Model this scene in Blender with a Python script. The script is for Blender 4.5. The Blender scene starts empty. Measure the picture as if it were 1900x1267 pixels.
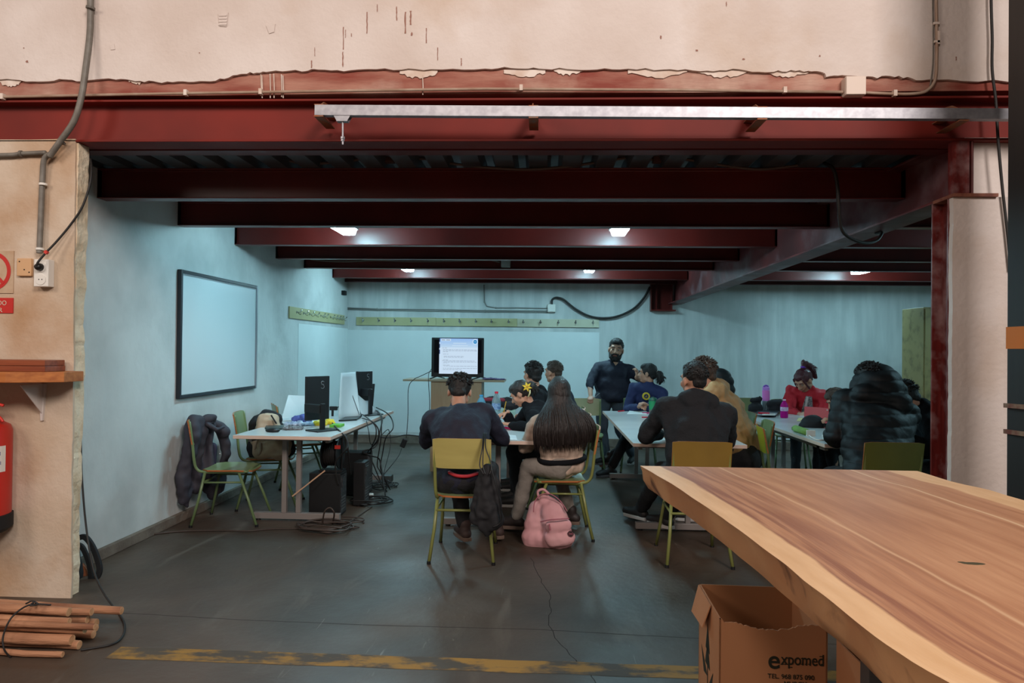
import bpy, bmesh, math, random
import numpy as np
from mathutils import Vector, Matrix, noise
random.seed(7)
SC = bpy.context.scene
COL = SC.collection
PI = math.pi
V = Vector

# ---------------------------------------------------------------- camera
FPX = 1267.0
CAMZ = 1.45
KS = 0.0
cam = bpy.data.cameras.new('camera'); camo = bpy.data.objects.new('camera', cam); COL.objects.link(camo)
cam.sensor_width = 36; cam.lens = 36 * FPX / 1900; cam.clip_start = .05; cam.clip_end = 100
YAW = math.atan(58 / FPX); PITCH = math.atan(12.5 / FPX); ROLL = .011
RC = Matrix.Rotation(YAW, 3, 'Z') @ Matrix.Rotation(PI / 2 + PITCH, 3, 'X') @ Matrix.Rotation(ROLL, 3, 'Z')
camo.matrix_world = Matrix.Translation((0, 0, CAMZ)) @ RC.to_4x4()
SC.camera = camo
cam.dof.use_dof = False

# ---------------------------------------------------------------- light and exposure
SC.view_settings.view_transform = 'Standard'; SC.view_settings.look = 'None'
SC.view_settings.gamma = 1; SC.view_settings.use_curve_mapping = False
SC.view_settings.exposure = -0.10
w = bpy.data.worlds.new('world'); SC.world = w; w.use_nodes = True
w.node_tree.nodes['Background'].inputs[0].default_value = (1.0, .86, .78, 1)
w.node_tree.nodes['Background'].inputs[1].default_value = .045


def area(name, loc, target, size, size_y, power, col):
    l = bpy.data.lights.new(name, 'AREA'); l.shape = 'RECTANGLE'; l.size = size; l.size_y = size_y
    l.energy = power; l.color = col
    o = bpy.data.objects.new(name, l); COL.objects.link(o); o.location = loc
    o.rotation_euler = (V(target) - V(loc)).to_track_quat('-Z', 'Y').to_euler()
    return o


area('hall_skylight', (3.4, -3.4, 6.0), (-.6, 3.6, 1.9), 2.2, 2.2, 600, (1.0, .89, .83))
area('hall_lamp', (-1.2, -2.6, 4.9), (.5, 3.0, .6), 1.2, 1.2, 130, (1.0, .85, .76))

area('hall_left_fill', (-4.6, -.2, 3.9), (1.2, 2.2, .6), 1.8, 1.4, 95, (1.0, .86, .76))  # added fill light brightening the slab's left edge and the box; no opening there


# ---------------------------------------------------------------- pixel helpers (1900 x 1267)
def ray(px, py):
    return (RC @ V(((px - 950) / FPX, -(py - 633.5) / FPX, -1))).normalized()


def P(px, py, Y):
    d = ray(px, py); t = Y / d.y
    return V((0, 0, CAMZ)) + d * t


def G(px, py, z=0.0):
    d = ray(px, py); t = (z - CAMZ) / d.z
    return V((0, 0, CAMZ)) + d * t


def yf(x, off=0):           # front wall plane (slightly skewed); off = towards the viewer
    return 3.78 - KS * (x + 2.6) - off


def FP(px, py, off=0.0):
    d = ray(px, py)
    # y = 3.78-KS(x+2.6)-off
    t = (3.78 - KS * 2.6 - off) / (d.y + KS * d.x)
    return V((0, 0, CAMZ)) + d * t


# ---------------------------------------------------------------- materials
MATS = {}


def srgb(c):
    return tuple((x / 255 / 12.92) if x / 255 <= .04045 else ((x / 255 + .055) / 1.055) ** 2.4 for x in c)


def mat(name, col, rough=.6, metal=0, var=None, scale=6, stretch=(1, 1, 1), bump=0, bscale=None, emit=None, trans=0, alpha=1,
        detail=4, var2=None, scale2=2, spec=.5, coat=0):
    if name in MATS: return MATS[name]
    m = bpy.data.materials.new(name); m.use_nodes = True
    nt = m.node_tree; b = nt.nodes['Principled BSDF']
    c = srgb(col) + (1,)
    b.inputs['Base Color'].default_value = c
    b.inputs['Roughness'].default_value = rough; b.inputs['Metallic'].default_value = metal
    b.inputs['Specular IOR Level'].default_value = spec
    if coat: b.inputs['Coat Weight'].default_value = coat
    if trans:
        b.inputs['Transmission Weight'].default_value = trans; b.inputs['IOR'].default_value = 1.2
    if emit:
        b.inputs['Emission Color'].default_value = srgb(emit[0]) + (1,); b.inputs['Emission Strength'].default_value = emit[1]
    tc = None
    if var or bump:
        tc = nt.nodes.new('ShaderNodeTexCoord'); mp = nt.nodes.new('ShaderNodeMapping')
        mp.inputs['Scale'].default_value = stretch
        nt.links.new(tc.outputs['Object'], mp.inputs['Vector'])
    last = None
    if var:
        n = nt.nodes.new('ShaderNodeTexNoise'); n.inputs['Scale'].default_value = scale; n.inputs['Detail'].default_value = detail
        nt.links.new(mp.outputs[0], n.inputs['Vector'])
        r = nt.nodes.new('ShaderNodeValToRGB'); r.color_ramp.elements[0].position = .35; r.color_ramp.elements[1].position = .68
        r.color_ramp.elements[0].color = srgb(var) + (1,); r.color_ramp.elements[1].color = c
        nt.links.new(n.outputs['Fac'], r.inputs[0]); last = r.outputs[0]
        if var2:
            n2 = nt.nodes.new('ShaderNodeTexNoise'); n2.inputs['Scale'].default_value = scale2; n2.inputs['Detail'].default_value = 8
            nt.links.new(tc.outputs['Object'], n2.inputs['Vector'])
            r2 = nt.nodes.new('ShaderNodeValToRGB'); r2.color_ramp.elements[0].position = .5; r2.color_ramp.elements[1].position = .72
            mx = nt.nodes.new('ShaderNodeMix'); mx.data_type = 'RGBA'
            nt.links.new(n2.outputs['Fac'], r2.inputs[0]); nt.links.new(r2.outputs[0], mx.inputs[0])
            nt.links.new(last, mx.inputs[6]); mx.inputs[7].default_value = srgb(var2) + (1,)
            last = mx.outputs[2]
        nt.links.new(last, b.inputs['Base Color'])
    if bump:
        n = nt.nodes.new('ShaderNodeTexNoise'); n.inputs['Scale'].default_value = bscale or scale * 4; n.inputs['Detail'].default_value = 6
        nt.links.new(mp.outputs[0], n.inputs['Vector'])
        bp = nt.nodes.new('ShaderNodeBump'); bp.inputs['Strength'].default_value = bump; bp.inputs['Distance'].default_value = .02
        nt.links.new(n.outputs['Fac'], bp.inputs['Height']); nt.links.new(bp.outputs[0], b.inputs['Normal'])
    MATS[name] = m
    return m


M_front = mat('plaster_front', (222, 212, 206), .85, var=(206, 192, 183), scale=1.6, bump=.22, bscale=34, var2=(190, 164, 140), scale2=1.1)
M_pier = mat('plaster_pier', (210, 194, 176), .88, var=(190, 168, 144), scale=1.8, bump=.22, bscale=34, var2=(176, 140, 106), scale2=1.7)
M_in = mat('plaster_room', (213, 215, 213), .8, var=(184, 187, 186), scale=1.3, stretch=(1, 1, .7), bump=.25, bscale=24, var2=(160, 164, 163), scale2=1.1)
M_back = mat('plaster_back', (205, 207, 205), .8, var=(184, 188, 187), scale=3, stretch=(3, 3, .35), bump=.12, bscale=12, var2=(166, 170, 168), scale2=1.0)
M_clean = mat('paint_clean', (214, 220, 220), .6, var=(206, 212, 212), scale=2)
M_core = mat('plaster_core', (234, 218, 192), .95, var=(214, 190, 158), scale=9, bump=.6, bscale=30)
M_red = mat('red_oxide_paint', (126, 35, 25), .62, spec=.3, var=(100, 27, 20), scale=1.5, bump=.02, bscale=12)
M_redd = mat('red_oxide_joist', (100, 24, 18), .4, var=(82, 19, 14), scale=2)
M_girder = mat('red_girder', (116, 48, 46), .5, var=(80, 34, 34), scale=2.5, var2=(128, 104, 108), scale2=3)
M_deck = mat('galvanised_deck', (96, 100, 104), .5, metal=.4, var=(70, 72, 76), scale=3)
M_galv = mat('galvanised', (170, 170, 176), .48, metal=.75, var=(150, 150, 156), scale=30)
M_conduit = mat('grey_conduit', (112, 106, 98), .55, var=(92, 86, 78), scale=20)
M_pvc = mat('pale_conduit', (172, 150, 132), .6, var=(150, 120, 100), scale=8)
M_black = mat('black_plastic', (16, 16, 18), .45)
M_blackm = mat('black_matt', (20, 20, 22), .8)
M_white = mat('white_plastic', (225, 222, 215), .5)
M_cable = mat('black_cable', (30, 27, 26), .6)
M_brcable = mat('brown_cable', (62, 50, 44), .6)


def floor_mat():
    m = bpy.data.materials.new('concrete_floor'); m.use_nodes = True; nt = m.node_tree; b = nt.nodes['Principled BSDF']
    tc = nt.nodes.new('ShaderNodeTexCoord')

    def nz(scale, detail=6, st=(1, 1, 1), dist=0):
        mp = nt.nodes.new('ShaderNodeMapping'); mp.inputs['Scale'].default_value = st
        nt.links.new(tc.outputs['Object'], mp.inputs[0])
        n = nt.nodes.new('ShaderNodeTexNoise'); n.inputs['Scale'].default_value = scale; n.inputs['Detail'].default_value = detail
        n.inputs['Distortion'].default_value = dist
        nt.links.new(mp.outputs[0], n.inputs['Vector']); return n.outputs['Fac']

    def ramp(f, a, b_, ca, cb):
        r = nt.nodes.new('ShaderNodeValToRGB'); e = r.color_ramp.elements
        e[0].position = a; e[1].position = b_; e[0].color = ca; e[1].color = cb
        nt.links.new(f, r.inputs[0]); return r.outputs[0]

    def mix(f, a, c2):
        mx = nt.nodes.new('ShaderNodeMix'); mx.data_type = 'RGBA'
        nt.links.new(f, mx.inputs[0]); nt.links.new(a, mx.inputs[6])
        mx.inputs[7].default_value = c2; return mx.outputs[2]
    base = ramp(nz(1.1, 8, dist=.6), .32, .7, srgb((62, 51, 42)) + (1,), srgb((90, 75, 63)) + (1,))
    W, K = (1, 1, 1, 1), (0, 0, 0, 1)
    a = mix(ramp(nz(.5, 6), .52, .68, K, (.6, .6, .6, 1)), base, srgb((54, 45, 39)) + (1,))
    a = mix(ramp(nz(2.4, 10, (1.5, .35, 1), 1.5), .6, .75, K, (.35, .35, .35, 1)), a, srgb((122, 114, 104)) + (1,))
    a = mix(ramp(nz(26, 3, (1, .12, 1), .8), .7, .78, K, (.3, .3, .3, 1)), a, srgb((170, 162, 152)) + (1,))
    a = mix(ramp(nz(60, 2), .68, .76, K, (.5, .5, .5, 1)), a, srgb((66, 54, 46)) + (1,))
    nt.links.new(a, b.inputs['Base Color'])
    rr = ramp(nz(1.6, 5), .3, .7, (.38, .38, .38, 1), (.62, .62, .62, 1)); nt.links.new(rr, b.inputs['Roughness'])
    bp = nt.nodes.new('ShaderNodeBump'); bp.inputs['Strength'].default_value = .15; bp.inputs['Distance'].default_value = .02
    nt.links.new(nz(18, 8), bp.inputs['Height']); nt.links.new(bp.outputs[0], b.inputs['Normal'])
    return m


# ---------------------------------------------------------------- mesh builder
ORG = {}


def origin_of(o):
    return ORG.get(o.name, V((0, 0, 0))) if o is not None else V((0, 0, 0))


def tag(o, label=None, cat=None, group=None, kind=None):
    if label: o['label'] = label
    if cat: o['category'] = cat
    if group: o['group'] = group
    if kind: o['kind'] = kind
    return o


def thing(name, label, cat, loc=(0, 0, 0), rotz=0, group=None, local=False):
    o = bpy.data.objects.new(name, None); COL.objects.link(o); o.empty_display_size = .1
    o.location = loc; o.rotation_euler = (0, 0, rotz)
    tag(o, label, cat, group)
    ORG[o.name] = V((0, 0, 0)) if local else V(loc)
    return o


def link(name, me, parent=None, org=None):
    o = bpy.data.objects.new(name, me); COL.objects.link(o)
    if parent is not None:
        o.parent = parent; ORG[o.name] = origin_of(parent)
    return o


class MB:
    def __init__(s):
        s.v = []; s.f = []; s.mi = []; s.uv = {}

    def add(s, vs, fs, mi=0):
        n = len(s.v); s.v += [V(p) for p in vs]; s.f += [tuple(i + n for i in f) for f in fs]; s.mi += [mi] * len(fs); return s

    def box(s, lo, hi, mi=0):
        (a, b, c), (d, e, f) = lo, hi
        return s.add([(a, b, c), (d, b, c), (d, e, c), (a, e, c), (a, b, f), (d, b, f), (d, e, f), (a, e, f)],
                     [(0, 3, 2, 1), (4, 5, 6, 7), (0, 1, 5, 4), (1, 2, 6, 5), (2, 3, 7, 6), (3, 0, 4, 7)], mi)

    def obox(s, c, size, R=None, mi=0):
        x, y, z = (k / 2 for k in size); c = V(c); R = R or Matrix.Identity(3)
        pts = [c + R @ V(p) for p in [(-x, -y, -z), (x, -y, -z), (x, y, -z), (-x, y, -z), (-x, -y, z), (x, -y, z), (x, y, z), (-x, y, z)]]
        return s.add(pts, [(0, 3, 2, 1), (4, 5, 6, 7), (0, 1, 5, 4), (1, 2, 6, 5), (2, 3, 7, 6), (3, 0, 4, 7)], mi)

    def cyl(s, p0, p1, r0, r1=None, n=12, mi=0, caps=True):
        p0, p1 = V(p0), V(p1); r1 = r0 if r1 is None else r1
        d = (p1 - p0).normalized(); a = d.orthogonal().normalized(); b = d.cross(a)
        vs = []
        for p, r in ((p0, r0), (p1, r1)):
            for i in range(n):
                t = 2 * PI * i / n; vs.append(p + (a * math.cos(t) + b * math.sin(t)) * r)
        fs = [(i, (i + 1) % n, n + (i + 1) % n, n + i) for i in range(n)]
        if caps: fs += [tuple(range(n - 1, -1, -1)), tuple(range(n, 2 * n))]
        return s.add(vs, fs, mi)

    def tube(s, pts, r, n=6, mi=0, caps=True):
        pts = [V(p) for p in pts]; rr = r if isinstance(r, (list, tuple)) else [r] * len(pts)
        k = len(pts); vs = []; t = (pts[1] - pts[0]).normalized(); a = t.orthogonal().normalized()
        for i, p in enumerate(pts):
            t = (pts[min(i + 1, k - 1)] - pts[max(i - 1, 0)]).normalized()
            a = a - t * a.dot(t)
            a = a.normalized() if a.length > 1e-6 else t.orthogonal().normalized()
            b = t.cross(a)
            for j in range(n):
                q = 2 * PI * j / n; vs.append(p + (a * math.cos(q) + b * math.sin(q)) * rr[i])
        fs = [(i * n + j, i * n + (j + 1) % n, (i + 1) * n + (j + 1) % n, (i + 1) * n + j) for i in range(k - 1) for j in range(n)]
        if caps: fs += [tuple(range(n - 1, -1, -1)), tuple((k - 1) * n + j for j in range(n))]
        return s.add(vs, fs, mi)

    def lathe(s, c, prof, n=20, mi=0, axis=(0, 0, 1)):
        c = V(c); q = V((0, 0, 1)).rotation_difference(V(axis)); vs = []
        for (r, z) in prof:
            for j in range(n):
                t = 2 * PI * j / n; vs.append(c + q @ V((r * math.cos(t), r * math.sin(t), z)))
        k = len(prof)
        fs = [(i * n + j, i * n + (j + 1) % n, (i + 1) * n + (j + 1) % n, (i + 1) * n + j) for i in range(k - 1) for j in range(n)]
        fs += [tuple(range(n - 1, -1, -1)), tuple((k - 1) * n + j for j in range(n))]
        return s.add(vs, fs, mi)

    def extr(s, prof, p0, p1, up=(0, 0, 1), mi=0):
        """profile of (side, up) pairs swept from p0 to p1"""
        p0, p1 = V(p0), V(p1); d = (p1 - p0).normalized(); side = d.cross(V(up)).normalized(); u = side.cross(d).normalized()
        n = len(prof); vs = [p + side * a + u * b for p in (p0, p1) for a, b in prof]
        fs = [(i, (i + 1) % n, n + (i + 1) % n, n + i) for i in range(n)] + [tuple(range(n - 1, -1, -1)), tuple(range(n, 2 * n))]
        return s.add(vs, fs, mi)

    def poly(s, pts, d, mi=0, mi_side=None):
        """flat polygon given a thickness vector d"""
        n = len(pts); d = V(d); vs = [V(p) for p in pts] + [V(p) + d for p in pts]
        s.add(vs, [tuple(range(n)), tuple(range(2 * n - 1, n - 1, -1))], mi)
        k = len(s.v) - 2 * n
        for i in range(n):
            s.f.append((k + i, k + n + i, k + n + (i + 1) % n, k + (i + 1) % n)); s.mi.append(mi if mi_side is None else mi_side)
        return s

    def sphere(s, c, r, mi=0, n=12, sc=(1, 1, 1)):
        c = V(c); vs = []; fs = []
        for i in range(n // 2 + 1):
            ph = PI * i / (n // 2)
            for j in range(n):
                t = 2 * PI * j / n
                vs.append(c + V((math.sin(ph) * math.cos(t) * sc[0], math.sin(ph) * math.sin(t) * sc[1], math.cos(ph) * sc[2])) * r)
        for i in range(n // 2):
            for j in range(n):
                fs.append((i * n + j, (i + 1) * n + j, (i + 1) * n + (j + 1) % n, i * n + (j + 1) % n))
        return s.add(vs, fs, mi)

    def build(s, name, m, parent=None, smooth=False, bevel=0, seg=2, fixn=True, sub=0):
        org = origin_of(parent)
        me = bpy.data.meshes.new(name); me.from_pydata([p - org for p in s.v], [], s.f)
        ms = m if isinstance(m, (list, tuple)) else [m]
        for x in ms: me.materials.append(x)
        me.polygons.foreach_set('material_index', s.mi)
        if fixn:
            bm = bmesh.new(); bm.from_mesh(me); bmesh.ops.remove_doubles(bm, verts=bm.verts, dist=1e-6)
            bmesh.ops.recalc_face_normals(bm, faces=bm.faces); bm.to_mesh(me); bm.free()
        if smooth is True: me.polygons.foreach_set('use_smooth', [True] * len(me.polygons))
        me.update()
        if smooth == 'auto':
            me.polygons.foreach_set('use_smooth', [True] * len(me.polygons))
            try: me.set_sharp_from_angle(angle=math.radians(38))
            except Exception: pass
        o = link(name, me, parent)
        if bevel:
            b = o.modifiers.new('b', 'BEVEL'); b.width = bevel; b.segments = seg; b.limit_method = 'ANGLE'
        if sub:
            q = o.modifiers.new('s', 'SUBSURF'); q.levels = q.render_levels = sub
        return o


def spline(pts, n=8):
    pts = [V(p) for p in pts]; out = []
    k = len(pts)
    for i in range(k - 1):
        p0, p1, p2, p3 = pts[max(i - 1, 0)], pts[i], pts[i + 1], pts[min(i + 2, k - 1)]
        for j in range(n):
            t = j / n
            out.append(.5 * ((2 * p1) + (p2 - p0) * t + (2 * p0 - 5 * p1 + 4 * p2 - p3) * t * t + (3 * p1 - p0 - 3 * p2 + p3) * t ** 3))
    return out + [pts[-1]]


def cable(name, pts, r, m, parent=None, n=6, seg=8):
    return MB().tube(spline(pts, seg), r, n).build(name, m, parent, smooth=True)


def struct(name, mb, m, **k):
    o = mb.build(name, m, None, **k); o['kind'] = 'structure'; return o


def text(name, s, loc, size, rot, m, parent=None, extrude=.0006, offset=0, align='LEFT', sx=1):
    c = bpy.data.curves.new(name, 'FONT'); c.body = s; c.size = size; c.extrude = extrude; c.offset = offset; c.align_x = align
    o = bpy.data.objects.new(name, c)
    dg = None
    COL.objects.link(o); bpy.context.view_layer.update()
    me = bpy.data.meshes.new_from_object(o.evaluated_get(bpy.context.evaluated_depsgraph_get()))
    bpy.data.objects.remove(o)
    M = Matrix.Translation(V(loc) - origin_of(parent)) @ rot.to_4x4() @ Matrix.Diagonal((sx, 1, 1, 1))
    me.transform(M); me.materials.clear(); me.materials.append(m)
    return link(name, me, parent)


def dup(root, loc=None, rotz=None, label=None, group=None):
    r = root.copy(); COL.objects.link(r)
    if loc is not None: r.location = loc
    if rotz is not None: r.rotation_euler = (0, 0, rotz)
    if label: r['label'] = label
    if group: r['group'] = group
    for ch in root.children:
        c = ch.copy(); COL.objects.link(c); c.parent = r
        for g in ch.children:
            d = g.copy(); COL.objects.link(d); d.parent = c
    return r


# ================================================================ STRUCTURE
XL, YB, XR = -2.97, 10.24, 5.75
ZJ = 2.415      # joist underside
ZD = 2.615      # deck underside
M_floor = floor_mat()

struct('floor', MB().box((-9, -7, -.12), (9, YB + .2, 0)), M_floor)

# inner walls
struct('wall_left', MB().box((XL - .15, 3.955, 0), (XL, YB, 3.0)), M_in)
struct('wall_back', MB().box((XL - .15, YB, 0), (XR + .15, YB + .15, 3.0)), M_back)
struct('wall_right', MB().box((XR, 3.5, 0), (XR + .15, YB, 3.0)), M_in)
# repainted clean patch behind the television, up to the coat racks
a = P(650, 612, YB); b = P(1112, 612, YB)
struct('trim_1', MB().box((XL, YB - .004, .16), (b.x, YB, a.z)), M_clean)
c0 = P(535, 600, 8.4)
struct('trim_2', MB().box((XL, 8.15, .16), (XL + .004, YB, a.z + .02)), M_clean)
M_base = mat('skirting_concrete', (128, 116, 104), .9, var=(96, 84, 74), scale=5, bump=.4, bscale=30)
struct('baseboard_left', MB().box((XL, 3.9, 0), (XL + .035, YB - .03, .075)), M_base, bevel=.006)
struct('baseboard_back', MB().box((XL, YB - .045, 0), (XR, YB, .12)), M_base, bevel=.006)


def jag(p0, p1, n, amp, seed, axis):
    """points from p0 to p1 with jagged offsets along axis"""
    rnd = random.Random(seed); out = []
    for i in range(n + 1):
        t = i / n; p = V(p0).lerp(V(p1), t)
        o = noise.noise(V((t * 9, seed, 0))) * amp + rnd.uniform(-.3, .3) * amp
        if 0 < i < n: out.append(p + V(axis) * o + (V(p1) - V(p0)) * rnd.uniform(-.25, .25) / n)
        else: out.append(p)
    return out


FD = V((KS, 1, 0)).normalized()       # into the room, normal to the front plane
FX = V((1, -KS, 0)).normalized()      # along the front plane to the right
RF = Matrix((FX, FD, V((0, 0, 1)))).transposed()

# left pier: core and outer plaster skin
ptop = FP(163, 264, -.09); pbot = FP(143, 1122, -.09); ptop.y = pbot.y = yf(0)
zt = FP(163, 264).z
ed_c = jag((pbot.x + .0, yf(pbot.x), 0), (ptop.x, yf(ptop.x), zt), 60, .016, 3, (1, 0, 0))
L0 = V((-6, yf(-6), 0)); L1 = V((-6, yf(-6), zt))
struct('wall_front_left', MB().poly([p + FD * .012 for p in [L0] + ed_c + [L1]], FD * .09), M_core)
sk0 = FP(131, 1122); sk1 = FP(140, 262)
ed_s = jag((sk0.x, yf(sk0.x), 0), (sk1.x, yf(sk1.x), zt + .02), 46, .007, 5, (1, 0, 0))
topj = jag((sk1.x, yf(sk1.x), zt + .02), (-6, yf(-6), zt + .01), 40, .012, 8, (0, 0, 1))
struct('wall_front_left_plaster', MB().poly([p for p in [L0] + ed_s + topj[1:]], FD * .014), M_pier)

# upper wall above the steel beam, ragged lower edge
low = []
for px, py in [(-700, 152), (0, 147), (60, 151), (110, 148), (150, 150), (215, 146), (260, 150), (300, 153), (350, 152), (400, 149), (440, 138), (470, 135), (500, 132), (560, 131), (590, 128), (650, 131),
               (730, 128), (800, 130), (900, 127), (960, 125), (1010, 127), (1080, 128), (1150, 127), (1230, 129), (1300, 131), (1360, 129), (1420, 133), (1460, 131), (1500, 133), (1528, 133),
               (1533, 142), (1570, 140), (1620, 144), (1660, 141), (1700, 147), (1760, 149), (1900, 150), (2500, 155)]:
    low.append(FP(px, py, .004))
fine = []
rj = random.Random(4)
for i in range(len(low) - 1):
    for k in range(5):
        p = low[i].lerp(low[i + 1], k / 5); fine.append(p + V((0, 0, rj.uniform(-.006, .006))))
fine.append(low[-1])
up = [V((fine[-1].x, fine[-1].y, 5.0)), V((fine[0].x, fine[0].y, 5.0))]
struct('wall_front_upper', MB().poly(fine + up, FD * .16), M_front)
# steel band under the ragged edge, smeared with plaster
M_smear = mat('plaster_smeared_steel', (172, 122, 104), .75, var=(132, 58, 44), scale=5, stretch=(.5, .5, 2.2), bump=.3, bscale=30, var2=(198, 168, 150), scale2=2.2)
z0 = FP(900, 172).z; z1 = FP(900, 120).z
pa, pb = V((-6, yf(-6), z0)), V((6, yf(6), z0))
struct('trim_3', MB().extr([(-.14, 0), (0, 0), (0, z1 - z0), (-.14, z1 - z0)], pa + FD * .015, pb + FD * .015), M_smear)
# plaster splashes on the band
sp = MB()
for (x0, x1, y0, y1, sd) in [(742, 812, 131, 145, 1), (935, 1012, 133, 143, 2), (1025, 1085, 130, 139, 3), (1165, 1275, 132, 144, 4), (1295, 1385, 134, 143, 5), (1420, 1500, 135, 143, 6), (0, 40, 152, 162, 7), (235, 275, 148, 156, 8)]:
    rr = random.Random(sd); pts = []
    n = 16
    for i in range(n):
        t = i / (n - 1); pts.append(FP(x0 + (x1 - x0) * t, y0 - 3, -.012))
    for i in range(n):
        t = 1 - i / (n - 1); pts.append(FP(x0 + (x1 - x0) * t, y1 - 9 * abs(2 * t - 1) ** 2 + rr.uniform(-2.5, 2.5), -.012))
    sp.poly(pts, FD * -.0 + V((0, -.004, 0)))
for x, y0, y1 in [(484, 138, 178), (486, 140, 182), (501, 137, 182), (508, 137, 182), (522, 138, 180), (525, 140, 182), (784, 140, 176)]:
    sp.tube([FP(x, y0, -.008), FP(x + 1, y1 - 15, -.008), FP(x + .5, y1, -.004)], .0028, 5)
M_splash = mat('plaster_splash', (226, 214, 204), .85, var=(206, 184, 168), scale=12)
struct('trim_4', sp, M_splash)

# scratches, scabs and patches on the upper wall
sc = MB(); rq = random.Random(12)
for x, y0, y1, w_ in [(637, 50, 92, 1.2), (636, 96, 124, 1.4), (641, 55, 70, .8), (652, 62, 68, 1), (681, 22, 62, 1.6), (736, 12, 38, 1.3), (752, 22, 62, 1.8), (762, 20, 46, 2.0), (764, 60, 66, 2), (791, 52, 80, 1), (812, 88, 112, 1), (856, 108, 122, 1.4), (578, 112, 126, 1.3), (584, 88, 104, .7), (700, 8, 22, .8), (1226, 66, 72, 2), (1348, 3, 12, 1.2), (1293, 92, 95, 3), (1380, 108, 111, 3), (1521, 102, 105, 2), (1774, 105, 112, 1.4), (50, 112, 116, 3), (44, 88, 90, 1.4), (370, 97, 99, 1.5)]:
    n_ = 7; pl_ = [FP(x - w_ * rq.uniform(.3, 1), y0 + (y1 - y0) * i / n_, .006) for i in range(n_ + 1)] + [FP(x + w_ * rq.uniform(.3, 1), y1 - (y1 - y0) * i / n_, .006) for i in range(n_ + 1)]
    sc.add(pl_, [tuple(range(len(pl_)))])
o = sc.build('wall_scratches', mat('wall_scratch', (150, 108, 94), .9), None, fixn=False); o['kind'] = 'structure'
pt = MB(); c_ = [FP(x, y, .004) for x, y in [(405, 25), (424, 24), (421, 50), (408, 49)]]; pt.poly(c_, V((0, -.006, 0)))
for k in range(4):
    y = 28 + k * 5.5; pt.poly([FP(406, y, .01), FP(421, y - .5, .01), FP(421, y + 2, .01), FP(407, y + 2.5, .01)], V((0, -.004, 0)))
pt.poly([FP(x, y, .004) for x, y in [(494, 48), (503, 42), (511, 45), (509, 60), (500, 63)]], V((0, -.005, 0))); pt.poly([FP(x, y, .004) for x, y in [(204, 84), (212, 81), (214, 92), (206, 93)]], V((0, -.004, 0)))
struct('wall_scabs', pt, M_front)

# main front I beam
zb = FP(163, 262).z; zt2 = FP(600, 181).z
bh = zt2 - zb


def ibeam(h, wd, tf=.012, tw=.009, round_=0):
    x = wd / 2; a = tw / 2
    return [(-x, 0), (x, 0), (x, tf), (a, tf), (a, h - tf), (x, h - tf), (x, h), (-x, h), (-x, h - tf), (-a, h - tf), (-a, tf), (-x, tf)]


def beam_obj(name, p0, p1, h, wd, m, **k):
    return struct(name, MB().extr(ibeam(h, wd, **k), p0, p1), m, bevel=.004)


EX = FP(1782, 268)
fb0 = V((-6, yf(-6) + .075, zb)); fb1 = V((2.95, yf(EX.x) + .075, zb - .01))
beam_obj('ceiling_beam', fb0, fb1, bh, .15, M_red, tf=.014)
# inner channel bolted behind the beam's lower flange
struct('trim_5', MB().extr([(-.05, 0), (.05, 0), (.05, .03), (-.05, .03)], fb0 + FD * .13 + V((0, 0, -.006)), fb1 + FD * .13 + V((0, 0, -.006))), M_redd)

# girder from the front column to the back wall
def gx(y): return 2.06 + (YB - y) * .047          # web position
def gz(y): return 2.165 + (YB - y) * .0165
g0 = V((gx(YB) , YB, 2.14)); g1 = V((gx(3.72), 3.72, 2.225))
GL = P(1240, 564, YB - .1); GF = FP(1768, 363)
gA = V((GL.x + .11, YB, GL.z)); gB = V((GF.x + .11, yf(GF.x) + .01, GF.z))
gh = ZD - min(gA.z, gB.z) + .02
mb = MB(); hA = ZD - gA.z; hB = ZD - gB.z
dirg = (gB - gA).normalized()


def tapered_i(mb, pA, pB, hA, hB, wd, tf, tw, side):
    prA = ibeam(hA, wd, tf, tw); prB = ibeam(hB, wd, tf, tw); n = len(prA)
    vs = [pA + side * a + V((0, 0, b)) for a, b in prA] + [pB + side * a + V((0, 0, b)) for a, b in prB]
    fs = [(i, (i + 1) % n, n + (i + 1) % n, n + i) for i in range(n)] + [tuple(range(n)), tuple(range(2 * n - 1, n - 1, -1))]
    mb.add(vs, fs)


tapered_i(mb, gA, gB, hA, hB, .20, .016, .012, V((1, 0, 0)))
struct('ceiling_beam', mb, M_girder, bevel=.004)


def girder_x(y): return gA.x + (gB.x - gA.x) * (YB - y) / (YB - gB.y)


# joists in the left and the right bay
JY = [4.44, 5.44, 6.46, 7.47, 8.36, 9.50, 10.10]
for i, y in enumerate(JY):
    beam_obj('ceiling_beam', (XL, y, ZJ), (girder_x(y) - .008, y, ZJ), ZD - ZJ, .10, M_redd, tf=.009, tw=.007)
    beam_obj('ceiling_beam', (girder_x(y) + .008, y + .0, ZJ), (XR, y, ZJ), ZD - ZJ, .10, M_redd, tf=.009, tw=.007)

# corrugated steel deck
mb = MB(); per = .212; x = XL - .1; prof = []
while x < XR + .1:
    prof += [(x, 0), (x + .115, 0), (x + .14, .06), (x + .187, .06)]; x += per
ys = [3.9, YB]
n = len(prof); vs = [(px_, y, ZD + pz + dz) for dz in (0, .004) for y in ys for px_, pz in prof]
fs = []
for i in range(n - 1):
    fs += [(i, i + 1, n + i + 1, n + i), (2 * n + i, 3 * n + i, 3 * n + i + 1, 2 * n + i + 1)]
mb.add(vs, fs)
struct('ceiling', mb, M_deck, fixn=False)
struct('ceiling_slab', MB().box((-4, 3.95, ZD + .08), (XR + .2, YB + .2, ZD + .25)), M_core)
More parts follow.
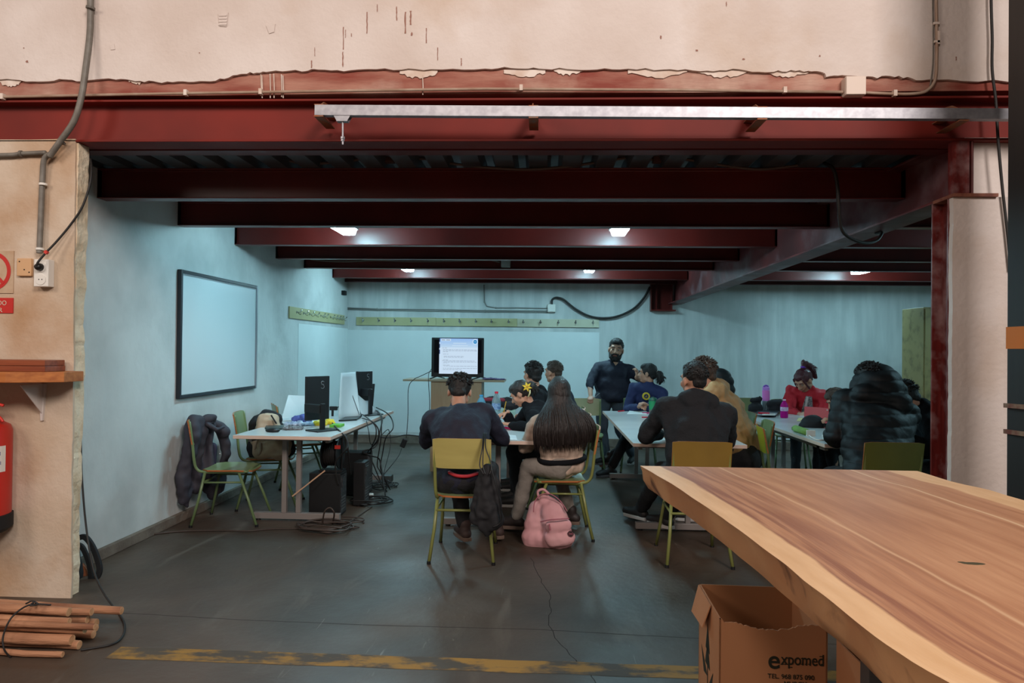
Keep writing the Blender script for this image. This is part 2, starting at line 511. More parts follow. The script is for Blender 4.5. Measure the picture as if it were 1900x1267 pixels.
# cover strips shutting the ends of the hall behind the front wall
struct('wall_front_right', MB().poly([V((gB.x + .5, yf(2.9) + .02, 0)), V((9, yf(9) + .02, 0)), V((9, yf(9) + .02, 3.0)), V((gB.x + .5, yf(2.9) + .02, 3.0))], FD * .14), M_front)
struct('wall_hall_left', MB().box((-6.2, -7, 0), (-6, 4.4, 5)), M_front)

# right pier and steel column
cx0 = FP(1729, 600, -.18); cx1 = FP(1766, 600, 0)
zc = FP(1770, 362).z
mb = MB(); w1 = cx1.x - cx0.x
cpos = V((cx0.x, yf(cx0.x) + .03, 0))
for (xa, xb, ya, yb) in [(0, .13, .0, .012), (0, .13, .15, .162), (.055, .065, .012, .15)]:
    mb.box((cpos.x + xa, cpos.y + ya, 0), (cpos.x + xb + .02, cpos.y + yb, zc - .01))
M_col = mat('column_red', (112, 36, 32), .4, var=(86, 24, 22), scale=8, stretch=(6, 6, .6), var2=(150, 120, 120), scale2=7)
struct('steel_column', mb, M_col, bevel=.003)
pr0 = FP(1764, 880); pr1 = FP(1768, 362)
ed = jag((pr0.x - .005, yf(pr0.x), 0), (pr1.x - .005, yf(pr1.x), zc - .012), 60, .006, 21, (1, 0, 0))
edr = V((2.95, yf(2.95), 0))
struct('wall_front_right_pier', MB().poly([p - FD * .01 for p in ed + [V((2.95, yf(2.95), zc - .012)), edr]], FD * .035), M_front)
struct('wall_front_right_core', MB().box((cpos.x + .155, yf(0) + .026, 0), (2.95, yf(0) + .3, zc - .012)), M_front)
# recessed plaster between column flanges, above the pier cap
q0 = FP(1800, 355); q1 = FP(1868, 268)
struct('trim_6', MB().poly([V((q0.x, yf(q0.x) + .05, zc)), V((2.95, yf(2.95) + .05, zc)), V((2.95, yf(2.95) + .05, zb + .02)), V((q0.x, yf(q0.x) + .05, zb + .02))], FD * .1), M_front)
mb = MB()
e0 = FP(1769, 360); e1 = FP(1801, 300)
for t0, t1, dz in [(0, .012, 0)]:
    mb.poly([V((e0.x, yf(e0.x) + .01, zc)), V((e1.x, yf(e1.x) + .01, zc)), V((e1.x, yf(e1.x) + .01, zb)), V((e0.x, yf(e0.x) + .01, zb))], FD * .04)
struct('trim_7', mb, M_col)
k0 = FP(1764, 361); k1 = FP(1846, 361)
struct('trim_8', MB().poly([V((k0.x, yf(k0.x) - .03, zc - .014)), V((k1.x, yf(k1.x) - .03, zc - .014)), V((k1.x, yf(k1.x) - .03, zc + .004)), V((k0.x, yf(k0.x) - .03, zc + .004))], FD * .2),
       mat('rusty_plate', (150, 96, 74), .6, var=(110, 60, 48), scale=20))
# column stub capital on the back wall under the girder
c1 = P(1208, 533, YB - .12); c2 = P(1254, 577, YB - .12)
mb = MB(); mb.box((c1.x, YB - .12, c2.z), (c2.x, YB, c2.z + .02))
mb.box((c1.x, YB - .11, c2.z + .02), (c1.x + .012, YB, ZD)); mb.box((c2.x - .06, YB - .11, c2.z + .02), (c2.x - .048, YB, ZD))
mb.box((c1.x, YB - .03, c2.z), (c2.x - .05, YB - .015, ZD)); mb.box((c1.x + .08, YB - .11, c2.z + .02), (c1.x + .09, YB, ZD))
struct('trim_9', mb, M_redd)

# floor joint, cracks and the worn yellow line
M_joint = mat('joint_dark', (44, 36, 32), .9)
mb = MB()
jp = [G(x, y) for x, y in [(170, 1134), (450, 1150), (700, 1160), (1000, 1168), (1285, 1184)]]
jp = [V((-5, jp[0].y + .05, 0))] + jp + [V((4, jp[-1].y - .1, 0))]
pts = []
for i in range(len(jp) - 1):
    for k in range(12): pts.append(jp[i].lerp(jp[i + 1], k / 12) + V((0, random.uniform(-.002, .002), .0004)))
for i in range(len(pts) - 1):
    a_, b_ = pts[i], pts[i + 1]; mb.add([a_ + V((0, -.003, 0)), b_ + V((0, -.003, 0)), b_ + V((0, .003, 0)), a_ + V((0, .003, 0))], [(0, 1, 2, 3)])
crack = [(985, 1035), (1000, 1075), (1018, 1105), (1022, 1130), (1020, 1160), (1035, 1190), (1060, 1215), (1085, 1240), (1110, 1267), (1140, 1300)]
cp = [G(x + random.uniform(-3, 3), y) + V((0, 0, .0004)) for x, y in crack]
cf = []
for i in range(len(cp) - 1):
    for k in range(5): cf.append(cp[i].lerp(cp[i + 1], k / 5) + V((random.uniform(-.008, .008), 0, 0)))
for i in range(len(cf) - 1):
    a_, b_ = cf[i], cf[i + 1]; wd = .0025
    mb.add([a_ + V((-wd, 0, 0)), a_ + V((wd, 0, 0)), b_ + V((wd, 0, 0)), b_ + V((-wd, 0, 0))], [(0, 1, 2, 3)])
o = mb.build('floor_joints', M_joint, None, fixn=False); o['kind'] = 'structure'


def worn_paint():
    m = bpy.data.materials.new('worn_yellow'); m.use_nodes = True; nt = m.node_tree; b = nt.nodes['Principled BSDF']
    tc = nt.nodes.new('ShaderNodeTexCoord'); mp = nt.nodes.new('ShaderNodeMapping'); mp.inputs['Scale'].default_value = (1, 2.5, 1)
    n = nt.nodes.new('ShaderNodeTexNoise'); n.inputs['Scale'].default_value = 4; n.inputs['Detail'].default_value = 9; n.inputs['Roughness'].default_value = .65
    r = nt.nodes.new('ShaderNodeValToRGB'); e = r.color_ramp.elements; e[0].position = .44; e[1].position = .56
    e[0].color = srgb((74, 65, 55)) + (1,); e[1].color = srgb((150, 112, 44)) + (1,)
    nt.links.new(tc.outputs['Object'], mp.inputs[0]); nt.links.new(mp.outputs[0], n.inputs['Vector'])
    nt.links.new(n.outputs['Fac'], r.inputs[0]); nt.links.new(r.outputs[0], b.inputs['Base Color']); b.inputs['Roughness'].default_value = .7
    return m


A = G(225, 1200); B = G(1290, 1236); A2 = G(225, 1214); B2 = G(1290, 1252)
sl = (B.y - A.y) / (B.x - A.x)
mb = MB(); xs = [A.x + (B.x + 1.2 - A.x) * i / 60 for i in range(61)]
wy = A.y - A2.y + .045
for i in range(60):
    ya, yb = A.y + (xs[i] - A.x) * sl, A.y + (xs[i + 1] - A.x) * sl
    r1, r2 = noise.noise(V((xs[i] * 4, 0, 0))) * .008, noise.noise(V((xs[i + 1] * 4, 0, 0))) * .008
    mb.add([(xs[i], ya + r1, .001), (xs[i + 1], yb + r2, .001), (xs[i + 1], yb - wy + r2, .001), (xs[i], ya - wy + r1, .001)], [(0, 1, 2, 3)])
o = mb.build('floor_marking', worn_paint(), None, fixn=False); o['kind'] = 'structure'

# foreground dark column with an orange band, at the right edge
M_dcol = mat('dark_column', (34, 29, 25), .6, var=(30, 25, 22), scale=6, stretch=(4, 4, .5))
dc = P(1868, 640, 3.2); dc.y = 2.9
struct('column', MB().box((dc.x, 2.9, 0), (dc.x + .35, 3.2, 5)), M_dcol, bevel=.006)
s1 = P(1875, 606, 3.15); s2 = P(1875, 647, 3.15)
struct('trim_10', MB().box((dc.x - .002, 2.897, s2.z), (dc.x + .352, 3.203, s1.z)), mat('orange_band', (206, 118, 18), .6))
mb = MB()
for (x0, y0, x1, y1) in [(1871, 752, 1900, 760), (1866, 800, 1900, 806)]:
    mb.extr([(-.006, -.01), (.006, -.01), (.006, .01), (-.006, .01)], V((dc.x - .008, 3.2, P(x0, y0, 3.2).z)), V((dc.x - .008, 2.85, P(x0, y0, 3.2).z + .01)))
struct('trim_11', mb, mat('torn_tape', (138, 118, 98), .7, var=(110, 50, 40), scale=20))
# ================================================================ FRONT WALL FITTINGS
M_joint2 = mat('corrugated_conduit', (122, 118, 110), .5, var=(104, 98, 90), scale=20)


def corrugated(mb, pts, r, n=10, pitch=.009, seg=10):
    pts = spline(pts, seg); out = []; rr = []
    d = 0; L = [0]
    for i in range(1, len(pts)): L.append(L[-1] + (pts[i] - pts[i - 1]).length)
    k = int(L[-1] / (pitch / 2)); j = 0
    for i in range(k + 1):
        s = L[-1] * i / k
        while j < len(L) - 2 and L[j + 1] < s: j += 1
        t = (s - L[j]) / max(L[j + 1] - L[j], 1e-9)
        out.append(pts[j].lerp(pts[j + 1], t)); rr.append(r if i % 2 else r * .84)
    mb.tube(out, rr, n)
    return mb


def clamp(mb, p, axis, r, wd=.014):
    mb.lathe(V(p) - V(axis) * wd / 2, [(r, 0), (r + .004, .001), (r + .004, wd - .001), (r, wd)], 14, axis=axis)
    return mb


# big corrugated conduit coming down over the beam
pts = [FP(x, y, o) for x, y, o in [(168, -160, .03), (168, 0, .03), (167, 60, .035), (160, 120, .06), (151, 180, .08), (137, 225, .08), (112, 262, .06), (92, 290, .045)]]
t = thing('corrugated_conduit', 'thick grey corrugated conduit hanging down over the red beam at the left pier', 'conduit', pts[1])
corrugated(MB(), pts, .018).build('conduit_tube', M_joint2, t, smooth=True)
for px, py in [(168, 15), (113, 265)]:
    clamp(MB(), FP(px, py, .04), (0.15, 0, 1), .02).build('conduit_clamp', M_conduit, t)
pts2 = [FP(x, y, o) for x, y, o in [(93, 286, .04), (82, 296, .032), (79, 330, .026), (76, 400, .026), (73, 470, .03)]]
t = thing('downpipe_conduit', 'grey corrugated conduit running down the left pier to the white socket', 'conduit', pts2[2])
corrugated(MB(), pts2, .0165).build('conduit_tube', M_joint2, t, smooth=True)
for px, py in [(80, 342), (74, 462)]: clamp(MB(), FP(px, py, .028), (0, 0, 1), .0175).build('conduit_clamp', M_white, t)
pts3 = [FP(x, y, o) for x, y, o in [(-200, 289, .022), (0, 288, .022), (40, 285, .022), (85, 283, .03)]]
t = thing('side_conduit', 'grey corrugated conduit running level along the top of the left pier', 'conduit', pts3[1])
corrugated(MB(), pts3, .013).build('conduit_tube', M_joint2, t, smooth=True)
clamp(MB(), FP(39, 285, .022), (1, 0, 0), .014).build('conduit_clamp', M_conduit, t)

# pale conduit above the beam and junction box
t = thing('pale_conduit', 'thin pale conduit running along the top of the red beam to the junction box', 'conduit', FP(300, 175, .02))
MB().tube([FP(x, y, .014) for x, y in [(-300, 183), (0, 180), (300, 174), (600, 169), (900, 165), (1250, 167), (1568, 171)]], .0085, 8).build('conduit_tube', M_pvc, t, smooth=True)
for px, py in [(5, 180), (345, 173), (484, 171), (967, 164), (1456, 168), (1660, 174)]:
    p = FP(px, py, .014); MB().box((p.x - .009, p.y - .012, p.z - .014), (p.x + .009, p.y + .014, p.z + .018)).build('conduit_clip', M_splash, t)
t = thing('junction_box', 'pale square junction box on the upper wall above the rail', 'junction box', FP(1587, 158))
a_, b_ = FP(1569, 141, .04), FP(1607, 176, .04)
M_jb = mat('junction_pale', (214, 196, 182), .5)
MB().box((a_.x, a_.y, b_.z), (b_.x, a_.y + .06, a_.z)).build('box_body', M_jb, t, bevel=.006)
MB().box((a_.x + .002, a_.y - .006, b_.z + .002), (b_.x - .002, a_.y, a_.z - .002)).build('box_lid', M_jb, t, bevel=.004)
pr = [FP(x, y, .014) for x, y in [(1606, 172), (1650, 174), (1695, 174), (1720, 168), (1735, 148), (1738, 110), (1738, 50), (1736, -60), (1736, -200)]]
t = thing('bent_conduit', 'pale conduit bending up the wall from the junction box', 'conduit', pr[4])
MB().tube(spline(pr, 6), .0085, 8).build('conduit_tube', M_pvc, t, smooth=True)
for px, py in [(1737, 44), (1738, 78)]:
    p = FP(px, py, .014); MB().box((p.x - .016, p.y - .01, p.z - .006), (p.x + .014, p.y + .014, p.z + .006)).build('conduit_clip', M_splash, t)
p = FP(1741, 70, .018); MB().box((p.x - .006, p.y - .006, p.z - .035), (p.x + .006, p.y + .006, p.z + .035)).build('conduit_sleeve', M_splash, t)
pr = [FP(x, y, .012) for x, y in [(1731, -200), (1731, 0), (1732, 60), (1731, 120), (1726, 160)]]
tag(cable('thin_conduit', pr, .004, M_conduit), 'thin dark cable beside the bent pale conduit, high on the right', 'cable')
pr = [FP(x, y, .03) for x, y in [(1838, -150), (1839, 0), (1841, 70), (1841, 130), (1848, 190), (1852, 260), (1860, 350), (1869, 430), (1876, 500)]]
tag(cable('hanging_cable', pr, .0075, M_cable), 'dark cable hanging down the right pier beside the dark column', 'cable')

# galvanised rail with brackets and trolley bolt
RY = .16
ra, rb = FP(586, 206, RY), FP(1868, 214, RY)
t = thing('steel_rail', 'long galvanised steel rail bracketed in front of the red beam', 'rail', ra)
h = abs(FP(700, 197, RY).z - FP(700, 216, RY).z)
MB().extr([(-.02, -h / 2), (-.02, h / 2), (.02, h / 2), (.02, h / 2 - .003), (-.017, h / 2 - .003), (-.017, -h / 2 + .003), (.02, -h / 2 + .003), (.02, -h / 2)], rb + V((.2, 0, 0)), ra).build('rail_channel', M_galv, t)
for px in (592, 1001, 1424, 1787):
    f = (px - 592) / 1276; q = ra.lerp(rb, (px - 586) / 1282)
    mb = MB(); mb.poly([V((q.x - .003, q.y + .0, q.z + h / 2 + .002)), V((q.x - .003, yf(q.x) + .07, q.z + h / 2 + .002)), V((q.x - .003, yf(q.x) + .07, q.z + h / 2 + .075)), V((q.x - .003, q.y + .08, q.z + h / 2 + .05))], (.006, 0, 0))
    mb.box((q.x - .02, q.y - .02, q.z + h / 2), (q.x + .03, yf(q.x) + .07, q.z + h / 2 + .004))
    mb.box((q.x - .02, q.y - .02, q.z - h / 2 - .008), (q.x + .03, yf(q.x) + .03, q.z - h / 2 - .002))
    mb.build('bracket', mat('rusty_bracket', (128, 104, 88), .6, metal=.3, var=(160, 90, 50), scale=30), t)
bq = FP(636, 216, RY)
t = thing('rail_trolley', 'zinc trolley with threaded bolt hanging from the left end of the rail', 'hanger', bq)
mb = MB(); mb.poly([bq + V((-.045, -.016, 0)), bq + V((.045, -.016, 0)), bq + V((.03, -.016, -.026)), bq + V((-.03, -.016, -.026))], (0, .004, 0)); mb.poly([bq + V((-.045, .016, 0)), bq + V((.045, .016, 0)), bq + V((.03, .016, -.026)), bq + V((-.03, .016, -.026))], (0, .004, 0))
mb.box(bq + V((-.03, -.016, -.03)), bq + V((.03, .02, -.026))); mb.build('trolley_plate', M_galv, t)
MB().cyl(bq + V((0, 0, -.02)), FP(636, 268, RY), .0055).build('threaded_rod', M_galv, t)
mb = MB(); e = FP(636, 258, RY)
mb.cyl(e, e + V((0, 0, .012)), .012, n=6); mb.cyl(e + V((0, 0, -.012)), e + V((0, 0, -.002)), .010, n=6); mb.build('nut', M_galv, t)

# socket, blank cover, plug
t = thing('wall_socket', 'white double power socket box on the left pier with a black plug in it', 'socket', FP(72, 506))
a_, b_ = FP(58, 480, .07), FP(73, 531, .07); a2 = FP(87, 480, .0)
x0, x1, z1_, z0_ = a_.x, a_.x + .085, a_.z, b_.z
MB().box((x0, yf(0) - .05, z0_), (x1, yf(0), z1_)).build('socket_box', M_white, t, bevel=.004)
xm = (x0 + x1) / 2
for zz in (z0_ + .04, z1_ - .045):
    mb = MB(); mb.lathe((xm, yf(0) - .0535, zz), [(.03, 0), (.03, .004), (.022, .004), (.02, .0005)][::-1], 24, axis=(0, 1, 0))
    mb.sphere((xm - .009, yf(0) - .052, zz), .004, 1, 8); mb.sphere((xm + .009, yf(0) - .052, zz), .004, 1, 8)
    mb.build('socket_face', [M_white, M_black], t)
t2 = thing('power_plug', 'black plug and cable in the upper socket of the left pier', 'plug', (xm, yf(0) - .07, z1_ - .045))
MB().lathe((xm, yf(0) - .0545, z1_ - .045), [(.021, 0), (.021, -.018), (.015, -.03), (.008, -.034)], 16, axis=(0, 1, 0)).build('plug_head', M_black, t2, smooth='auto')
pq = [V((xm + .003, yf(0) - .085, z1_ - .042)), V((xm + .012, yf(0) - .088, z1_ - .02))] + [FP(x, y, o) for x, y, o in [(86, 468, .07), (105, 448, .05), (130, 418, .03), (152, 385, .02), (166, 345, .0), (170, 315, -.03), (168, 295, -.09)]]
cable('plug_cable', pq, .006, M_cable, t2)
q = FP(86, 468, .075); MB().obox(q, (.018, .016, .016), Matrix.Rotation(.8, 3, 'Y')).build('red_tie', mat('red_plastic', (205, 50, 40), .5), t2)
t = thing('blank_cover_plate', 'beige square blank cover plate beside the white socket', 'cover plate', FP(42, 495))
a_, b_ = FP(31, 479, .02), FP(57, 512, .02)
mb = MB(); M_beige = mat('beige_plastic', (205, 164, 122), .55); mb.box((a_.x, yf(0) - .02, b_.z), (b_.x, yf(0), a_.z)); mb.build('plate', M_beige, t, bevel=.004)
for px, py in [(36, 485), (45, 500), (54, 505)]: MB().sphere(FP(px, py, .021), .004, 0, 8).build('screw', M_black, t)

# prohibition sign
t = thing('prohibition_sign', 'beige and red prohibition sign with a crossed circle on the left pier', 'sign', FP(-16, 520))
M_signw = mat('sign_beige', (196, 172, 146), .6, var=(180, 150, 120), scale=10); M_signr = mat('sign_red', (190, 36, 30), .5)
a_, b_ = FP(-56, 465, .006), FP(24, 544, .006)
MB().box((a_.x, yf(0) - .006, b_.z), (b_.x, yf(0), a_.z)).build('sign_panel', M_signw, t)
c_, d_ = FP(-56, 552, .006), FP(23.5, 581, .006)
MB().box((c_.x, yf(0) - .006, d_.z), (d_.x, yf(0), c_.z)).build('sign_panel', M_signr, t)
cc = FP(-15, 503, .008); R1 = FP(20, 503, .008).x - cc.x; R2 = R1 * .8
mb = MB(); n = 40; vs = []
for r_ in (R1, R2):
    for i in range(n): vs.append(cc + V((math.cos(2 * PI * i / n) * r_, 0, math.sin(2 * PI * i / n) * r_)))
mb.add(vs, [(i, (i + 1) % n, n + (i + 1) % n, n + i) for i in range(n)])
mb.obox(cc + V((0, -.0008, 0)), (R1 * 1.75, .001, R1 * .17), Matrix.Rotation(PI / 4, 3, 'Y'))
mb.build('prohibition_ring', M_signr, t)
mb = MB(); M_figure = mat('sign_figure', (92, 92, 64), .7)
for dx, dz, r_ in [(0, .02, .022), (.015, 0, .02), (.004, -.02, .016), (-.02, 0, .02)]: mb.sphere(cc + V((dx, .0005, dz)), r_, 0, 12, (1, .03, 1))
mb.build('sign_figure', M_figure, t)
RW = Matrix.Rotation(PI / 2, 3, 'X')     # text plane facing -Y
e = FP(-16, 565, .0075)
wq = FP(17.5, 565).x - FP(-49, 565).x
M_signt = mat('sign_letter', (206, 190, 168), .6)
lt = text('sign_lettering', 'PROHIBIDO', (e.x, e.y, FP(0, 566, .0075).z), .038, RW, M_signt, t, align='CENTER', sx=.9)
lt2 = text('sign_lettering', 'FUMAR', (e.x, e.y, FP(0, 579, .0075).z), .036, RW, M_signt, t, align='CENTER', sx=1.15)

# fire extinguisher
exx = FP(-41, 900, .12); r_ = FP(9, 900, .12).x - exx.x
t = thing('fire_extinguisher', 'red fire extinguisher with black foot hanging on the left pier', 'fire extinguisher', (exx.x, exx.y, FP(0, 985, .12).z))
zz = lambda y: FP(0, y, .12).z
M_ext = mat('extinguisher_red', (198, 30, 20), .35, var=(186, 36, 26), scale=3)
c_ = V((exx.x, exx.y, 0))
MB().lathe(c_, [(r_ * .97, zz(958)), (r_, zz(957)), (r_, zz(800)), (r_ * .93, zz(790)), (r_ * .7, zz(783)), (r_ * .35, zz(778)), (r_ * .3, zz(765))], 32).build('cylinder_body', M_ext, t, smooth='auto')
MB().lathe(c_, [(r_ * .9, zz(988)), (r_ * 1.06, zz(980)), (r_ * 1.06, zz(956)), (r_ * .95, zz(954))], 32).build('foot_ring', M_blackm, t, smooth='auto')
MB().lathe(c_, [(r_ * .32, zz(768)), (r_ * .32, zz(752)), (r_ * .2, zz(745))], 16).build('valve', M_galv, t, smooth='auto')
mb = MB(); mb.tube(spline([c_ + V((r_ * .1, 0, zz(755))), c_ + V((r_ * .7, -.01, zz(750))), c_ + V((r_ * .95, -.01, zz(752)))], 5), .008, 8)
mb.tube(spline([c_ + V((r_ * .1, 0, zz(765))), c_ + V((r_ * .75, -.01, zz(772))), c_ + V((r_ * .95, -.01, zz(782)))], 5), .007, 8); mb.build('handle', mat('red_plastic', (205, 50, 40), .5), t, smooth=True)
mb = MB(); n = 12; vs = []
for k in range(n + 1):
    an = math.radians(-112 + 112 * k / n)
    for z_ in (zz(826), zz(874)): vs.append(c_ + V((math.cos(an) * (r_ + .0012), math.sin(an) * (r_ + .0012), z_)))
mb.add(vs, [(2 * k, 2 * k + 2, 2 * k + 3, 2 * k + 1) for k in range(n)]); mb.build('paper_label', M_white, t, fixn=False)
M_blue = mat('print_blue', (40, 50, 130), .5)
for s_, yy, sz, an in [('ol', 843, .030, -16), ('11', 860, .026, -14)]:
    a2 = math.radians(an); q = c_ + V((math.cos(a2) * (r_ + .002), math.sin(a2) * (r_ + .002), zz(yy)))
    text('label_print', s_, q, sz, Matrix.Rotation(a2 + PI / 2, 3, 'Z') @ RW, M_blue, t, align='CENTER', extrude=.0004)

# shelf with planks
t = thing('wall_shelf', 'orange wooden shelf board on a white bracket on the left pier', 'shelf', FP(60, 698))
a_, b_ = FP(9, 691, .30), FP(120, 707, .14)
M_pine = mat('pine', (190, 118, 58), .55, var=(160, 90, 40), scale=3, stretch=(1, 12, 12))
za, zb_ = FP(100, 690, .16).z, FP(100, 709, .16).z
MB().poly([V((-3.35, 3.50, zb_)), V((FP(10, 690, .28).x, 3.50, zb_)), V((FP(119, 690, .16).x, 3.62, zb_)), V((FP(119, 690, .16).x, 3.78, zb_)), V((-3.35, 3.78, zb_))], (0, 0, za - zb_)).build('shelf_board', M_pine, t, bevel=.003)
q = FP(79, 712, .01); q2 = FP(79, 780, .005)
mb = MB(); mb.poly([V((q.x - .019, 3.765, q.z)), V((q.x + .019, 3.765, q.z)), V((q2.x + .006, 3.765, q2.z)), V((q2.x - .006, 3.765, q2.z))], (0, .015, 0))
mb.poly([V((q.x, 3.78, q.z)), V((q.x, 3.60, q.z)), V((q.x, 3.775, q2.z + .03))], (.004, 0, 0)); mb.build('bracket', mat('bracket_white', (205, 196, 190), .5), t)
M_rw = mat('reddish_board', (150, 78, 44), .5, var=(120, 56, 30), scale=3, stretch=(1, 14, 14))
x1_ = FP(98, 680, .12).x
for i, (za_, xx, yy_) in enumerate([(za, 0, 0), (za + .032, -.004, .004)]):
    tag(MB().box((-3.35, 3.60 + yy_, za_ + .001), (x1_ + xx, 3.76, za_ + .031)).build('wooden_board', M_rw, None, bevel=.002),
        ['reddish board lying directly on the shelf of the left pier', 'upper reddish board stacked on the shelf of the left pier'][i], 'board', 'boards on the shelf')

# bundle of peeled poles on the floor
M_log = mat('peeled_pole', (184, 134, 100), .75, var=(146, 100, 72), scale=5, stretch=(.6, 6, 6), bump=.4, bscale=20, var2=(108, 64, 44), scale2=3)
M_loge = mat('pole_end', (206, 160, 120), .7, var=(180, 130, 90), scale=40)
poles = [  # end x, y(px), radius px, Ypos, label
    (228, 1133, 7.5, 3.37, 'longest peeled pole, at the back of the top row, reaching past the pier'),
    (172, 1136, 7.5, 3.29, 'peeled pole with a bright end in the top row of the bundle'),
    (130, 1135, 9, 3.19, 'thick peeled pole at the front of the top row'),
    (165, 1149, 7.5, 3.31, 'short dark peeled pole under the top row of the bundle'),
    (132, 1152, 7, 3.15, 'peeled pole second from the top at the front of the bundle'),
    (181, 1158, 9, 3.37, 'peeled pole at the back, third row from the top'),
    (160, 1168, 8.5, 3.15, 'peeled pole third from the top at the front of the bundle'),
    (182, 1175, 7, 3.35, 'peeled pole with a ragged end at the back of the fourth row'),
    (136, 1187, 10, 3.13, 'thickest peeled pole with a round pale end at the front of the bundle'),
    (176, 1196, 8, 3.27, 'slanting peeled pole just above the lowest of the bundle'),
    (150, 1211, 8.5, 3.15, 'lowest peeled pole of the bundle, lying on the floor'),
    (178, 1164, 6, 3.12, 'slim peeled pole lying across the front of the third row'),
    (118, 1222, 6, 3.06, 'slim peeled pole on the floor in front of the bundle'),
    (100, 1208, 7.5, 3.21, 'hidden peeled pole inside the bottom of the bundle')]
for i, (ex, ey, rp, Y, lab) in enumerate(poles):
    rr_ = rp * Y / FPX; e = P(ex - rp * .3, ey, Y); rnd = random.Random(i)
    e.z = max(e.z, rr_ + .002)
    tilt = rnd.uniform(-.012, .03) if i not in (9,) else -.05
    k = 9; pts = []; rad = []
    for j in range(k):
        s = j / (k - 1); L = 1.35
        pts.append(V((e.x - L * s, Y + rnd.uniform(-.004, .004) + .02 * s, max(e.z + tilt * s * L + rnd.uniform(-.003, .003), rr_ + .002)))); rad.append(rr_ * (1 + .12 * s + rnd.uniform(-.04, .04)))
    mb = MB(); mb.tube(pts, rad, 12); m_ = mb.f
    o = mb.build('wooden_pole', [M_log, M_loge], None, smooth='auto', bevel=.002)
    for pl in o.data.polygons:
        if len(pl.vertices) > 6: pl.material_index = 1
    tag(o, lab, 'pole', 'bundle of peeled poles')
q = [P(x, y, Y) for x, y, Y in [(55, 1122, 3.15), (22, 1145, 3.07), (6, 1180, 3.04), (8, 1205, 3.03), (20, 1220, 3.05)]]
t = thing('tying_wire', 'dark wire tied round the bundle of peeled poles', 'wire', q[2])
cable('wire_loop', [P(95, 1122, 3.2)] + q, .004, M_cable, t); cable('wire_knot', [P(48, 1120, 3.15), P(60, 1115, 3.15), P(70, 1121, 3.15), P(56, 1123, 3.13), P(64, 1116, 3.15)], .004, M_cable, t)

# long cable hanging at the pier edge and looping on the floor
pq = [P(150, 818, 3.92), P(151, 860, 3.92), P(153, 900, 3.9), P(158, 960, 3.88), P(166, 1020, 3.84), P(176, 1065, 3.8), P(192, 1100, 3.72)]
gq = [G(x, y, .006) for x, y in [(212, 1128), (228, 1150), (231, 1170), (222, 1187), (205, 1196), (180, 1201), (150, 1206)]]
pq = [P(148, 700, 3.93), P(149, 760, 3.93)] + pq + gq
tag(cable('trailing_cable', pq, .0055, M_cable), 'dark cable hanging behind the pier edge and looping over the floor by the poles', 'cable')
# ================================================================ CEILING LAMPS AND WIRING
M_lamp = mat('lamp_diffuser', (235, 250, 255), .4, emit=((178, 234, 250), 135))
M_lampb = mat('lamp_body', (190, 196, 200), .5)


def lamp(px, py, Y, label, L=.5, on=True, xy=None):
    c = P(px, py, Y) if xy is None else V(xy)
    t = thing('ceiling_lamp', label, 'lamp', (c.x, c.y, 2.50), group='bulkhead lamps under the mezzanine')
    z = 2.47
    MB().box((c.x - .085, c.y - L / 2, z + .05), (c.x + .085, c.y + L / 2, z + .085)).build('lamp_housing', M_lampb, t, bevel=.008)
    MB().poly([V((c.x - .078, c.y - L / 2 + .01, z + .05)), V((c.x + .078, c.y - L / 2 + .01, z + .05)), V((c.x + .055, c.y - L / 2 + .03, z)), V((c.x - .055, c.y - L / 2 + .03, z))], (0, L - .04, 0)).build('diffuser', M_lamp, t, bevel=.008)
    MB().box((c.x - .01, c.y - .01, z + .085), (c.x + .01, c.y + .01, ZD)).build('hanging_rod', M_galv, t)
    for s_ in (-1, 1):
        MB().box((c.x + s_ * .085 - .006, c.y - .02, z + .035), (c.x + s_ * .085 + .006, c.y + .02, z + .06)).build('clip', M_white, t)


lamp(634, 418, 5.95, 'lit bulkhead lamp between the second and third beams, on the whiteboard side')
lamp(1153, 418, 5.95, 'lit bulkhead lamp between the second and third beams, near the girder')
lamp(753, 497, 8.95, 'lit bulkhead lamp by the rear beams, above the television')
lamp(1095, 501, 8.95, 'lit bulkhead lamp by the rear beams, above the two men at the back')
lamp(0, 0, 0, 'lit bulkhead lamp beyond the girder over the rear of the right table', xy=(4.1, 8.95, 2.5))
lamp(0, 0, 0, 'lit bulkhead lamp beyond the girder over the front of the right table', xy=(4.8, 5.95, 2.5))

y1 = JY[0] - .065
pts = [P(x, y, y1) for x, y in [(505, 285), (530, 296), (570, 303), (640, 300), (670, 295), (705, 295)]] + [P(x, y, y1) for x, y in [(730, 293), (790, 295), (850, 305), (920, 312), (990, 314), (1060, 308), (1130, 298), (1165, 293), (1210, 296)]] + \
      [P(x, y, y1) for x, y in [(1240, 294), (1290, 298), (1350, 308), (1410, 314), (1470, 308), (1520, 301)]]
tag(cable('sagging_cable', pts, .009, mat('dusty_cable', (96, 78, 70), .7)), 'dusty cable sagging along the first red beam under the mezzanine', 'cable')
tag(cable('dropping_cable', [P(1528, 302, y1), P(1545, 312, 4.3), P(1553, 340, 4.3), P(1556, 380, 4.3), P(1560, 420, 4.35), P(1572, 438, 4.4), P(1600, 450, 4.5), P(1625, 447, 4.6), P(1636, 432, 4.7), P(1625, 432, 4.8)], .011, M_cable),
    'black cable dropping beside the girder into a loop at its underside', 'cable')
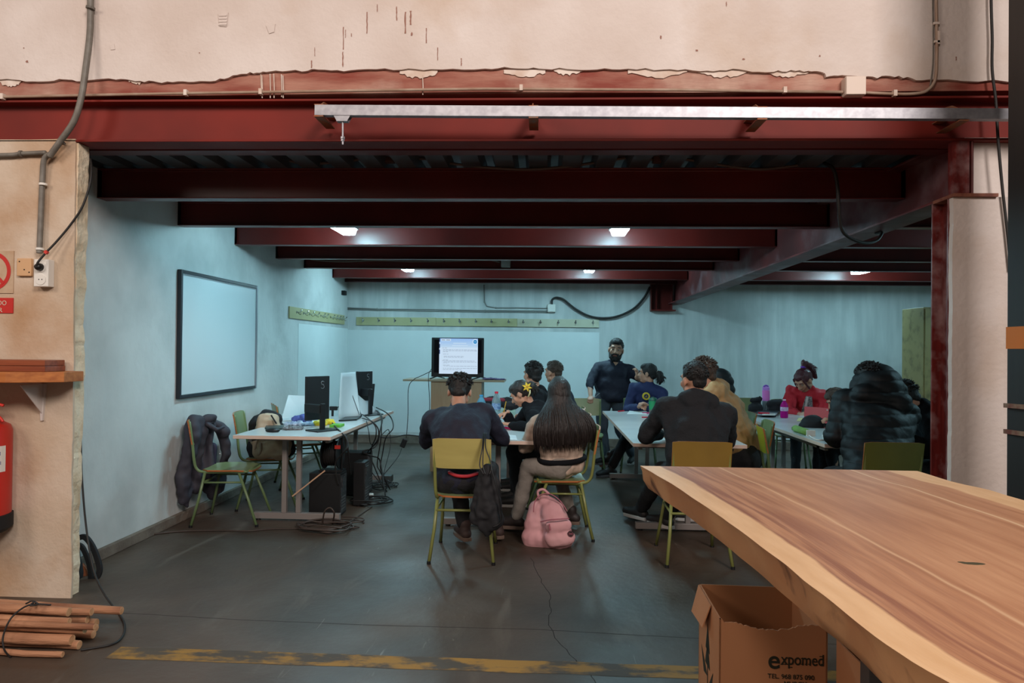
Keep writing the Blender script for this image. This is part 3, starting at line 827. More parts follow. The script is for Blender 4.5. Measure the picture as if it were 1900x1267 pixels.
for px, lab in [(718, 'small dark junction box on the first beam, left of the two'), (1224, 'small dark junction box on the first beam, nearest the girder')]:
    a_ = P(px - 13, 287, y1); b_ = P(px + 13, 302, y1)
    t = thing('beam_junction_box', lab, 'junction box', (a_.x, a_.y, b_.z))
    MB().box((a_.x, y1 - .02, b_.z), (b_.x, y1 + .03, a_.z)).build('box_body', mat('brown_box', (88, 58, 50), .6), t, bevel=.004)
    MB().box((a_.x + .01, y1 - .024, b_.z + .01), (b_.x - .01, y1 - .019, a_.z - .01)).build('box_lid', mat('brown_box', (88, 58, 50), .6), t)
y5 = JY[4] - .06
tag(cable('rear_beam_cable', [P(x, y, y5) for x, y in [(572, 480), (600, 484), (650, 485), (700, 483), (760, 485), (850, 484), (900, 481), (928, 487)]], .009, mat('dusty_cable', (96, 78, 70), .7)),
    'dusty cable running along the fifth beam to a grey box', 'cable')
a_ = P(930, 479, y5); b_ = P(947, 496, y5)
t = thing('beam_junction_box', 'pale grey square box on the fifth beam, at the end of its cable', 'junction box', (a_.x, a_.y, b_.z))
M_gb = mat('grey_box', (150, 150, 146), .5)
MB().box((a_.x, y5 - .02, b_.z), (b_.x, y5 + .04, a_.z)).build('box_body', M_gb, t, bevel=.005)
MB().box((a_.x + .008, y5 - .026, b_.z + .008), (b_.x - .008, y5 - .02, a_.z - .008)).build('box_lid', M_gb, t)

# back wall conduits, box, black cable
yb = YB - .012
M_cond2 = mat('wall_conduit', (140, 140, 136), .6)
for k, (pts, lab) in enumerate([([(643, 571), (700, 573), (800, 574), (900, 576), (1016, 577)], 'lower thin conduit along the back wall above the coat racks'),
                                ([(643, 573.5), (700, 575.5), (800, 577), (900, 578.5), (1016, 579.5)], 'thin conduit clipped right under another along the back wall'),
                                ([(898, 528), (898, 560), (903, 568), (920, 571), (960, 571), (1016, 572)], 'thin conduit dropping from the rear beam and bending to the wall box')]):
    t = thing('wall_conduit', lab, 'conduit', P(*pts[0], yb), group='conduits on the back wall')
    MB().tube([P(x, y, yb) for x, y in pts], .0085, 8).build('conduit_tube', M_cond2, t, smooth=True)
    for x, y in pts[1:-1:2]:
        p = P(x, y, yb); MB().box((p.x - .008, p.y - .012, p.z - .014), (p.x + .008, YB, p.z + .014)).build('conduit_clip', M_cond2, t)
a_ = P(1016, 564, YB - .06); b_ = P(1031, 579, YB - .06)
t = thing('wall_junction_box', 'white junction box on the back wall where conduits meet a thick black cable', 'junction box', (a_.x, YB, b_.z))
MB().box((a_.x, YB - .06, b_.z), (b_.x, YB, a_.z)).build('box_body', M_white, t, bevel=.008)
MB().box((a_.x + .006, YB - .066, b_.z + .006), (b_.x - .006, YB - .06, a_.z - .006)).build('box_lid', M_white, t, bevel=.003)
tag(cable('thick_cable', [P(x, y, YB - .05) for x, y in [(1024, 565), (1025, 556), (1033, 552), (1046, 556), (1066, 572), (1090, 585), (1115, 590), (1145, 587), (1175, 573), (1195, 552), (1206, 532)]], .016, M_cable, seg=6),
    'thick black cable sweeping from the back wall box up to the girder', 'cable')
# small fitting in the rear left corner
tag(MB().box((XL, 9.9, P(650, 548, 10).z), (XL + .05, 10.0, P(650, 540, 10).z)).build('wall_bracket', M_blackm, None), 'small dark bracket high in the rear corner by the whiteboard wall', 'bracket')

# coat racks
M_rack = mat('rack_green', (178, 172, 130), .5, var=(168, 162, 118), scale=3)
M_rack2 = mat('rack_pale', (196, 192, 168), .5, var=(182, 178, 152), scale=3)
M_chrome = mat('chrome', (200, 204, 206), .2, metal=1)


def hook(o, nrm, name_parent):
    side = nrm.cross(V((0, 0, 1)))
    mb = MB(); mb.obox(o + nrm * .004, (.03, .03, .05), None)
    mb = MB()
    mb.cyl(o, o + nrm * .006, .017, n=10)
    mb.tube([o + nrm * .004, o + nrm * .045 + V((0, 0, .0)), o + nrm * .06 + V((0, 0, .022))], .006, 6)
    mb.tube([o + nrm * .02, o + nrm * .03 + V((0, 0, -.02)), o + nrm * .045 + V((0, 0, -.028)), o + nrm * .055 + V((0, 0, -.016))], .005, 6)
    mb.sphere(o + nrm * .06 + V((0, 0, .024)), .010, 0, 8)
    return mb.build('coat_hook', M_chrome, name_parent, smooth='auto')


def rack_back(xa, xb, label, m, hooks):
    ya = P(xa, 0, YB).x; a_, b_ = P(xa, 588 + (xa - 661) * .011, YB - .02), P(xb, 588 + (xb - 661) * .011, YB - .02)
    zt_, zb2 = a_.z, P(xa, 603 + (xa - 661) * .011, YB - .02).z
    t = thing('coat_rack', label, 'coat rack', (a_.x, YB, zb2), group='coat racks on the back wall')
    MB().box((a_.x + .001, YB - .022, zb2), (b_.x - .001, YB - .004, zt_)).build('rack_board', m, t, bevel=.002)
    for h in hooks:
        p = P(h, 595, YB - .02); hook(V((p.x, YB - .022, (zt_ + zb2) / 2 + .01)), V((0, -1, 0)), t)


rack_back(661, 809, 'green coat rack board of the back wall, nearest the room corner', M_rack, [674, 703, 733, 763, 794])
rack_back(809, 960, 'middle green coat rack board of the back wall, above the television', M_rack, [824, 853, 883, 912, 944])
rack_back(960, 1112, 'paler coat rack board of the back wall, ending by the bearded man', M_rack2, [971, 1003, 1036, 1068, 1100])
# side wall rack: find Y range on the wall x = XL
def WL(px, py):
    d = ray(px, py); t = XL / d.x; return V((0, 0, CAMZ)) + d * t


a_, b_, c_, d_ = WL(535, 567), WL(637, 586), WL(535, 590), WL(637, 602)
t = thing('coat_rack', 'green coat rack board with a row of hooks on the whiteboard wall', 'coat rack', (XL, a_.y, c_.z))
MB().box((XL + .003, a_.y, (c_.z + d_.z) / 2), (XL + .021, min(b_.y, YB - .03), (a_.z + b_.z) / 2)).build('rack_board', M_rack, t, bevel=.002)
for h in [547, 560, 571, 581, 592, 598, 610, 616, 622, 627, 633]:
    p = WL(h, 585); hook(V((XL + .021, p.y, (a_.z + b_.z + c_.z + d_.z) / 4 + .01)), V((1, 0, 0)), t)

# whiteboard
a_, b_, c_, d_ = WL(329, 500), WL(473, 530), WL(327, 741), WL(472, 719)
y0_, y1_, z1_, z0_ = a_.y, b_.y, (a_.z + b_.z) / 2, (c_.z + d_.z) / 2
t = thing('whiteboard', 'large whiteboard with a black frame on the side wall', 'whiteboard', (XL, y0_, z0_))
M_wb = mat('whiteboard_surface', (192, 200, 203), .25); M_wbf = mat('whiteboard_frame', (26, 28, 36), .35)
x_ = XL + .012
MB().box((x_, y0_ + .02, z0_ + .02), (x_ + .012, y1_ - .02, z1_ - .02)).build('board_surface', M_wb, t)
for k, (ya, yb_, za, zb_) in enumerate([(y0_, y0_ + .03, z0_, z1_), (y1_ - .03, y1_, z0_, z1_), (y0_ + .03, y1_ - .03, z0_, z0_ + .03), (y0_ + .03, y1_ - .03, z1_ - .03, z1_)]):
    MB().box((XL + .002, ya, za), (XL + .036, yb_, zb_)).build('frame_bar', M_wbf if k != 1 else mat('aluminium', (150, 152, 158), .35, metal=.6), t, bevel=.004)
MB().tube([(XL + .037, y0_ + .06, z1_ - .034), (XL + .037, y1_ - .04, z1_ - .036)], .003, 6).build('trim_line', M_galv, t)

# green metal cabinet at the far right
a_, b_ = P(1674, 574, 8.38), P(1672, 720, 8.38)
M_cab = mat('cabinet_green', (158, 142, 92), .5, var=(148, 132, 84), scale=2, var2=(112, 100, 62), scale2=9)
t = thing('metal_cabinet', 'tall green metal cabinet at the far end of the right wall', 'cabinet', (a_.x, 7.9, 0))
MB().box((a_.x, 7.92, .04), (a_.x + .92, 8.38, a_.z)).build('cabinet_body', M_cab, t, bevel=.004)
for k in range(2):
    dd = MB().box((a_.x + .01 + k * .455, 7.9, .07), (a_.x + .455 + k * .455, 7.92, a_.z - .02)).build('cabinet_door', M_cab, t, bevel=.003)
    MB().box((a_.x + .40 + k * .09, 7.885, 1.05), (a_.x + .415 + k * .09, 7.9, 1.17)).build('handle', M_galv, dd)
MB().box((a_.x + .03, 7.95, 0), (a_.x + .89, 8.35, .04)).build('plinth', M_black, t)

# ================================================================ TABLES
M_lam = mat('white_laminate', (205, 208, 208), .22, var=(192, 196, 196), scale=3)
M_band = mat('table_edge_band', (214, 188, 172), .5)
M_leg = mat('grey_steel', (132, 124, 120), .4)


def table(x0, x1, y0, y1, label, seam=None, zt=.735):
    t = thing('school_table', label, 'table', (x0, y0, 0))
    if seam is None: seam = (y0 + y1) / 2
    o = MB().box((x0, y0, zt - .028), (x1, y1, zt)).build('tabletop', [M_lam, M_band], t, bevel=.002)
    for p in o.data.polygons:
        if abs(p.normal.z) < .5: p.material_index = 1
    for xx in (x0 + .06, x1 - .09):
        MB().box((xx, y0 + .15, zt - .07), (xx + .03, y1 - .15, zt - .028)).build('apron_rail', M_leg, t)
    for i, yy in enumerate((y0 + .28, y1 - .28)):
        fx0, fx1 = x0 + .06, x1 - .0
        ft = MB().box((fx0, yy - .025, .015), (fx1, yy + .025, .065)).build('foot_bar', M_leg, t, bevel=.003)
        for q in (fx0 + .04, fx1 - .04): MB().cyl((q, yy, 0), (q, yy, .015), .02).build('glide', M_black, ft)
        cx = (x0 + x1) / 2
        for q in (cx - .075, cx + .045):
            MB().box((q - .02, yy - .02, .065), (q + .02, yy + .02, zt - .07)).build('leg', M_leg, t, bevel=.003)
        MB().box((x0 + .06, yy - .03, zt - .07), (x1 - .06, yy + .03, zt - .028)).build('cross_rail', M_leg, t)
    return t


q0, q1, q2 = G(437, 806, .735), G(610, 812, .735), G(735, 762, .735)
DX0, DX1, DY0, DY1 = q0.x, q1.x, (q0.y + q1.y) / 2, q2.y
table(DX0, DX1, DY0, DY1, 'white computer desk loaded with monitors, along the whiteboard wall')
q0 = G(955, 818, .735); T1 = (-.86, .06, q0.y, 7.55)
table(*T1[:4], 'white table behind the man and the long-haired girl, towards the television')
q0, q1 = G(1175, 822, .735), G(1105, 762, .735)
T2 = (q0.x, q0.x + .86, q0.y, q1.y)
table(*T2, 'white table with the green tumbler, in front of the bearded man')
q0, q1 = G(1530, 824, .735), G(1378, 768, .735)
T3 = (q0.x, q0.x + .86, q0.y, q1.y + .1)
table(*T3, 'white table with the pink bottles beyond the girder')
print('TABLES', DX0, DX1, DY0, DY1, T1, T2, T3)

# ================================================================ CHAIRS
M_cgreen = mat('chair_green_paint', (100, 120, 80), .35)
M_colive = mat('chair_olive_tube', (118, 122, 66), .35)
M_seatg = mat('seat_green', (132, 146, 104), .3, var=(122, 136, 94), scale=6)
M_backo = mat('back_olive', (176, 164, 98), .4, var=(166, 154, 90), scale=3, stretch=(1, 1, 5))
M_backy = mat('back_ochre', (132, 104, 44), .45, var=(120, 94, 38), scale=3)
M_backd = mat('back_dull_green', (96, 98, 34), .5, var=(84, 86, 30), scale=3)
M_ply = mat('ply_edge', (178, 104, 52), .5, var=(150, 84, 40), scale=3, stretch=(1, 1, 20))


def chair_proto(backm, seatm, tubem, name='school_chair'):
    t = thing(name, 'school chair', 'chair', (0, 0, 0), local=True)
    # seat: slightly dished plywood
    nx, ny = 8, 8; vs = []; fs = []
    def sh(i, j):
        u, v = i / nx * 2 - 1, j / ny * 2 - 1
        wx = .20 - .02 * max(0, v) - (.03 if abs(v) > .9 else 0) * (abs(u) > .9)
        return V((u * (wx - .015 * (abs(v) ** 6)), v * (.195 - .015 * (abs(u) ** 6)) - .0, .452 - .008 * (1 - u * u) - (.012 * max(0, v) ** 3)))
    for dz in (0, -.012):
        for j in range(ny + 1):
            for i in range(nx + 1): vs.append(sh(i, j) + V((0, 0, dz)))
    K = (nx + 1) * (ny + 1); ed = []
    mi = []
    for j in range(ny):
        for i in range(nx):
            a = j * (nx + 1) + i
            fs.append((a, a + 1, a + nx + 2, a + nx + 1)); mi.append(0)
            fs.append((K + a, K + a + nx + 1, K + a + nx + 2, K + a + 1)); mi.append(1)
    per = [i for i in range(nx + 1)] + [j * (nx + 1) + nx for j in range(1, ny + 1)] + [ny * (nx + 1) + i for i in range(nx - 1, -1, -1)] + [j * (nx + 1) for j in range(ny - 1, 0, -1)]
    for k in range(len(per)):
        a, b = per[k], per[(k + 1) % len(per)]; fs.append((a, K + a, K + b, b)); mi.append(1)
    mb = MB(); mb.v = vs; mb.f = fs; mb.mi = mi
    mb.build('seat', [seatm, M_ply], t, smooth='auto')
    # backrest plate, curved
    vs = []; fs = []; mi = []; nx, nz = 10, 4
    for dy in (0, .011):
        for j in range(nz + 1):
            for i in range(nx + 1):
                u = i / nx * 2 - 1; z = .645 + .205 * j / nz
                cor = .008 * (abs(u) ** 8) * (1 if j in (0, nz) else 0) * (1 if j == 0 else -1)
                vs.append(V((u * .195, -.262 - (z - .645) * .18 - .022 * (1 - u * u) + dy, z + cor)))
    K = (nx + 1) * (nz + 1)
    for j in range(nz):
        for i in range(nx):
            a = j * (nx + 1) + i; fs += [(a, a + 1, a + nx + 2, a + nx + 1), (K + a, K + a + nx + 1, K + a + nx + 2, K + a + 1)]; mi += [0, 2]
    per = [i for i in range(nx + 1)] + [j * (nx + 1) + nx for j in range(1, nz + 1)] + [nz * (nx + 1) + i for i in range(nx - 1, -1, -1)] + [j * (nx + 1) for j in range(nz - 1, 0, -1)]
    for k in range(len(per)):
        a, b = per[k], per[(k + 1) % len(per)]; fs.append((a, K + a, K + b, b)); mi.append(1)
    mb = MB(); mb.v = vs; mb.f = fs; mb.mi = mi
    mb.build('backrest', [backm, M_ply, seatm], t, smooth='auto')
    for s_ in (-1, 1):
        MB().tube(spline([(s_ * .165, .17, .435), (s_ * .17, 0, .433), (s_ * .172, -.17, .433), (s_ * .176, -.225, .46), (s_ * .18, -.245, .53), (s_ * .182, -.258, .65), (s_ * .184, -.285, .835)], 5), .0115, 8).build('side_tube', tubem, t, smooth=True)
        MB().tube([(s_ * .165, .10, .43), (s_ * .185, .19, .2), (s_ * .205, .26, .004)], .0115, 8).build('leg', tubem, t, smooth=True)
        MB().tube([(s_ * .175, -.16, .43), (s_ * .19, -.20, .22), (s_ * .217, -.25, .004)], .0115, 8).build('leg', tubem, t, smooth=True)
        MB().tube([(s_ * .174, .13, .35), (s_ * .182, -.175, .35)], .008, 8).build('side_stretcher', tubem, t, smooth=True)
        for yy, xx in ((.26, .205), (-.25, .217)):
            MB().cyl((s_ * xx, yy, 0), (s_ * xx, yy, .02), .0135).build('foot_cap', M_black, t)
    MB().tube([(-.182, -.18, .345), (.182, -.18, .345)], .009, 8).build('rear_stretcher', tubem, t, smooth=True)
    MB().tube([(-.165, .165, .435), (.165, .165, .435)], .010, 8).build('seat_rail', tubem, t, smooth=True)
    return t


R = math.radians
ch_o = chair_proto(M_backo, M_seatg, M_colive)
def place(root, x, y, deg, label, group=None):
    root.location = (x, y, 0); root.rotation_euler = (0, 0, R(deg)); root['label'] = label
    if group: root['group'] = group
    return root


CH = {}
a_ = (G(795, 1045) + G(914, 1050)) / 2
CH['man'] = place(ch_o, a_.x, a_.y + .25, 1, 'olive-backed school chair under the man with the black drawstring bag')
a_ = G(1098, 1006)
CH['girl'] = dup(ch_o, (a_.x - .25, a_.y + .215, 0), R(93), 'school chair of the long-haired girl, seen from its side behind the pink backpack')
ch_y = chair_proto(M_backy, M_seatg, M_colive)
a_ = (G(1240, 1055) + G(1357, 1055)) / 2
CH['hoodie'] = place(ch_y, a_.x, a_.y + .25, 0, 'ochre-backed school chair of the man in the black hoodie')
ch_d = chair_proto(M_backd, M_seatg, M_colive)
p = P(1651, 822, 4.75)
CH['puffer'] = place(ch_d, p.x, 4.98, 0, 'dull green-backed school chair of the person in the black puffer coat')
ch_g = chair_proto(M_seatg, M_seatg, M_cgreen)
ch_g2 = chair_proto(mat('back_yellow', (168, 160, 40), .4), mat('front_yellow', (168, 160, 40), .4), M_cgreen)
a_ = (G(350, 978) + G(467, 981) + G(398, 956) + G(505, 951)) / 4
CH['jacket'] = place(ch_g, a_.x - .0, a_.y, -84, 'green school chair by the side wall with a dark jacket hung over its back')
CH['bag'] = dup(ch_g, (-2.46, 6.12, 0), R(-78), 'green school chair at the desk with a beige backpack on it')
CH['far'] = dup(ch_g, (-2.5, 7.05, 0), R(-62), 'green school chair behind the leaning white sheets on the desk')
p = P(1088, 770, 8.05)
CH['teach'] = dup(ch_g, (p.x, 8.05, 0), R(180), 'green school chair whose back the bearded man is holding')
p = P(1385, 750, 8.7)
CH['empty'] = dup(ch_g, (p.x, 8.55, 0), R(180), 'green school chair behind the right table, beside the pink bottle')
p = P(1432, 815, 6.0)
p = P(1434, 815, 5.50)
CH['yel'] = place(ch_g2, p.x + .22, 5.55, -100, 'empty yellow-green school chair pushed against the right table')
for c_ in CH.values(): c_['group'] = 'school chairs around the tables'
# ================================================================ BLOBS (voxel-merged shapes)
def ico(sub=2):
    bm = bmesh.new(); bmesh.ops.create_icosphere(bm, subdivisions=sub, radius=1)
    v = np.array([q.co[:] for q in bm.verts]); f = [tuple(x.index for x in p.verts) for p in bm.faces]; bm.free(); return v, f


ICV, ICF = ico(3)


def prim_mesh(prims):
    vs = []; fs = []; n = 0

    def put(v, f):
        nonlocal n
        vs.append(v); fs.extend([tuple(i + n for i in q) for q in f]); n += len(v)
    for p in prims:
        if p[0] == 'e':        # ellipsoid centre, radii, 3x3 matrix
            M = np.array(p[3] if len(p) > 3 and p[3] is not None else Matrix.Identity(3))
            put((ICV * np.array(p[2])) @ M.T + np.array(p[1]), ICF)
        elif p[0] == 'c':      # tapered capsule, optional flattening (dir, factor)
            a, b, r0, r1 = V(p[1]), V(p[2]), p[3], p[4]
            d = b - a; L = d.length
            if L < 1e-5: continue
            d /= L; x = d.orthogonal().normalized(); y = d.cross(x); m = 16; ring = []
            K = 4
            prof = [(-math.cos(t * PI / 2 / K) * r0, math.sin(t * PI / 2 / K) * r0) for t in range(K + 1)] + [(L + math.sin(t * PI / 2 / K) * r1, math.cos(t * PI / 2 / K) * r1) for t in range(K + 1)]
            pts = []
            for (h_, r_) in prof:
                r_ = max(r_, 1e-4)
                for j in range(m):
                    q = 2 * PI * j / m; pts.append((a + d * h_ + (x * math.cos(q) + y * math.sin(q)) * r_)[:])
            pts = np.array(pts); k = len(prof)
            if len(p) > 5 and p[5] is not None:
                fd, ff = V(p[5]).normalized(), p[6]; c = np.array(((a + b) / 2)[:]); fdn = np.array(fd[:])
                # flatten about the segment's axis point
                t_ = (pts - np.array(a[:])) @ np.array(d[:]); ax = np.array(a[:]) + np.outer(t_, np.array(d[:]))
                off = pts - ax; pts = ax + off - np.outer(off @ fdn, fdn) * (1 - ff)
            f = [(i * m + j, i * m + (j + 1) % m, (i + 1) * m + (j + 1) % m, (i + 1) * m + j) for i in range(k - 1) for j in range(m)]
            f += [tuple(range(m - 1, -1, -1)), tuple((k - 1) * m + j for j in range(m))]
            put(pts, f)
    return np.concatenate(vs), fs


def blob(name, prims, m, parent=None, voxel=.012, smooth=2, fold=None, quilt=None, strands=None, cut=None, wr=None):
    """fold=(amp, scale, seed, stretch) noise folds; quilt=(amp, period, origin, up)"""
    v, f = prim_mesh(prims)
    me = bpy.data.meshes.new(name); me.from_pydata([tuple(x) for x in v], [], f)
    o = bpy.data.objects.new(name, me); COL.objects.link(o)
    r = o.modifiers.new('r', 'REMESH'); r.mode = 'VOXEL'; r.voxel_size = voxel; r.adaptivity = 0
    s = o.modifiers.new('s', 'SMOOTH'); s.factor = .5; s.iterations = smooth
    bpy.context.view_layer.update()
    me2 = bpy.data.meshes.new_from_object(o.evaluated_get(bpy.context.evaluated_depsgraph_get()))
    bpy.data.objects.remove(o); bpy.data.meshes.remove(me)
    me2.name = name; me2.materials.clear()
    for x in (m if isinstance(m, (list, tuple)) else [m]): me2.materials.append(x)
    N = len(me2.vertices); co = np.empty(N * 3, 'f'); me2.vertices.foreach_get('co', co); co = co.reshape(-1, 3)
    if fold or quilt or wr:
        no = np.empty(N * 3, 'f'); me2.vertex_normals.foreach_get('vector', no); no = no.reshape(-1, 3)
        dsp = np.zeros(N)
        if fold:
            amp, sc, seed = fold[:3]; st = V(fold[3]) if len(fold) > 3 else V((1, 1, 1))
            dsp += np.array([noise.noise(V((c[0] * sc * st.x + seed, c[1] * sc * st.y, c[2] * sc * st.z + seed))) * amp + noise.noise(V((c[0] * sc * 2.3, c[1] * sc * 2.3 + seed, c[2] * sc * 2.3))) * amp * .45 for c in co.tolist()])
        if quilt:
            amp, per, og, up = quilt; h = (co - np.array(og)) @ np.array(V(up).normalized()); dsp += amp * (np.abs(np.sin(h * PI / per)) ** .5 - .6)
        co = co + no * dsp[:, None]
    co = co - np.array(origin_of(parent)[:])
    me2.vertices.foreach_set('co', co.astype('f').ravel())
    me2.polygons.foreach_set('use_smooth', [True] * len(me2.polygons)); me2.update()
    o = link(name, me2, parent)
    if strands:
        mb = MB()
        for pts, rad in strands: mb.tube(pts, rad, 4)
        so = mb.build(name + '_strands', m if not isinstance(m, (list, tuple)) else m[0], o, smooth=True); so['kind'] = 'stuff'
    return o


# ================================================================ DESK CONTENTS
ZT = .735
M_mon = mat('monitor_black', (20, 21, 25), .4); M_logo = mat('logo_grey', (130, 136, 142), .3)
M_sheet = mat('plastic_sheet', (196, 206, 210), .35, var=(182, 192, 196), scale=3)


def monitor(pl, pr, top, bot, yl, yr, base_px, label, Yb):
    """monitor seen from behind; corner pixels, depth on the left and right edge"""
    A = P(pl, bot[0], yl); B = P(pr, bot[1], yr); A2 = P(pl, top[0], yl); B2 = P(pr, top[1], yr)
    zb_, zt_ = (A.z + B.z) / 2, (A2.z + B2.z) / 2
    A.z = B.z = zb_
    d = V((B.x - A.x, B.y - A.y, 0)); n = V((-d.y, d.x, 0)).normalized()     # away from viewer
    bs = G(*base_px, ZT)
    t = thing('monitor', label, 'monitor', (bs.x, bs.y, ZT), group='monitors on the desk')
    H = zt_ - zb_
    MB().poly([A, B, B + V((0, 0, H)), A + V((0, 0, H))], n * .028).build('display_housing', M_mon, t, bevel=.005)
    MB().poly([A + d * .02 + n * .0285 + V((0, 0, .012)), B - d * .02 + n * .0285 + V((0, 0, .012)), B - d * .02 + n * .0285 + V((0, 0, H - .012)), A + d * .02 + n * .0285 + V((0, 0, H - .012))], n * .001).build('screen', mat('screen_off', (8, 9, 12), .1), t)
    mid = A + d * .62
    # emblem: looped S
    e = A + d * .68 + V((0, 0, H * .80)) - n * .002; dn = d.normalized()
    mb = MB(); mb.tube(spline([e + dn * a * .9 + V((0, 0, b * .9)) for a, b in [(.018, .028), (0, .036), (-.016, .026), (-.008, .006), (.012, -.004), (.018, -.024), (0, -.036), (-.018, -.028)]], 5), .0022, 5)
    mb.tube([e + dn * -.012 + V((0, 0, .004)), e + dn * .014 + V((0, 0, .004))], .0018, 5)
    mb.build('emblem', M_logo, t)
    c = V((bs.x, bs.y, 0))
    col = MB(); col.poly([V((c.x, c.y, ZT + .012)) - dn * .022 - n * .012, V((c.x, c.y, ZT + .012)) + dn * .022 - n * .012, V((c.x, c.y, zb_ + H * .42)) + dn * .022 - n * .012, V((c.x, c.y, zb_ + H * .42)) - dn * .022 - n * .012], n * .024)
    col.build('stand_column', M_mon, t, bevel=.003)
    mb = MB(); m2 = V((c.x, c.y, zb_ + H * .30)); q = A + d * ((c - A).dot(d) / d.length_squared); q.z = m2.z
    mb.poly([m2 - dn * .03 - V((0, 0, .035)), m2 + dn * .03 - V((0, 0, .035)), m2 + dn * .03 + V((0, 0, .035)), m2 - dn * .03 + V((0, 0, .035))], (V((q.x, q.y, m2.z)) - m2).normalized() * max(.01, (V((q.x, q.y, m2.z)) - m2).length))
    mb.build('stand_mount', M_mon, t, bevel=.004)
    mb = MB(); Rr = Matrix((dn, n, V((0, 0, 1)))).transposed(); mb.obox(V((c.x, c.y, ZT + .006)), (.22, .17, .012), Rr); mb.build('stand_base', M_mon, t, bevel=.003)
    return t


monitor(568, 611, (700, 696), (785, 773), 5.82, 6.02, (598, 799), 'black computer monitor seen from behind at the near end of the desk', 6)
monitor(663, 691, (690, 687), (745, 742), 7.05, 7.25, (687, 770), 'black computer monitor seen from behind near the far end of the desk', 7)


def sheet(pts, th, label, cat, m=M_sheet, name='plastic_sheet', d=None):
    pts = [V(p) for p in pts]; n = (pts[1] - pts[0]).cross(pts[2] - pts[0]).normalized() if d is None else V(d)
    return tag(MB().poly(pts, n * th).build(name, m, None, bevel=.001), label, cat, None)


z_ = ZT + .002
def onD(px, py): return G(px, py, z_)
# tall white bent panel standing in front of the second monitor
b0, b1, b2 = onD(628, 776), onD(669, 772), onD(658, 748)
t = thing('folded_panel', 'tall white plastic panel standing folded on the desk between the monitors', 'panel', b0)
T0 = P(633, 692, b0.y + .05); T1_ = P(660, 691, b1.y + .1); T1_.z = T0.z
mb = MB()
nn = 10; vs = []; fs = []
for j in range(nn + 1):
    f = j / nn
    for i in range(nn + 1):
        u = i / nn
        lo_ = b0.lerp(b1, u); hi_ = T0.lerp(T1_, u); p = lo_.lerp(hi_, f) + V((0, math.sin(u * PI) * .05, 0)); vs.append(p)
fs = [(j * (nn + 1) + i, j * (nn + 1) + i + 1, (j + 1) * (nn + 1) + i + 1, (j + 1) * (nn + 1) + i) for j in range(nn) for i in range(nn)]
mb.add(vs, fs); o = mb.build('front_panel', M_sheet, t, smooth=True); so = o.modifiers.new('s', 'SOLIDIFY'); so.thickness = .004
mb = MB(); q = [T1_ + V((.0, .03, 0)), T1_ + V((.10, .28, -.02)), onD(702, 765) + V((0, .06, 0)), b1 + V((0, .02, 0))]
q = [P(648, 700, b1.y + .12), P(653, 698, b1.y + .3), onD(700, 766), onD(672, 772)]
mb.poly(q, V((.003, .003, 0))); mb.build('side_panel', M_sheet, t)
MB().tube([P(646, 712, b1.y + .0), onD(670, 772) + V((-.01, -.02, .01))], .003, 5).build('dark_edge', M_black, t)
# leaning sheets at the left
c0_, c1_ = onD(522, 778), onD(566, 776)
sheet([c0_, c1_, P(572, 735, c1_.y + .15), P(535, 733, c0_.y + .15)], .004, 'white plastic sheet leaning upright on the desk behind the near monitor', 'sheet')
sheet([onD(516, 782), onD(560, 779), onD(566, 768), onD(524, 769)], .01, 'pale folded sheet lying flat on the desk near its chairs', 'sheet', name='flat_sheet')
# keyboard (dark flat), mouse, tablets, bags, tapes
p = onD(655, 777)
MB2 = MB().poly([onD(628, 782), onD(662, 780), onD(671, 774), onD(640, 776)], V((0, 0, .016)))
tag(MB2.build('keyboard', M_mon, None, bevel=.004), 'dark keyboard lying in front of the folded white panel', 'keyboard')
p = onD(506, 801)
t = thing('computer_mouse', 'black computer mouse at the near corner of the desk', 'mouse', p)
blob('mouse_body', [('e', p + V((0, 0, .012)), (.062, .036, .022))], M_black, t, voxel=.006); MB().box(p + V((-.05, -.001, .001)), p + V((.05, .001, .004))).build('mouse_sole', M_blackm, t)
mb = MB().poly([onD(491, 796), onD(523, 797), onD(527, 792), onD(494, 791)], V((0, 0, .014)))
tag(mb.build('dark_tablet', mat('dark_teal', (50, 66, 66), .4), None, bevel=.004), 'dark green slab-like device behind the mouse on the desk', 'device')
p = onD(536, 797)
M_clear = mat('clear_wrap', (190, 205, 225), .15, var=(120, 140, 170), scale=30, spec=.8)
tag(blob('cable_bag', [('e', p + V((0, 0, .012)), (.06, .04, .02)), ('e', p + V((.07, .01, .01)), (.05, .035, .018))], mat('grey_wrap', (130, 132, 136), .3, var=(70, 72, 76), scale=30), None, voxel=.008, fold=(.02, 30, 2)), 'crumpled grey bag of cables beside the mouse on the desk', 'bag')
p = onD(550, 789)
tag(blob('clear_wrapping', [('e', p + V((0, 0, .014)), (.10, .05, .02)), ('e', p + V((.10, .02, .01)), (.07, .045, .02)), ('c', p + V((-.12, 0, .008)), p, .008, .012)], M_clear, None, voxel=.008, fold=(.025, 26, 5)), 'crumpled clear plastic wrapping in front of the near monitor', 'wrapping')
p = onD(562, 783)
tag(blob('blue_cloth', [('e', p + V((0, .06, .03)), (.06, .05, .04)), ('e', p + V((-.05, .05, .02)), (.06, .04, .03))], mat('blue_cloth', (96, 104, 176), .6, var=(76, 82, 150), scale=10), None, voxel=.008, fold=(.03, 18, 9)), 'crumpled blue cloth tucked behind the near monitor', 'cloth')
p = onD(590, 790)
tag(blob('yellow_bag', [('e', onD(588, 791) + V((0, .10, .02)), (.06, .05, .03)), ('e', onD(603, 789) + V((0, .10, .015)), (.07, .04, .025))], mat('yellow_plastic', (214, 184, 30), .45), None, voxel=.008, fold=(.025, 20, 3)), 'crumpled yellow plastic bag under the near monitor', 'bag')
mb = MB(); a_ = onD(611, 793); b_ = onD(639, 790); mb.box((a_.x, a_.y, z_), (b_.x, a_.y + .14, z_ + .022))
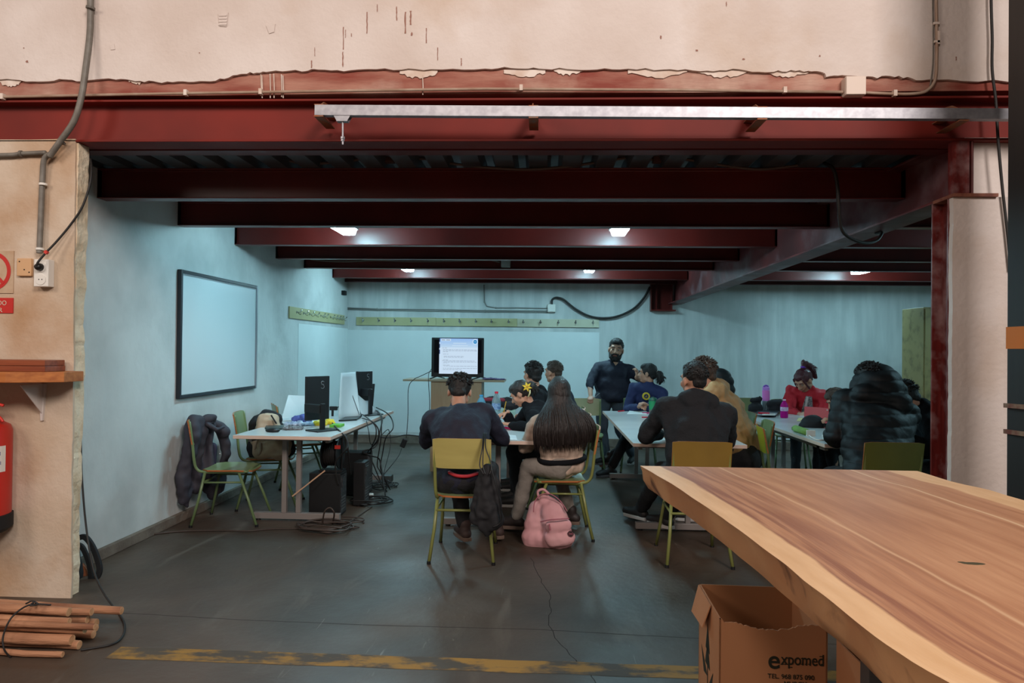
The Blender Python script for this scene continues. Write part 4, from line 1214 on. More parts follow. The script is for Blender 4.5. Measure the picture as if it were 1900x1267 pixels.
tag(mb.build('green_box', mat('lime_green', (96, 176, 50), .5), None, bevel=.002), 'lime green flat box beside the near monitor stand', 'box')
p = onD(617, 772)
t = thing('webcam', 'small black gadget on a clip stand behind the near monitor', 'gadget', p)
MB().box(p + V((-.01, -.01, 0)), p + V((.01, .01, .09))).build('stem', M_black, t, bevel=.003); MB().box(p + V((-.03, -.015, .06)), p + V((.05, .015, .10))).build('gadget_body', M_black, t, bevel=.005)
cable('gadget_cable', [p + V((.04, 0, .08)), p + V((.09, 0, .11)), p + V((.15, .02, .10)), p + V((.17, .02, .02))], .004, M_cable, t)
p = onD(697, 742)
tag(MB().poly([P(691, 712, 7.3), P(695, 712, 7.32), G(691, 758, z_), G(688, 758, z_)], (0, .02, 0)).build('dark_board', M_black, None), 'thin dark upright board behind the far monitor', 'board')

# PC towers under the desk
M_pc = mat('pc_black', (14, 14, 16), .5); M_pcs = mat('pc_grey_back', (70, 72, 74), .5, var=(30, 30, 32), scale=40)


def tower(xa, xb, yb_px, ztop, Y0, dep, label, side=.12):
    a_ = G(xa, yb_px); b_ = G(xb, yb_px)
    z0 = .0
    t = thing('computer_tower', label, 'computer', (a_.x, Y0, 0), group='computer towers under the desk')
    MB().box((a_.x, Y0, .012), (b_.x, Y0 + dep, ztop)).build('case', M_pc, t, bevel=.004)
    for x in (a_.x + .04, b_.x - .04):
        for y in (Y0 + .03, Y0 + dep - .03): MB().cyl((x, y, 0), (x, y, .012), .015).build('foot', M_black, t)
    MB().box((b_.x, Y0 + .012, .03), (b_.x + .004, Y0 + dep - .012, ztop - .02)).build('rear_panel', M_pcs, t)
    mb = MB()
    for k in range(5): mb.box((b_.x + .004, Y0 + .03, .06 + k * .025), (b_.x + .007, Y0 + dep - .05, .068 + k * .025))
    mb.build('slot_cover', mat('slot_metal', (112, 112, 112), .4, metal=.5), t)['kind'] = 'stuff'
    mb = MB(); mb.box((b_.x + .004, Y0 + .03, ztop - .12), (b_.x + .012, Y0 + dep * .6, ztop - .04)); mb.build('power_inlet', M_pcs, t)
    return t


tw = [tower(577, 636, 956, .37, 5.72, .18, 'nearest black computer tower standing under the desk'),
      tower(655, 676, 940, .40, 6.12, .18, 'middle black computer tower, right behind the cable reel'),
      tower(648, 700, 905, .42, 6.55, .20, 'farthest black computer tower under the desk')]
# cable reel on the first tower
rc = V((P(620, 870, 5.83).x - .02, 5.85, .37 + .155))
t = thing('cable_reel', 'black cable reel with handle standing on the nearest computer tower', 'cable reel', (rc.x, rc.y, .37))
for s_ in (-1, 1): MB().lathe(rc + V((s_ * .065, 0, 0)), [(.03, -.006), (.13, -.006), (.135, 0), (.13, .006), (.03, .006)], 28, axis=(1, 0, 0)).build('reel_disc', M_black, t, smooth='auto')
mb = MB()
for k in range(12):
    mb.tube([rc + V((-.055 + k * .01, math.cos(a) * (.10 + .004 * (k % 2)), math.sin(a) * (.10 + .004 * (k % 2)))) for a in np.linspace(0, 2 * PI, 25)], .0055, 6)
o = mb.build('wound_cable', M_cable, t, smooth=True); o['kind'] = 'stuff'
mb = MB(); mb.tube(spline([rc + V((.08, 0, -.15)), rc + V((.085, 0, .05)), rc + V((.08, 0, .15)), rc + V((.05, 0, .19)), rc + V((-.08, 0, .2))], 6), .010, 8); mb.build('reel_frame', M_black, t, smooth=True)
MB().tube([rc + V((-.10, 0, .20)), rc + V((.04, 0, .195))], .017, 10).build('handle_grip', M_blackm, t, smooth=True)
MB().box(rc + V((-.10, -.06, -.153)), rc + V((.10, .06, -.138))).build('reel_base', M_black, t)
MB().box(rc + V((.055, -.13, .055)), rc + V((.10, -.11, .085))).build('red_socket', mat('red_plastic', (205, 50, 40), .5), t)

# cables from the desk edge down to the towers
rc_ = random.Random(11)
def desk_cable(px0, px1, mid, label, r=.006):
    pts = [G(px0[0], px0[1], ZT + .012)] + [P(x, y, Y) for x, y, Y in mid] + [P(*px1)]
    if px1[2] > 6.45: pts = pts + [P(px1[0] + 5, px1[1] + 14, px1[2] + .02), G(712 + (len(label) % 5) * 3, 908 + (len(label) % 4) * 4, .01)]
    return tag(cable('desk_cable', pts, r, M_cable), label, 'cable', 'cables hanging from the desk')


desk_cable((612, 778), (628, 900, 5.7), [(625, 795, 5.75), (641, 808, 5.7), (645, 830, 5.55), (632, 845, 5.6), (622, 862, 5.65)], 'cable from the near monitor dropping over the desk edge towards the reel')
desk_cable((613, 780), (651, 880, 5.9), [(628, 798, 5.72), (642, 812, 5.6), (646, 835, 5.6), (648, 858, 5.7)], 'second cable from the near monitor, running straight down past the desk edge')
desk_cable((668, 766), (688, 848, 6.75), [(685, 778, 6.4), (697, 792, 6.3), (697, 812, 6.3), (690, 828, 6.45)], 'cable hanging nearest the folded panel down to the far tower')
desk_cable((672, 776), (676, 850, 6.7), [(690, 782, 6.2), (702, 797, 6.15), (700, 818, 6.3), (686, 834, 6.5)], 'cable looping in the middle of the bunch at the desk edge')
desk_cable((690, 757), (700, 860, 6.7), [(705, 768, 6.9), (708, 790, 6.6), (706, 820, 6.6)], 'straight cable dropping from the far monitor')
desk_cable((698, 756), (706, 866, 6.75), [(716, 765, 6.95), (727, 778, 6.9), (729, 795, 6.7), (716, 812, 6.7), (710, 840, 6.75)], 'cable bulging outward beside the far monitor')
desk_cable((700, 762), (702, 850, 6.7), [(709, 775, 6.8), (705, 800, 6.6), (697, 828, 6.6), (673, 838, 6.5), (690, 846, 6.6)], 'cable bent back in a sharp kink under the desk edge', .007)
desk_cable((680, 780), (712, 880, 6.5), [(684, 800, 6.2), (690, 825, 6.4), (715, 800, 6.6), (722, 800, 6.7), (724, 830, 6.7)], 'thin cable crossing the bunch at the desk edge', .004)
pts = [P(x, y, Y) for x, y, Y in [(703, 810, 6.9), (718, 812, 6.95), (735, 810, 7.1), (755, 807, 7.3), (785, 810, 7.4)]]
tag(cable('desk_cable', pts, .007, M_cable), 'cable running from the bunch across towards the television stand', 'cable', 'cables hanging from the desk')
# tv power cable with adapter
pts = [P(x, y, 7.6) for x, y in [(801, 688), (780, 698), (768, 704), (758, 720), (757, 770), (754, 812)]]
t = thing('power_adapter', 'black power adapter hanging from the television shelf by its thin cable', 'adapter', P(750, 822, 7.6))
cable('adapter_cable', pts, .004, M_cable, t)
q = P(749, 822, 7.6); MB().obox(q, (.055, .035, .10), Matrix.Rotation(.4, 3, 'Y')).build('adapter_body', M_black, t, bevel=.006)
cable('adapter_cable', [P(745, 832, 7.6), P(740, 845, 7.5), P(725, 865, 7.3), G(705, 890, .01), G(700, 905, .008)], .004, M_cable, t)


def floor_coil(cx, cy, label, loops, r, m, seed, rx, ry, tail0=None, tail1=None):
    rn = random.Random(seed); c = G(cx, cy); pts = []
    k = 7
    for i in range(loops * k):
        a = 2 * PI * i / k; sx = 1 + rn.uniform(-.3, .25); pts.append(c + V((math.cos(a) * rx * sx + rn.uniform(-.05, .05), math.sin(a) * ry * sx + rn.uniform(-.03, .03), r + .002 + (i * .0012) + abs(rn.gauss(0, .006)))))
    if tail0: pts = [G(x, y, r + .002) for x, y in tail0] + pts
    if tail1: pts = pts + [G(x, y, r + .002) for x, y in tail1]
    return tag(cable('floor_cable', pts, r, m, seg=5), label, 'cable')


floor_coil(604, 983, 'brown cable coiled loosely on the floor before the desk foot, trailing to the wall', 5, .0065, M_brcable, 5, .20, .13, tail0=[(284, 991), (330, 986), (400, 984), (460, 985), (510, 981)])
floor_coil(640, 970, 'smaller dark loop of cable leaning on the desk foot', 2, .006, M_brcable, 8, .14, .08, tail1=[(668, 955), (690, 940)])
floor_coil(690, 935, 'black cable tangle on the floor beside the middle tower', 5, .006, M_cable, 15, .13, .15)
floor_coil(712, 905, 'black cable tangle on the floor beside the farthest tower', 4, .006, M_cable, 19, .10, .16)
tag(cable('standing_loop', [G(598, 975, .008), P(602, 950, 5.35), P(612, 942, 5.35), P(620, 952, 5.35), G(617, 972, .01)], .0065, M_brcable), 'stiff brown cable loop standing up before the desk foot', 'cable')
p = G(708, 895)
tag(MB().box(p + V((0, 0, .0)), p + V((.10, .12, .07))).build('power_brick', mat('dark_grey_box', (58, 62, 62), .5), None, bevel=.006), 'dark grey power brick on the floor at the foot of the farthest tower', 'adapter')
p = G(683, 926)
tag(MB().box(p, p + V((.045, .045, .05))).build('plug_adapter', M_white, None, bevel=.008), 'small white plug adapter on the floor between the towers', 'plug')
tag(MB().tube([P(542, 921, 5.5), P(603, 873, 5.62)], .006, 6).build('wooden_rod', mat('pale_rod', (190, 150, 120), .6), None), 'pale thin rod leaning between the desk posts and the cable reel', 'rod')

# ================================================================ TELEVISION
M_stand = mat('stand_wood', (158, 132, 104), .55, var=(148, 120, 92), scale=2, stretch=(8, 8, 1)); M_stande = mat('stand_shelf', (150, 132, 108), .5)
YT = 7.95
a_, b_ = P(748, 704, YT), P(936, 704, YT); zs = P(800, 704, YT).z
t = thing('tv_stand', 'beige wooden stand with an overhanging shelf top under the television', 'stand', ((a_.x + b_.x) / 2, YT, 0))
MB().box((a_.x, YT - .02, zs - .022), (b_.x, YT + .4, zs)).build('shelf_top', M_stande, t, bevel=.002)
c_, d_ = P(799, 760, YT), P(893, 760, YT)
MB().box((c_.x, YT, 0), (d_.x, YT + .02, zs - .022)).build('front_panel', M_stand, t)
for x in (c_.x, d_.x - .018): MB().box((x, YT + .02, 0), (x + .018, YT + .36, zs - .022)).build('side_panel', M_stand, t)
MB().box((c_.x + .018, YT + .02, zs - .08), (d_.x - .018, YT + .04, zs - .022)).build('top_rail', M_stande, t)
yt_ = YT + .12
a_, b_ = P(801, 626, yt_), P(897, 696, yt_); zb2 = zs + .028
t = thing('television', 'black television showing a pale blue slide, on the wooden stand', 'television', ((a_.x + b_.x) / 2, yt_, zs))
MB().box((a_.x, yt_, zb2), (b_.x, yt_ + .05, a_.z)).build('tv_housing', M_black, t, bevel=.006)
cable('signal_cable', [V((a_.x + .02, yt_ + .055, zb2 + .12)), P(797, 690, yt_), P(795, 703, YT - .04), P(797, 745, YT - .03), P(796, 780, YT - .03)], .004, M_cable, t)
sa, sb = P(806, 630, yt_ - .002), P(893, 692, yt_ - .002)
MB().box((sa.x, yt_ - .002, sb.z), (sb.x, yt_ + .0, sa.z)).build('screen_glass', mat('tv_glass', (14, 16, 22), .15), t)


def emi(name, col, st):
    return mat(name, (10, 10, 10), .5, emit=(col, st))


E_w = emi('slide_white', (205, 226, 246), 1.0); E_h = emi('slide_header', (148, 190, 240), 1.0); E_b = emi('slide_blue', (30, 140, 210), .9); E_t = emi('slide_text', (140, 155, 180), .8); E_d = emi('slide_dark', (40, 70, 130), .8)
SW = P(815, 660, yt_).x, P(886.5, 660, yt_).x; SH = P(850, 693.5, yt_).z, P(850, 628, yt_).z


def sxy(u, v, e=.003): return V((SW[0] + (SW[1] - SW[0]) * u, yt_ - e, SH[1] - (SH[1] - SH[0]) * v))


def srect(mb, u0, v0, u1, v1, e):
    mb.add([sxy(u0, v1, e), sxy(u1, v1, e), sxy(u1, v0, e), sxy(u0, v0, e)], [(0, 1, 2, 3)]); return mb


srect(MB(), 0, 0, 1, 1, .0035).build('slide', E_w, t, fixn=False)
for k in range(5): srect(MB(), .02, k * .05, 1, (k + 1) * .05, .004).build('slide_header', emi('slide_header_%d' % k, (150 + k * 9, 190 + k * 6, 240), 1.0), t, fixn=False)
srect(MB(), .045, .01, .3, .075, .0045).build('slide_badge', E_w, t, fixn=False)
mb = MB(); 
for u0, u1 in [(.06, .15), (.18, .28)]: srect(mb, u0, .035, u1, .055, .005)
mb.build('slide_text', E_t, t, fixn=False)['kind'] = 'stuff'
mb = MB(); c = sxy(.93, .09, .005); rr_ = (SW[1] - SW[0]) * .05
mb.add([c + V((math.cos(a) * rr_ * 1.45, .0008, math.sin(a) * rr_ * 1.45)) for a in np.linspace(0, 2 * PI, 24)[:-1]], [tuple(range(23))], 1)
mb.add([c + V((math.cos(a) * rr_, 0, math.sin(a) * rr_)) for a in np.linspace(0, 2 * PI, 24)[:-1]], [tuple(range(23))], 0)
mb.add([c + V((-rr_ * .7, -.0005, -.002)), c + V((rr_ * .7, -.0005, -.002)), c + V((rr_ * .7, -.0005, .002)), c + V((-rr_ * .7, -.0005, .002))], [(0, 1, 2, 3)], 1)
mb.build('slide_emblem', [E_b, E_w], t, fixn=False)
mb = MB(); rn = random.Random(3)
for v, u0, u1 in [(.125, .36, .7), (.19, .33, .74)]: srect(mb, u0, v, u1, v + .018, .005)
mb.build('slide_title', E_w, t, fixn=False)['kind'] = 'stuff'
mb = MB()
for v, u0, u1 in [(.27, .08, .21), (.315, .1, .98), (.345, .1, .98), (.375, .1, .23), (.44, .1, .24), (.50, .12, .65), (.53, .12, .63), (.60, .1, .24), (.63, .08, .92), (.66, .12, .98), (.69, .1, .24), (.75, .1, .27), (.78, .12, .98), (.84, .1, .98), (.88, .1, .6)]:
    u = u0
    while u < u1:
        w_ = rn.uniform(.03, .09); srect(mb, u, v, min(u + w_, u1), v + .009, .005); u += w_ + .014
mb.build('slide_text', E_t, t, fixn=False)['kind'] = 'stuff'
mb = MB()
for v0, v1 in [(.0, .1), (.16, .27), (.32, .44)]: srect(mb, 0, v0, .02, v1, .0045)
mb.build('slide_bar', E_d, t, fixn=False)['kind'] = 'stuff'
for px in (811, 892):
    c = P(px, 690, yt_ + .02); mb = MB()
    mb.extr([(-.006, 0), (.006, 0), (.006, .012), (-.006, .012)], V((c.x, yt_ + .02, zb2)), V((c.x - .07 if px < 850 else c.x - .09, yt_ - .06, zs)))
    mb.extr([(-.006, 0), (.006, 0), (.006, .012), (-.006, .012)], V((c.x, yt_ + .02, zb2)), V((c.x + .07, yt_ + .14, zs)))
    mb.build('tv_foot', M_black, t)
mb = MB(); a_ = P(900, 700, YT + .05)
tag(blob('purple_cloth', [('e', V((a_.x + .06, YT + .1, zs + .012)), (.10, .05, .012)), ('e', V((a_.x + .16, YT + .1, zs + .008)), (.08, .05, .008))], mat('purple_cloth', (96, 84, 120), .7), None, voxel=.006, fold=(.012, 30, 4)), 'flat purple cloth on the shelf beside the television', 'cloth')

# ================================================================ BOTTLES AND TABLE ITEMS
def glassy(name, col, rough=.08, tr=.85): return mat(name, col, rough, trans=tr)


def bottle(px, py, Yd, H, Rr, body, cap, label, labelm=None, fill=None, zt=ZT):
    c = P(px, py, Yd); c.z = zt
    t = thing('drink_bottle', label, 'bottle', c)
    MB().lathe(c, [(Rr * .9, .001), (Rr, .01), (Rr, H * .28), (Rr * .94, H * .32), (Rr, H * .36), (Rr, H * .66), (Rr * .85, H * .75), (Rr * .45, H * .88), (Rr * .36, H * .90), (Rr * .36, H * .94)], 20).build('bottle_body', body, t, smooth='auto')
    MB().lathe(c, [(Rr * .42, H * .935), (Rr * .42, H * .995), (Rr * .36, H)], 14).build('bottle_cap', cap, t, smooth='auto')
    if labelm: MB().lathe(c, [(Rr * 1.01, H * .38), (Rr * 1.02, H * .39), (Rr * 1.02, H * .58), (Rr * 1.01, H * .59)], 20).build('bottle_label', labelm, t, smooth='auto')
    if fill: MB().lathe(c, [(Rr * .88, .004), (Rr * .92, .012), (Rr * .92, H * .3), (Rr * .9, H * .3)], 16).build('bottle_water', fill, t, smooth='auto')
    return t


M_pet = mat('clear_plastic', (186, 214, 220), .12, trans=.75); M_petb = mat('blue_plastic', (120, 186, 214), .12, trans=.6)
M_lab = mat('water_label', (150, 178, 206), .5, var=(90, 120, 170), scale=60)
M_rcap = mat('red_cap', (196, 30, 54), .4); M_bcap = mat('blue_cap', (60, 150, 200), .4)
bottle(921, 750, 6.75, .285, .044, M_pet, M_rcap, 'clear water bottle with a red cap by the television stand', M_lab)
bottle(893, 750, 6.9, .24, .046, M_petb, M_bcap, 'bluish water bottle with a blue cap behind the navy-shirted man', M_lab)
# dark red and black coats / bag heaped on the far part of table 1
p = P(900, 745, 7.25)
tag(blob('heaped_coat', [('c', P(905, 746, 7.2), P(953, 748, 7.2), .06, .05), ('e', P(945, 748, 7.2), (.10, .06, .06)), ('e', P(950, 752, 7.1), (.08, .06, .05))], mat('black_cloth', (22, 22, 28), .85), None, fold=(.02, 14, 2)), 'black coat heaped at the far end of the table beside the bottles', 'coat')
tag(blob('red_folder', [('c', P(898, 741, 7.05), P(916, 741, 7.05), .02, .02), ('c', P(928, 741, 7.05), P(934, 742, 7.05), .02, .02)], mat('dark_red_cloth', (120, 24, 44), .7), None, voxel=.008), 'dark red cloth strip behind the red-capped bottle', 'cloth')
q = [G(925, 774, ZT + .003), G(948, 776, ZT + .003), G(953, 762, ZT + .003), G(924, 759, ZT + .003)]
M_paper = mat('paper', (214, 218, 216), .6, var=(196, 202, 206), scale=6)
def paper(pts, label, m=M_paper, th=.002, cat='paper', name='paper_sheet'):
    return tag(MB().poly([V(p) for p in pts], V((0, 0, th))).build(name, m, None), label, cat)


gp = lambda x, y, z=ZT + .002: G(x, y, z)
paper([gp(924, 771), gp(958, 773), gp(956, 760), gp(926, 758)], 'worksheet the girl with the yellow flower is writing on', mat('printed_paper', (196, 206, 186), .6, var=(150, 170, 150), scale=20))
paper([gp(934, 815), gp(960, 817), gp(957, 808), gp(936, 806)], 'white sheet of paper at the near edge of the table beside the long-haired girl')
t = tag(MB().tube([gp(935, 793, ZT + .012), gp(948, 795, ZT + .012)], .010, 8).build('pink_marker', mat('pink_plastic', (196, 40, 110), .4), None, smooth='auto'), 'pink marker pen in the middle of the table', 'pen')
pc = mat('pencil_yellow', (196, 158, 50), .5)
tag(MB().cyl(P(934, 768, 6.18), P(939, 745, 6.12), .0045, n=6).build('pencil', pc, None), 'yellow pencil held by the girl with the flower', 'pencil')
# table 2
p = gp(1211, 781)
t = thing('tumbler', 'green and steel tumbler with a dark green lid on the table', 'tumbler', (p.x, p.y, ZT))
p = V((p.x, p.y, ZT)); M_tg = mat('tumbler_green', (34, 132, 84), .4); M_td = mat('tumbler_lid', (20, 76, 60), .4); M_ts = mat('tumbler_steel', (150, 150, 146), .3, metal=.8)
hh = P(1211, 738, p.y).z - ZT
MB().lathe(p, [(.030, .0), (.032, .004), (.036, hh * .50)], 24).build('steel_base', M_ts, t, smooth='auto')
MB().lathe(p, [(.037, hh * .50), (.041, hh * .88), (.040, hh * .885)], 24).build('green_sleeve', M_tg, t, smooth='auto')
MB().lathe(p, [(.042, hh * .87), (.042, hh * .93), (.039, hh * .96), (.036, hh), (.01, hh)], 24).build('tumbler_lid', M_td, t, smooth='auto')
MB().box(p + V((-.01, -.03, hh)), p + V((.01, .02, hh + .008))).build('lid_slider', M_td, t)
for a, b, lab in [((1147, 763), (1158, 762), 'red pen lying at the far edge of the table before the bearded man'), ((1191, 774), (1203, 774), 'red pen lying just beside the green tumbler')]:
    tag(MB().tube([gp(*a, ZT + .006), gp(*b, ZT + .006)], .007, 6).build('red_pen', M_rcap, None), lab, 'pen')
tag(MB().tube([gp(1192, 766, ZT + .006), gp(1206, 766, ZT + .006)], .007, 6).build('pink_pen', mat('pink_plastic', (196, 40, 110), .4), None), 'pink pen behind the green tumbler', 'pen')
paper([gp(1163, 768), gp(1200, 769), gp(1200, 762.5), gp(1168, 762)], 'white worksheet before the girl in the navy sweatshirt')
# table 3
p = gp(1421, 763)
bb = thing('sport_bottle', 'tall translucent pink sport bottle with a lilac lid and grass pattern', 'bottle', (p.x, p.y, ZT)); p = V((p.x, p.y, ZT))
hh = P(1421, 716, p.y).z - ZT
MB().lathe(p, [(.040, .0), (.043, .006), (.043, hh * .42)], 20).build('bottle_body', mat('bottle_clear_lower', (150, 168, 176), .2, trans=.3), bb, smooth='auto')
MB().lathe(p, [(.043, hh * .42), (.043, hh * .82), (.038, hh * .84)], 20).build('bottle_body', mat('bottle_pink', (216, 120, 196), .3), bb, smooth='auto')
MB().lathe(p, [(.040, hh * .84), (.040, hh * .94), (.03, hh * .97)], 20).build('bottle_lid', mat('lilac', (190, 128, 214), .4), bb, smooth='auto')
MB().tube(spline([p + V((-.03, 0, hh * .97)), p + V((0, 0, hh * 1.02)), p + V((.03, 0, hh * .98))], 5), .009, 8).build('lid_spout', mat('violet', (130, 70, 190), .4), bb, smooth=True)
mb = MB(); rn = random.Random(2)
for k in range(12):
    a = 2 * PI * k / 12; r1 = .0442
    f = [V((math.cos(a + d) * r1, math.sin(a + d) * r1, z)) + p for d, z in [(-.13, .01), (.13, .01), (rn.uniform(-.1, .1), hh * rn.uniform(.35, .55))]]; mb.add(f, [(0, 1, 2)])
mb.build('grass_print', mat('print_dark', (40, 52, 60), .5), bb, fixn=False)['kind'] = 'stuff'
bottle(1455, 775, gp(1455, 775).y, .20, .040, mat('magenta_plastic', (190, 30, 140), .2, trans=.3), mat('pink_white_cap', (226, 190, 214), .4), 'magenta water bottle with a white label and pale cap', mat('white_label', (214, 200, 214), .5, var=(180, 140, 180), scale=50))
t = thing('pencil_case', 'open dark pencil tin with red and white pens on the table', 'pencil case', gp(1423, 768))
MB().poly([gp(1398, 771), gp(1440, 773), gp(1447, 765), gp(1408, 763)], V((0, 0, .02))).build('tin', mat('tin_dark', (40, 44, 52), .4), t, bevel=.004)
MB().poly([gp(1404, 770, ZT + .0225), gp(1438, 771.5, ZT + .0225), gp(1443, 766, ZT + .0225), gp(1410, 764.5, ZT + .0225)], V((0, 0, .002))).build('tin_lining', mat('tin_light', (150, 152, 156), .5), t)
MB().tube([gp(1407, 766, ZT + .035), gp(1428, 767, ZT + .035)], .010, 6).build('pen', M_rcap, t); MB().tube([gp(1415, 769, ZT + .035), gp(1438, 769, ZT + .035)], .008, 6).build('pen', M_white, t)
tag(MB().poly([gp(1389, 766), gp(1402, 767), gp(1404, 763), gp(1392, 762.5)], V((0, 0, .01))).build('phone', M_black, None, bevel=.002), 'black phone at the far left of the right table', 'phone')
# black camera-like bags at the far side
for pr, lab in [([('e', P(1402, 758, 8.1), (.09, .06, .07)), ('c', P(1395, 742, 8.1), P(1410, 740, 8.1), .025, .03), ('c', P(1410, 735, 8.1), P(1411, 748, 8.1), .01, .01)], 'black bag on the chair behind the pink bottle'),
                ([('c', P(1430, 750, 8.15), P(1446, 746, 8.15), .05, .04), ('e', P(1436, 760, 8.15), (.08, .05, .07))], 'black bag between the pink bottle and the girl in red')]:
    tag(blob('black_bag', pr, mat('black_cloth', (22, 22, 28), .85), None, fold=(.01, 20, 3)), lab, 'bag')
# red laptop / folder
a_, b_ = gp(1492, 783), gp(1538, 786)
t = thing('red_folder', 'red plastic folder standing open on the right table', 'folder', a_)
top1, top2 = P(1493, 754, a_.y + .03), P(1538, 757, b_.y + .03)
MB().poly([a_, b_, top2, top1], V((0, .006, 0))).build('folder_cover', mat('folder_red', (176, 30, 56), .35), t, bevel=.001)
MB().poly([a_ + V((0, .012, 0)), b_ + V((0, .012, 0)), b_ + V((.02, .16, 0)), a_ + V((.02, .16, 0))], V((0, 0, .005))).build('folder_back', mat('folder_red', (176, 30, 56), .35), t)
MB().box(P(1534, 762, b_.y - .004), P(1534, 762, b_.y - .004) + V((.012, .003, .014))).build('clasp', M_white, t)
# black cap, green pencil roll, lanyard
p = gp(1508, 792)
t = thing('baseball_hat', 'black baseball cap lying on the right table before the red folder', 'cap', p)
blob('cap_crown', [('e', p + V((.0, .0, .03)), (.11, .09, .085)), ('e', p + V((-.06, 0, .01)), (.07, .07, .04))], mat('black_cloth2', (16, 17, 22), .8), t, voxel=.01)
blob('cap_peak', [('e', p + V((.16, -.05, .02)), (.10, .08, .02))], mat('black_cloth2', (16, 17, 22), .8), t, voxel=.008)
p1, p2 = gp(1476, 795, ZT + .03), gp(1498, 802, ZT + .03)
t = thing('pencil_roll', 'light green pencil roll lying on the right table', 'pencil case', p1)
MB().tube([p1 + V((-.03, 0, 0)), p1, p2], [.014, .032, .028], 12).build('roll', mat('pale_green', (132, 172, 84), .6, var=(110, 150, 66), scale=8), t, smooth=True)
MB().box(p2 + V((-.01, -.02, -.03)), p2 + V((.06, .01, .02))).build('white_tab', M_white, t)
tag(cable('lanyard', [gp(1500, 806, ZT + .006), gp(1506, 812, ZT + .006), gp(1518, 816, ZT + .006), gp(1530, 815, ZT + .006), gp(1526, 808, ZT + .02)], .006, M_white), 'white strap lying beside the green pencil roll', 'strap')
tag(MB().cyl(P(1543, 778, 6.4), P(1544.5, 750, 6.38), .0055, n=6).build('pencil', mat('pencil_bright', (200, 190, 50), .5), None), 'upright yellow pencil beside the person in the puffer coat', 'pencil')
paper([gp(1478, 781), gp(1500, 783), gp(1502, 777), gp(1482, 775)], 'small yellowish paper under the hands of the girl in red', mat('yellow_paper', (206, 196, 130), .6))

# ================================================================ BAGS AND JACKET
# jacket over chair A
M_jack = mat('jacket_charcoal', (60, 58, 68), .75, var=(46, 44, 54), scale=4); M_jackl = mat('jacket_lining', (30, 32, 58), .7)
q = lambda x, y, Y: P(x, y, Y)
t = thing('hung_jacket', 'charcoal jacket hanging over the back of the chair by the side wall', 'jacket', q(375, 790, 5.5))
J = [('c', q(362, 782, 5.55), q(392, 776, 5.55), .045, .04), ('c', q(366, 800, 5.5), q(362, 900, 5.55), .07, .065, (0, 1, 0), .6), ('c', q(384, 790, 5.62), q(376, 880, 5.62), .07, .07, (0, 1, 0), .6),
     ('c', q(362, 784, 5.45), q(345, 860, 5.42), .06, .055), ('c', q(345, 860, 5.42), q(337, 930, 5.42), .055, .035), ('c', q(352, 900, 5.5), q(347, 938, 5.45), .05, .02),
     ('c', q(392, 782, 5.72), q(412, 800, 5.75), .04, .045), ('c', q(412, 800, 5.78), q(420, 840, 5.8), .045, .05), ('c', q(420, 840, 5.8), q(404, 905, 5.82), .05, .045), ('c', q(404, 900, 5.82), q(394, 918, 5.82), .05, .035),
     ('e', q(390, 895, 5.78), (.10, .06, .10))]
blob('jacket_body', J, M_jack, t, voxel=.012, fold=(.035, 7, 4, (1.6, 1.6, .5)))
blob('jacket_lining', [('c', q(394, 830, 5.66), q(392, 868, 5.66), .045, .04, (0, 1, 0), .4)], M_jackl, t, voxel=.01)
blob('jacket_collar', [('c', q(385, 786, 5.5), q(402, 797, 5.52), .018, .02), ('c', q(402, 797, 5.52), q(414, 792, 5.6), .02, .012), ('c', q(385, 786, 5.5), q(396, 780, 5.6), .018, .02)], M_jack, t, voxel=.008, fold=(.01, 20, 3))
MB().sphere(q(408, 842, 5.72), .008, 0, 8).build('snap_button', M_galv, t)

# backpack on chair B
M_bpb = mat('backpack_black', (20, 20, 24), .8); M_bpw = mat('backpack_cream', (196, 178, 152), .8, var=(170, 150, 128), scale=6)
t = thing('cream_backpack', 'cream and black backpack resting on the chair at the desk', 'backpack', q(495, 840, 5.95))
blob('pack_back', [('c', q(487, 790, 6.05), q(484, 830, 6.05), .12, .12, (0, 1, 0), .6), ('c', q(494, 772, 6.1), q(512, 778, 6.1), .07, .06), ('c', q(528, 800, 6.1), q(534, 835, 6.1), .07, .07)], M_bpb, t, fold=(.015, 10, 3))
blob('pack_front', [('c', q(496, 782, 5.92), q(488, 812, 5.92), .085, .10, (0, 1, 0), .7), ('c', q(505, 775, 5.95), q(510, 800, 5.95), .05, .07), ('e', q(503, 832, 5.9), (.17, .08, .10)), ('e', q(515, 822, 5.95), (.12, .08, .14))], M_bpw, t, fold=(.03, 9, 6))
cable('shoulder_strap', [q(478, 815, 5.85), q(474, 830, 5.85), q(475, 843, 5.85), q(483, 840, 5.82), q(484, 822, 5.84)], .011, mat('strap_cream', (160, 140, 124), .8), t)
for a, b in [((484, 800), (505, 806)), ((503, 770), (513, 786))]: MB().tube([q(*a, 5.85), q(*b, 5.85)], .007, 6).build('pack_strap', M_bpb, t)

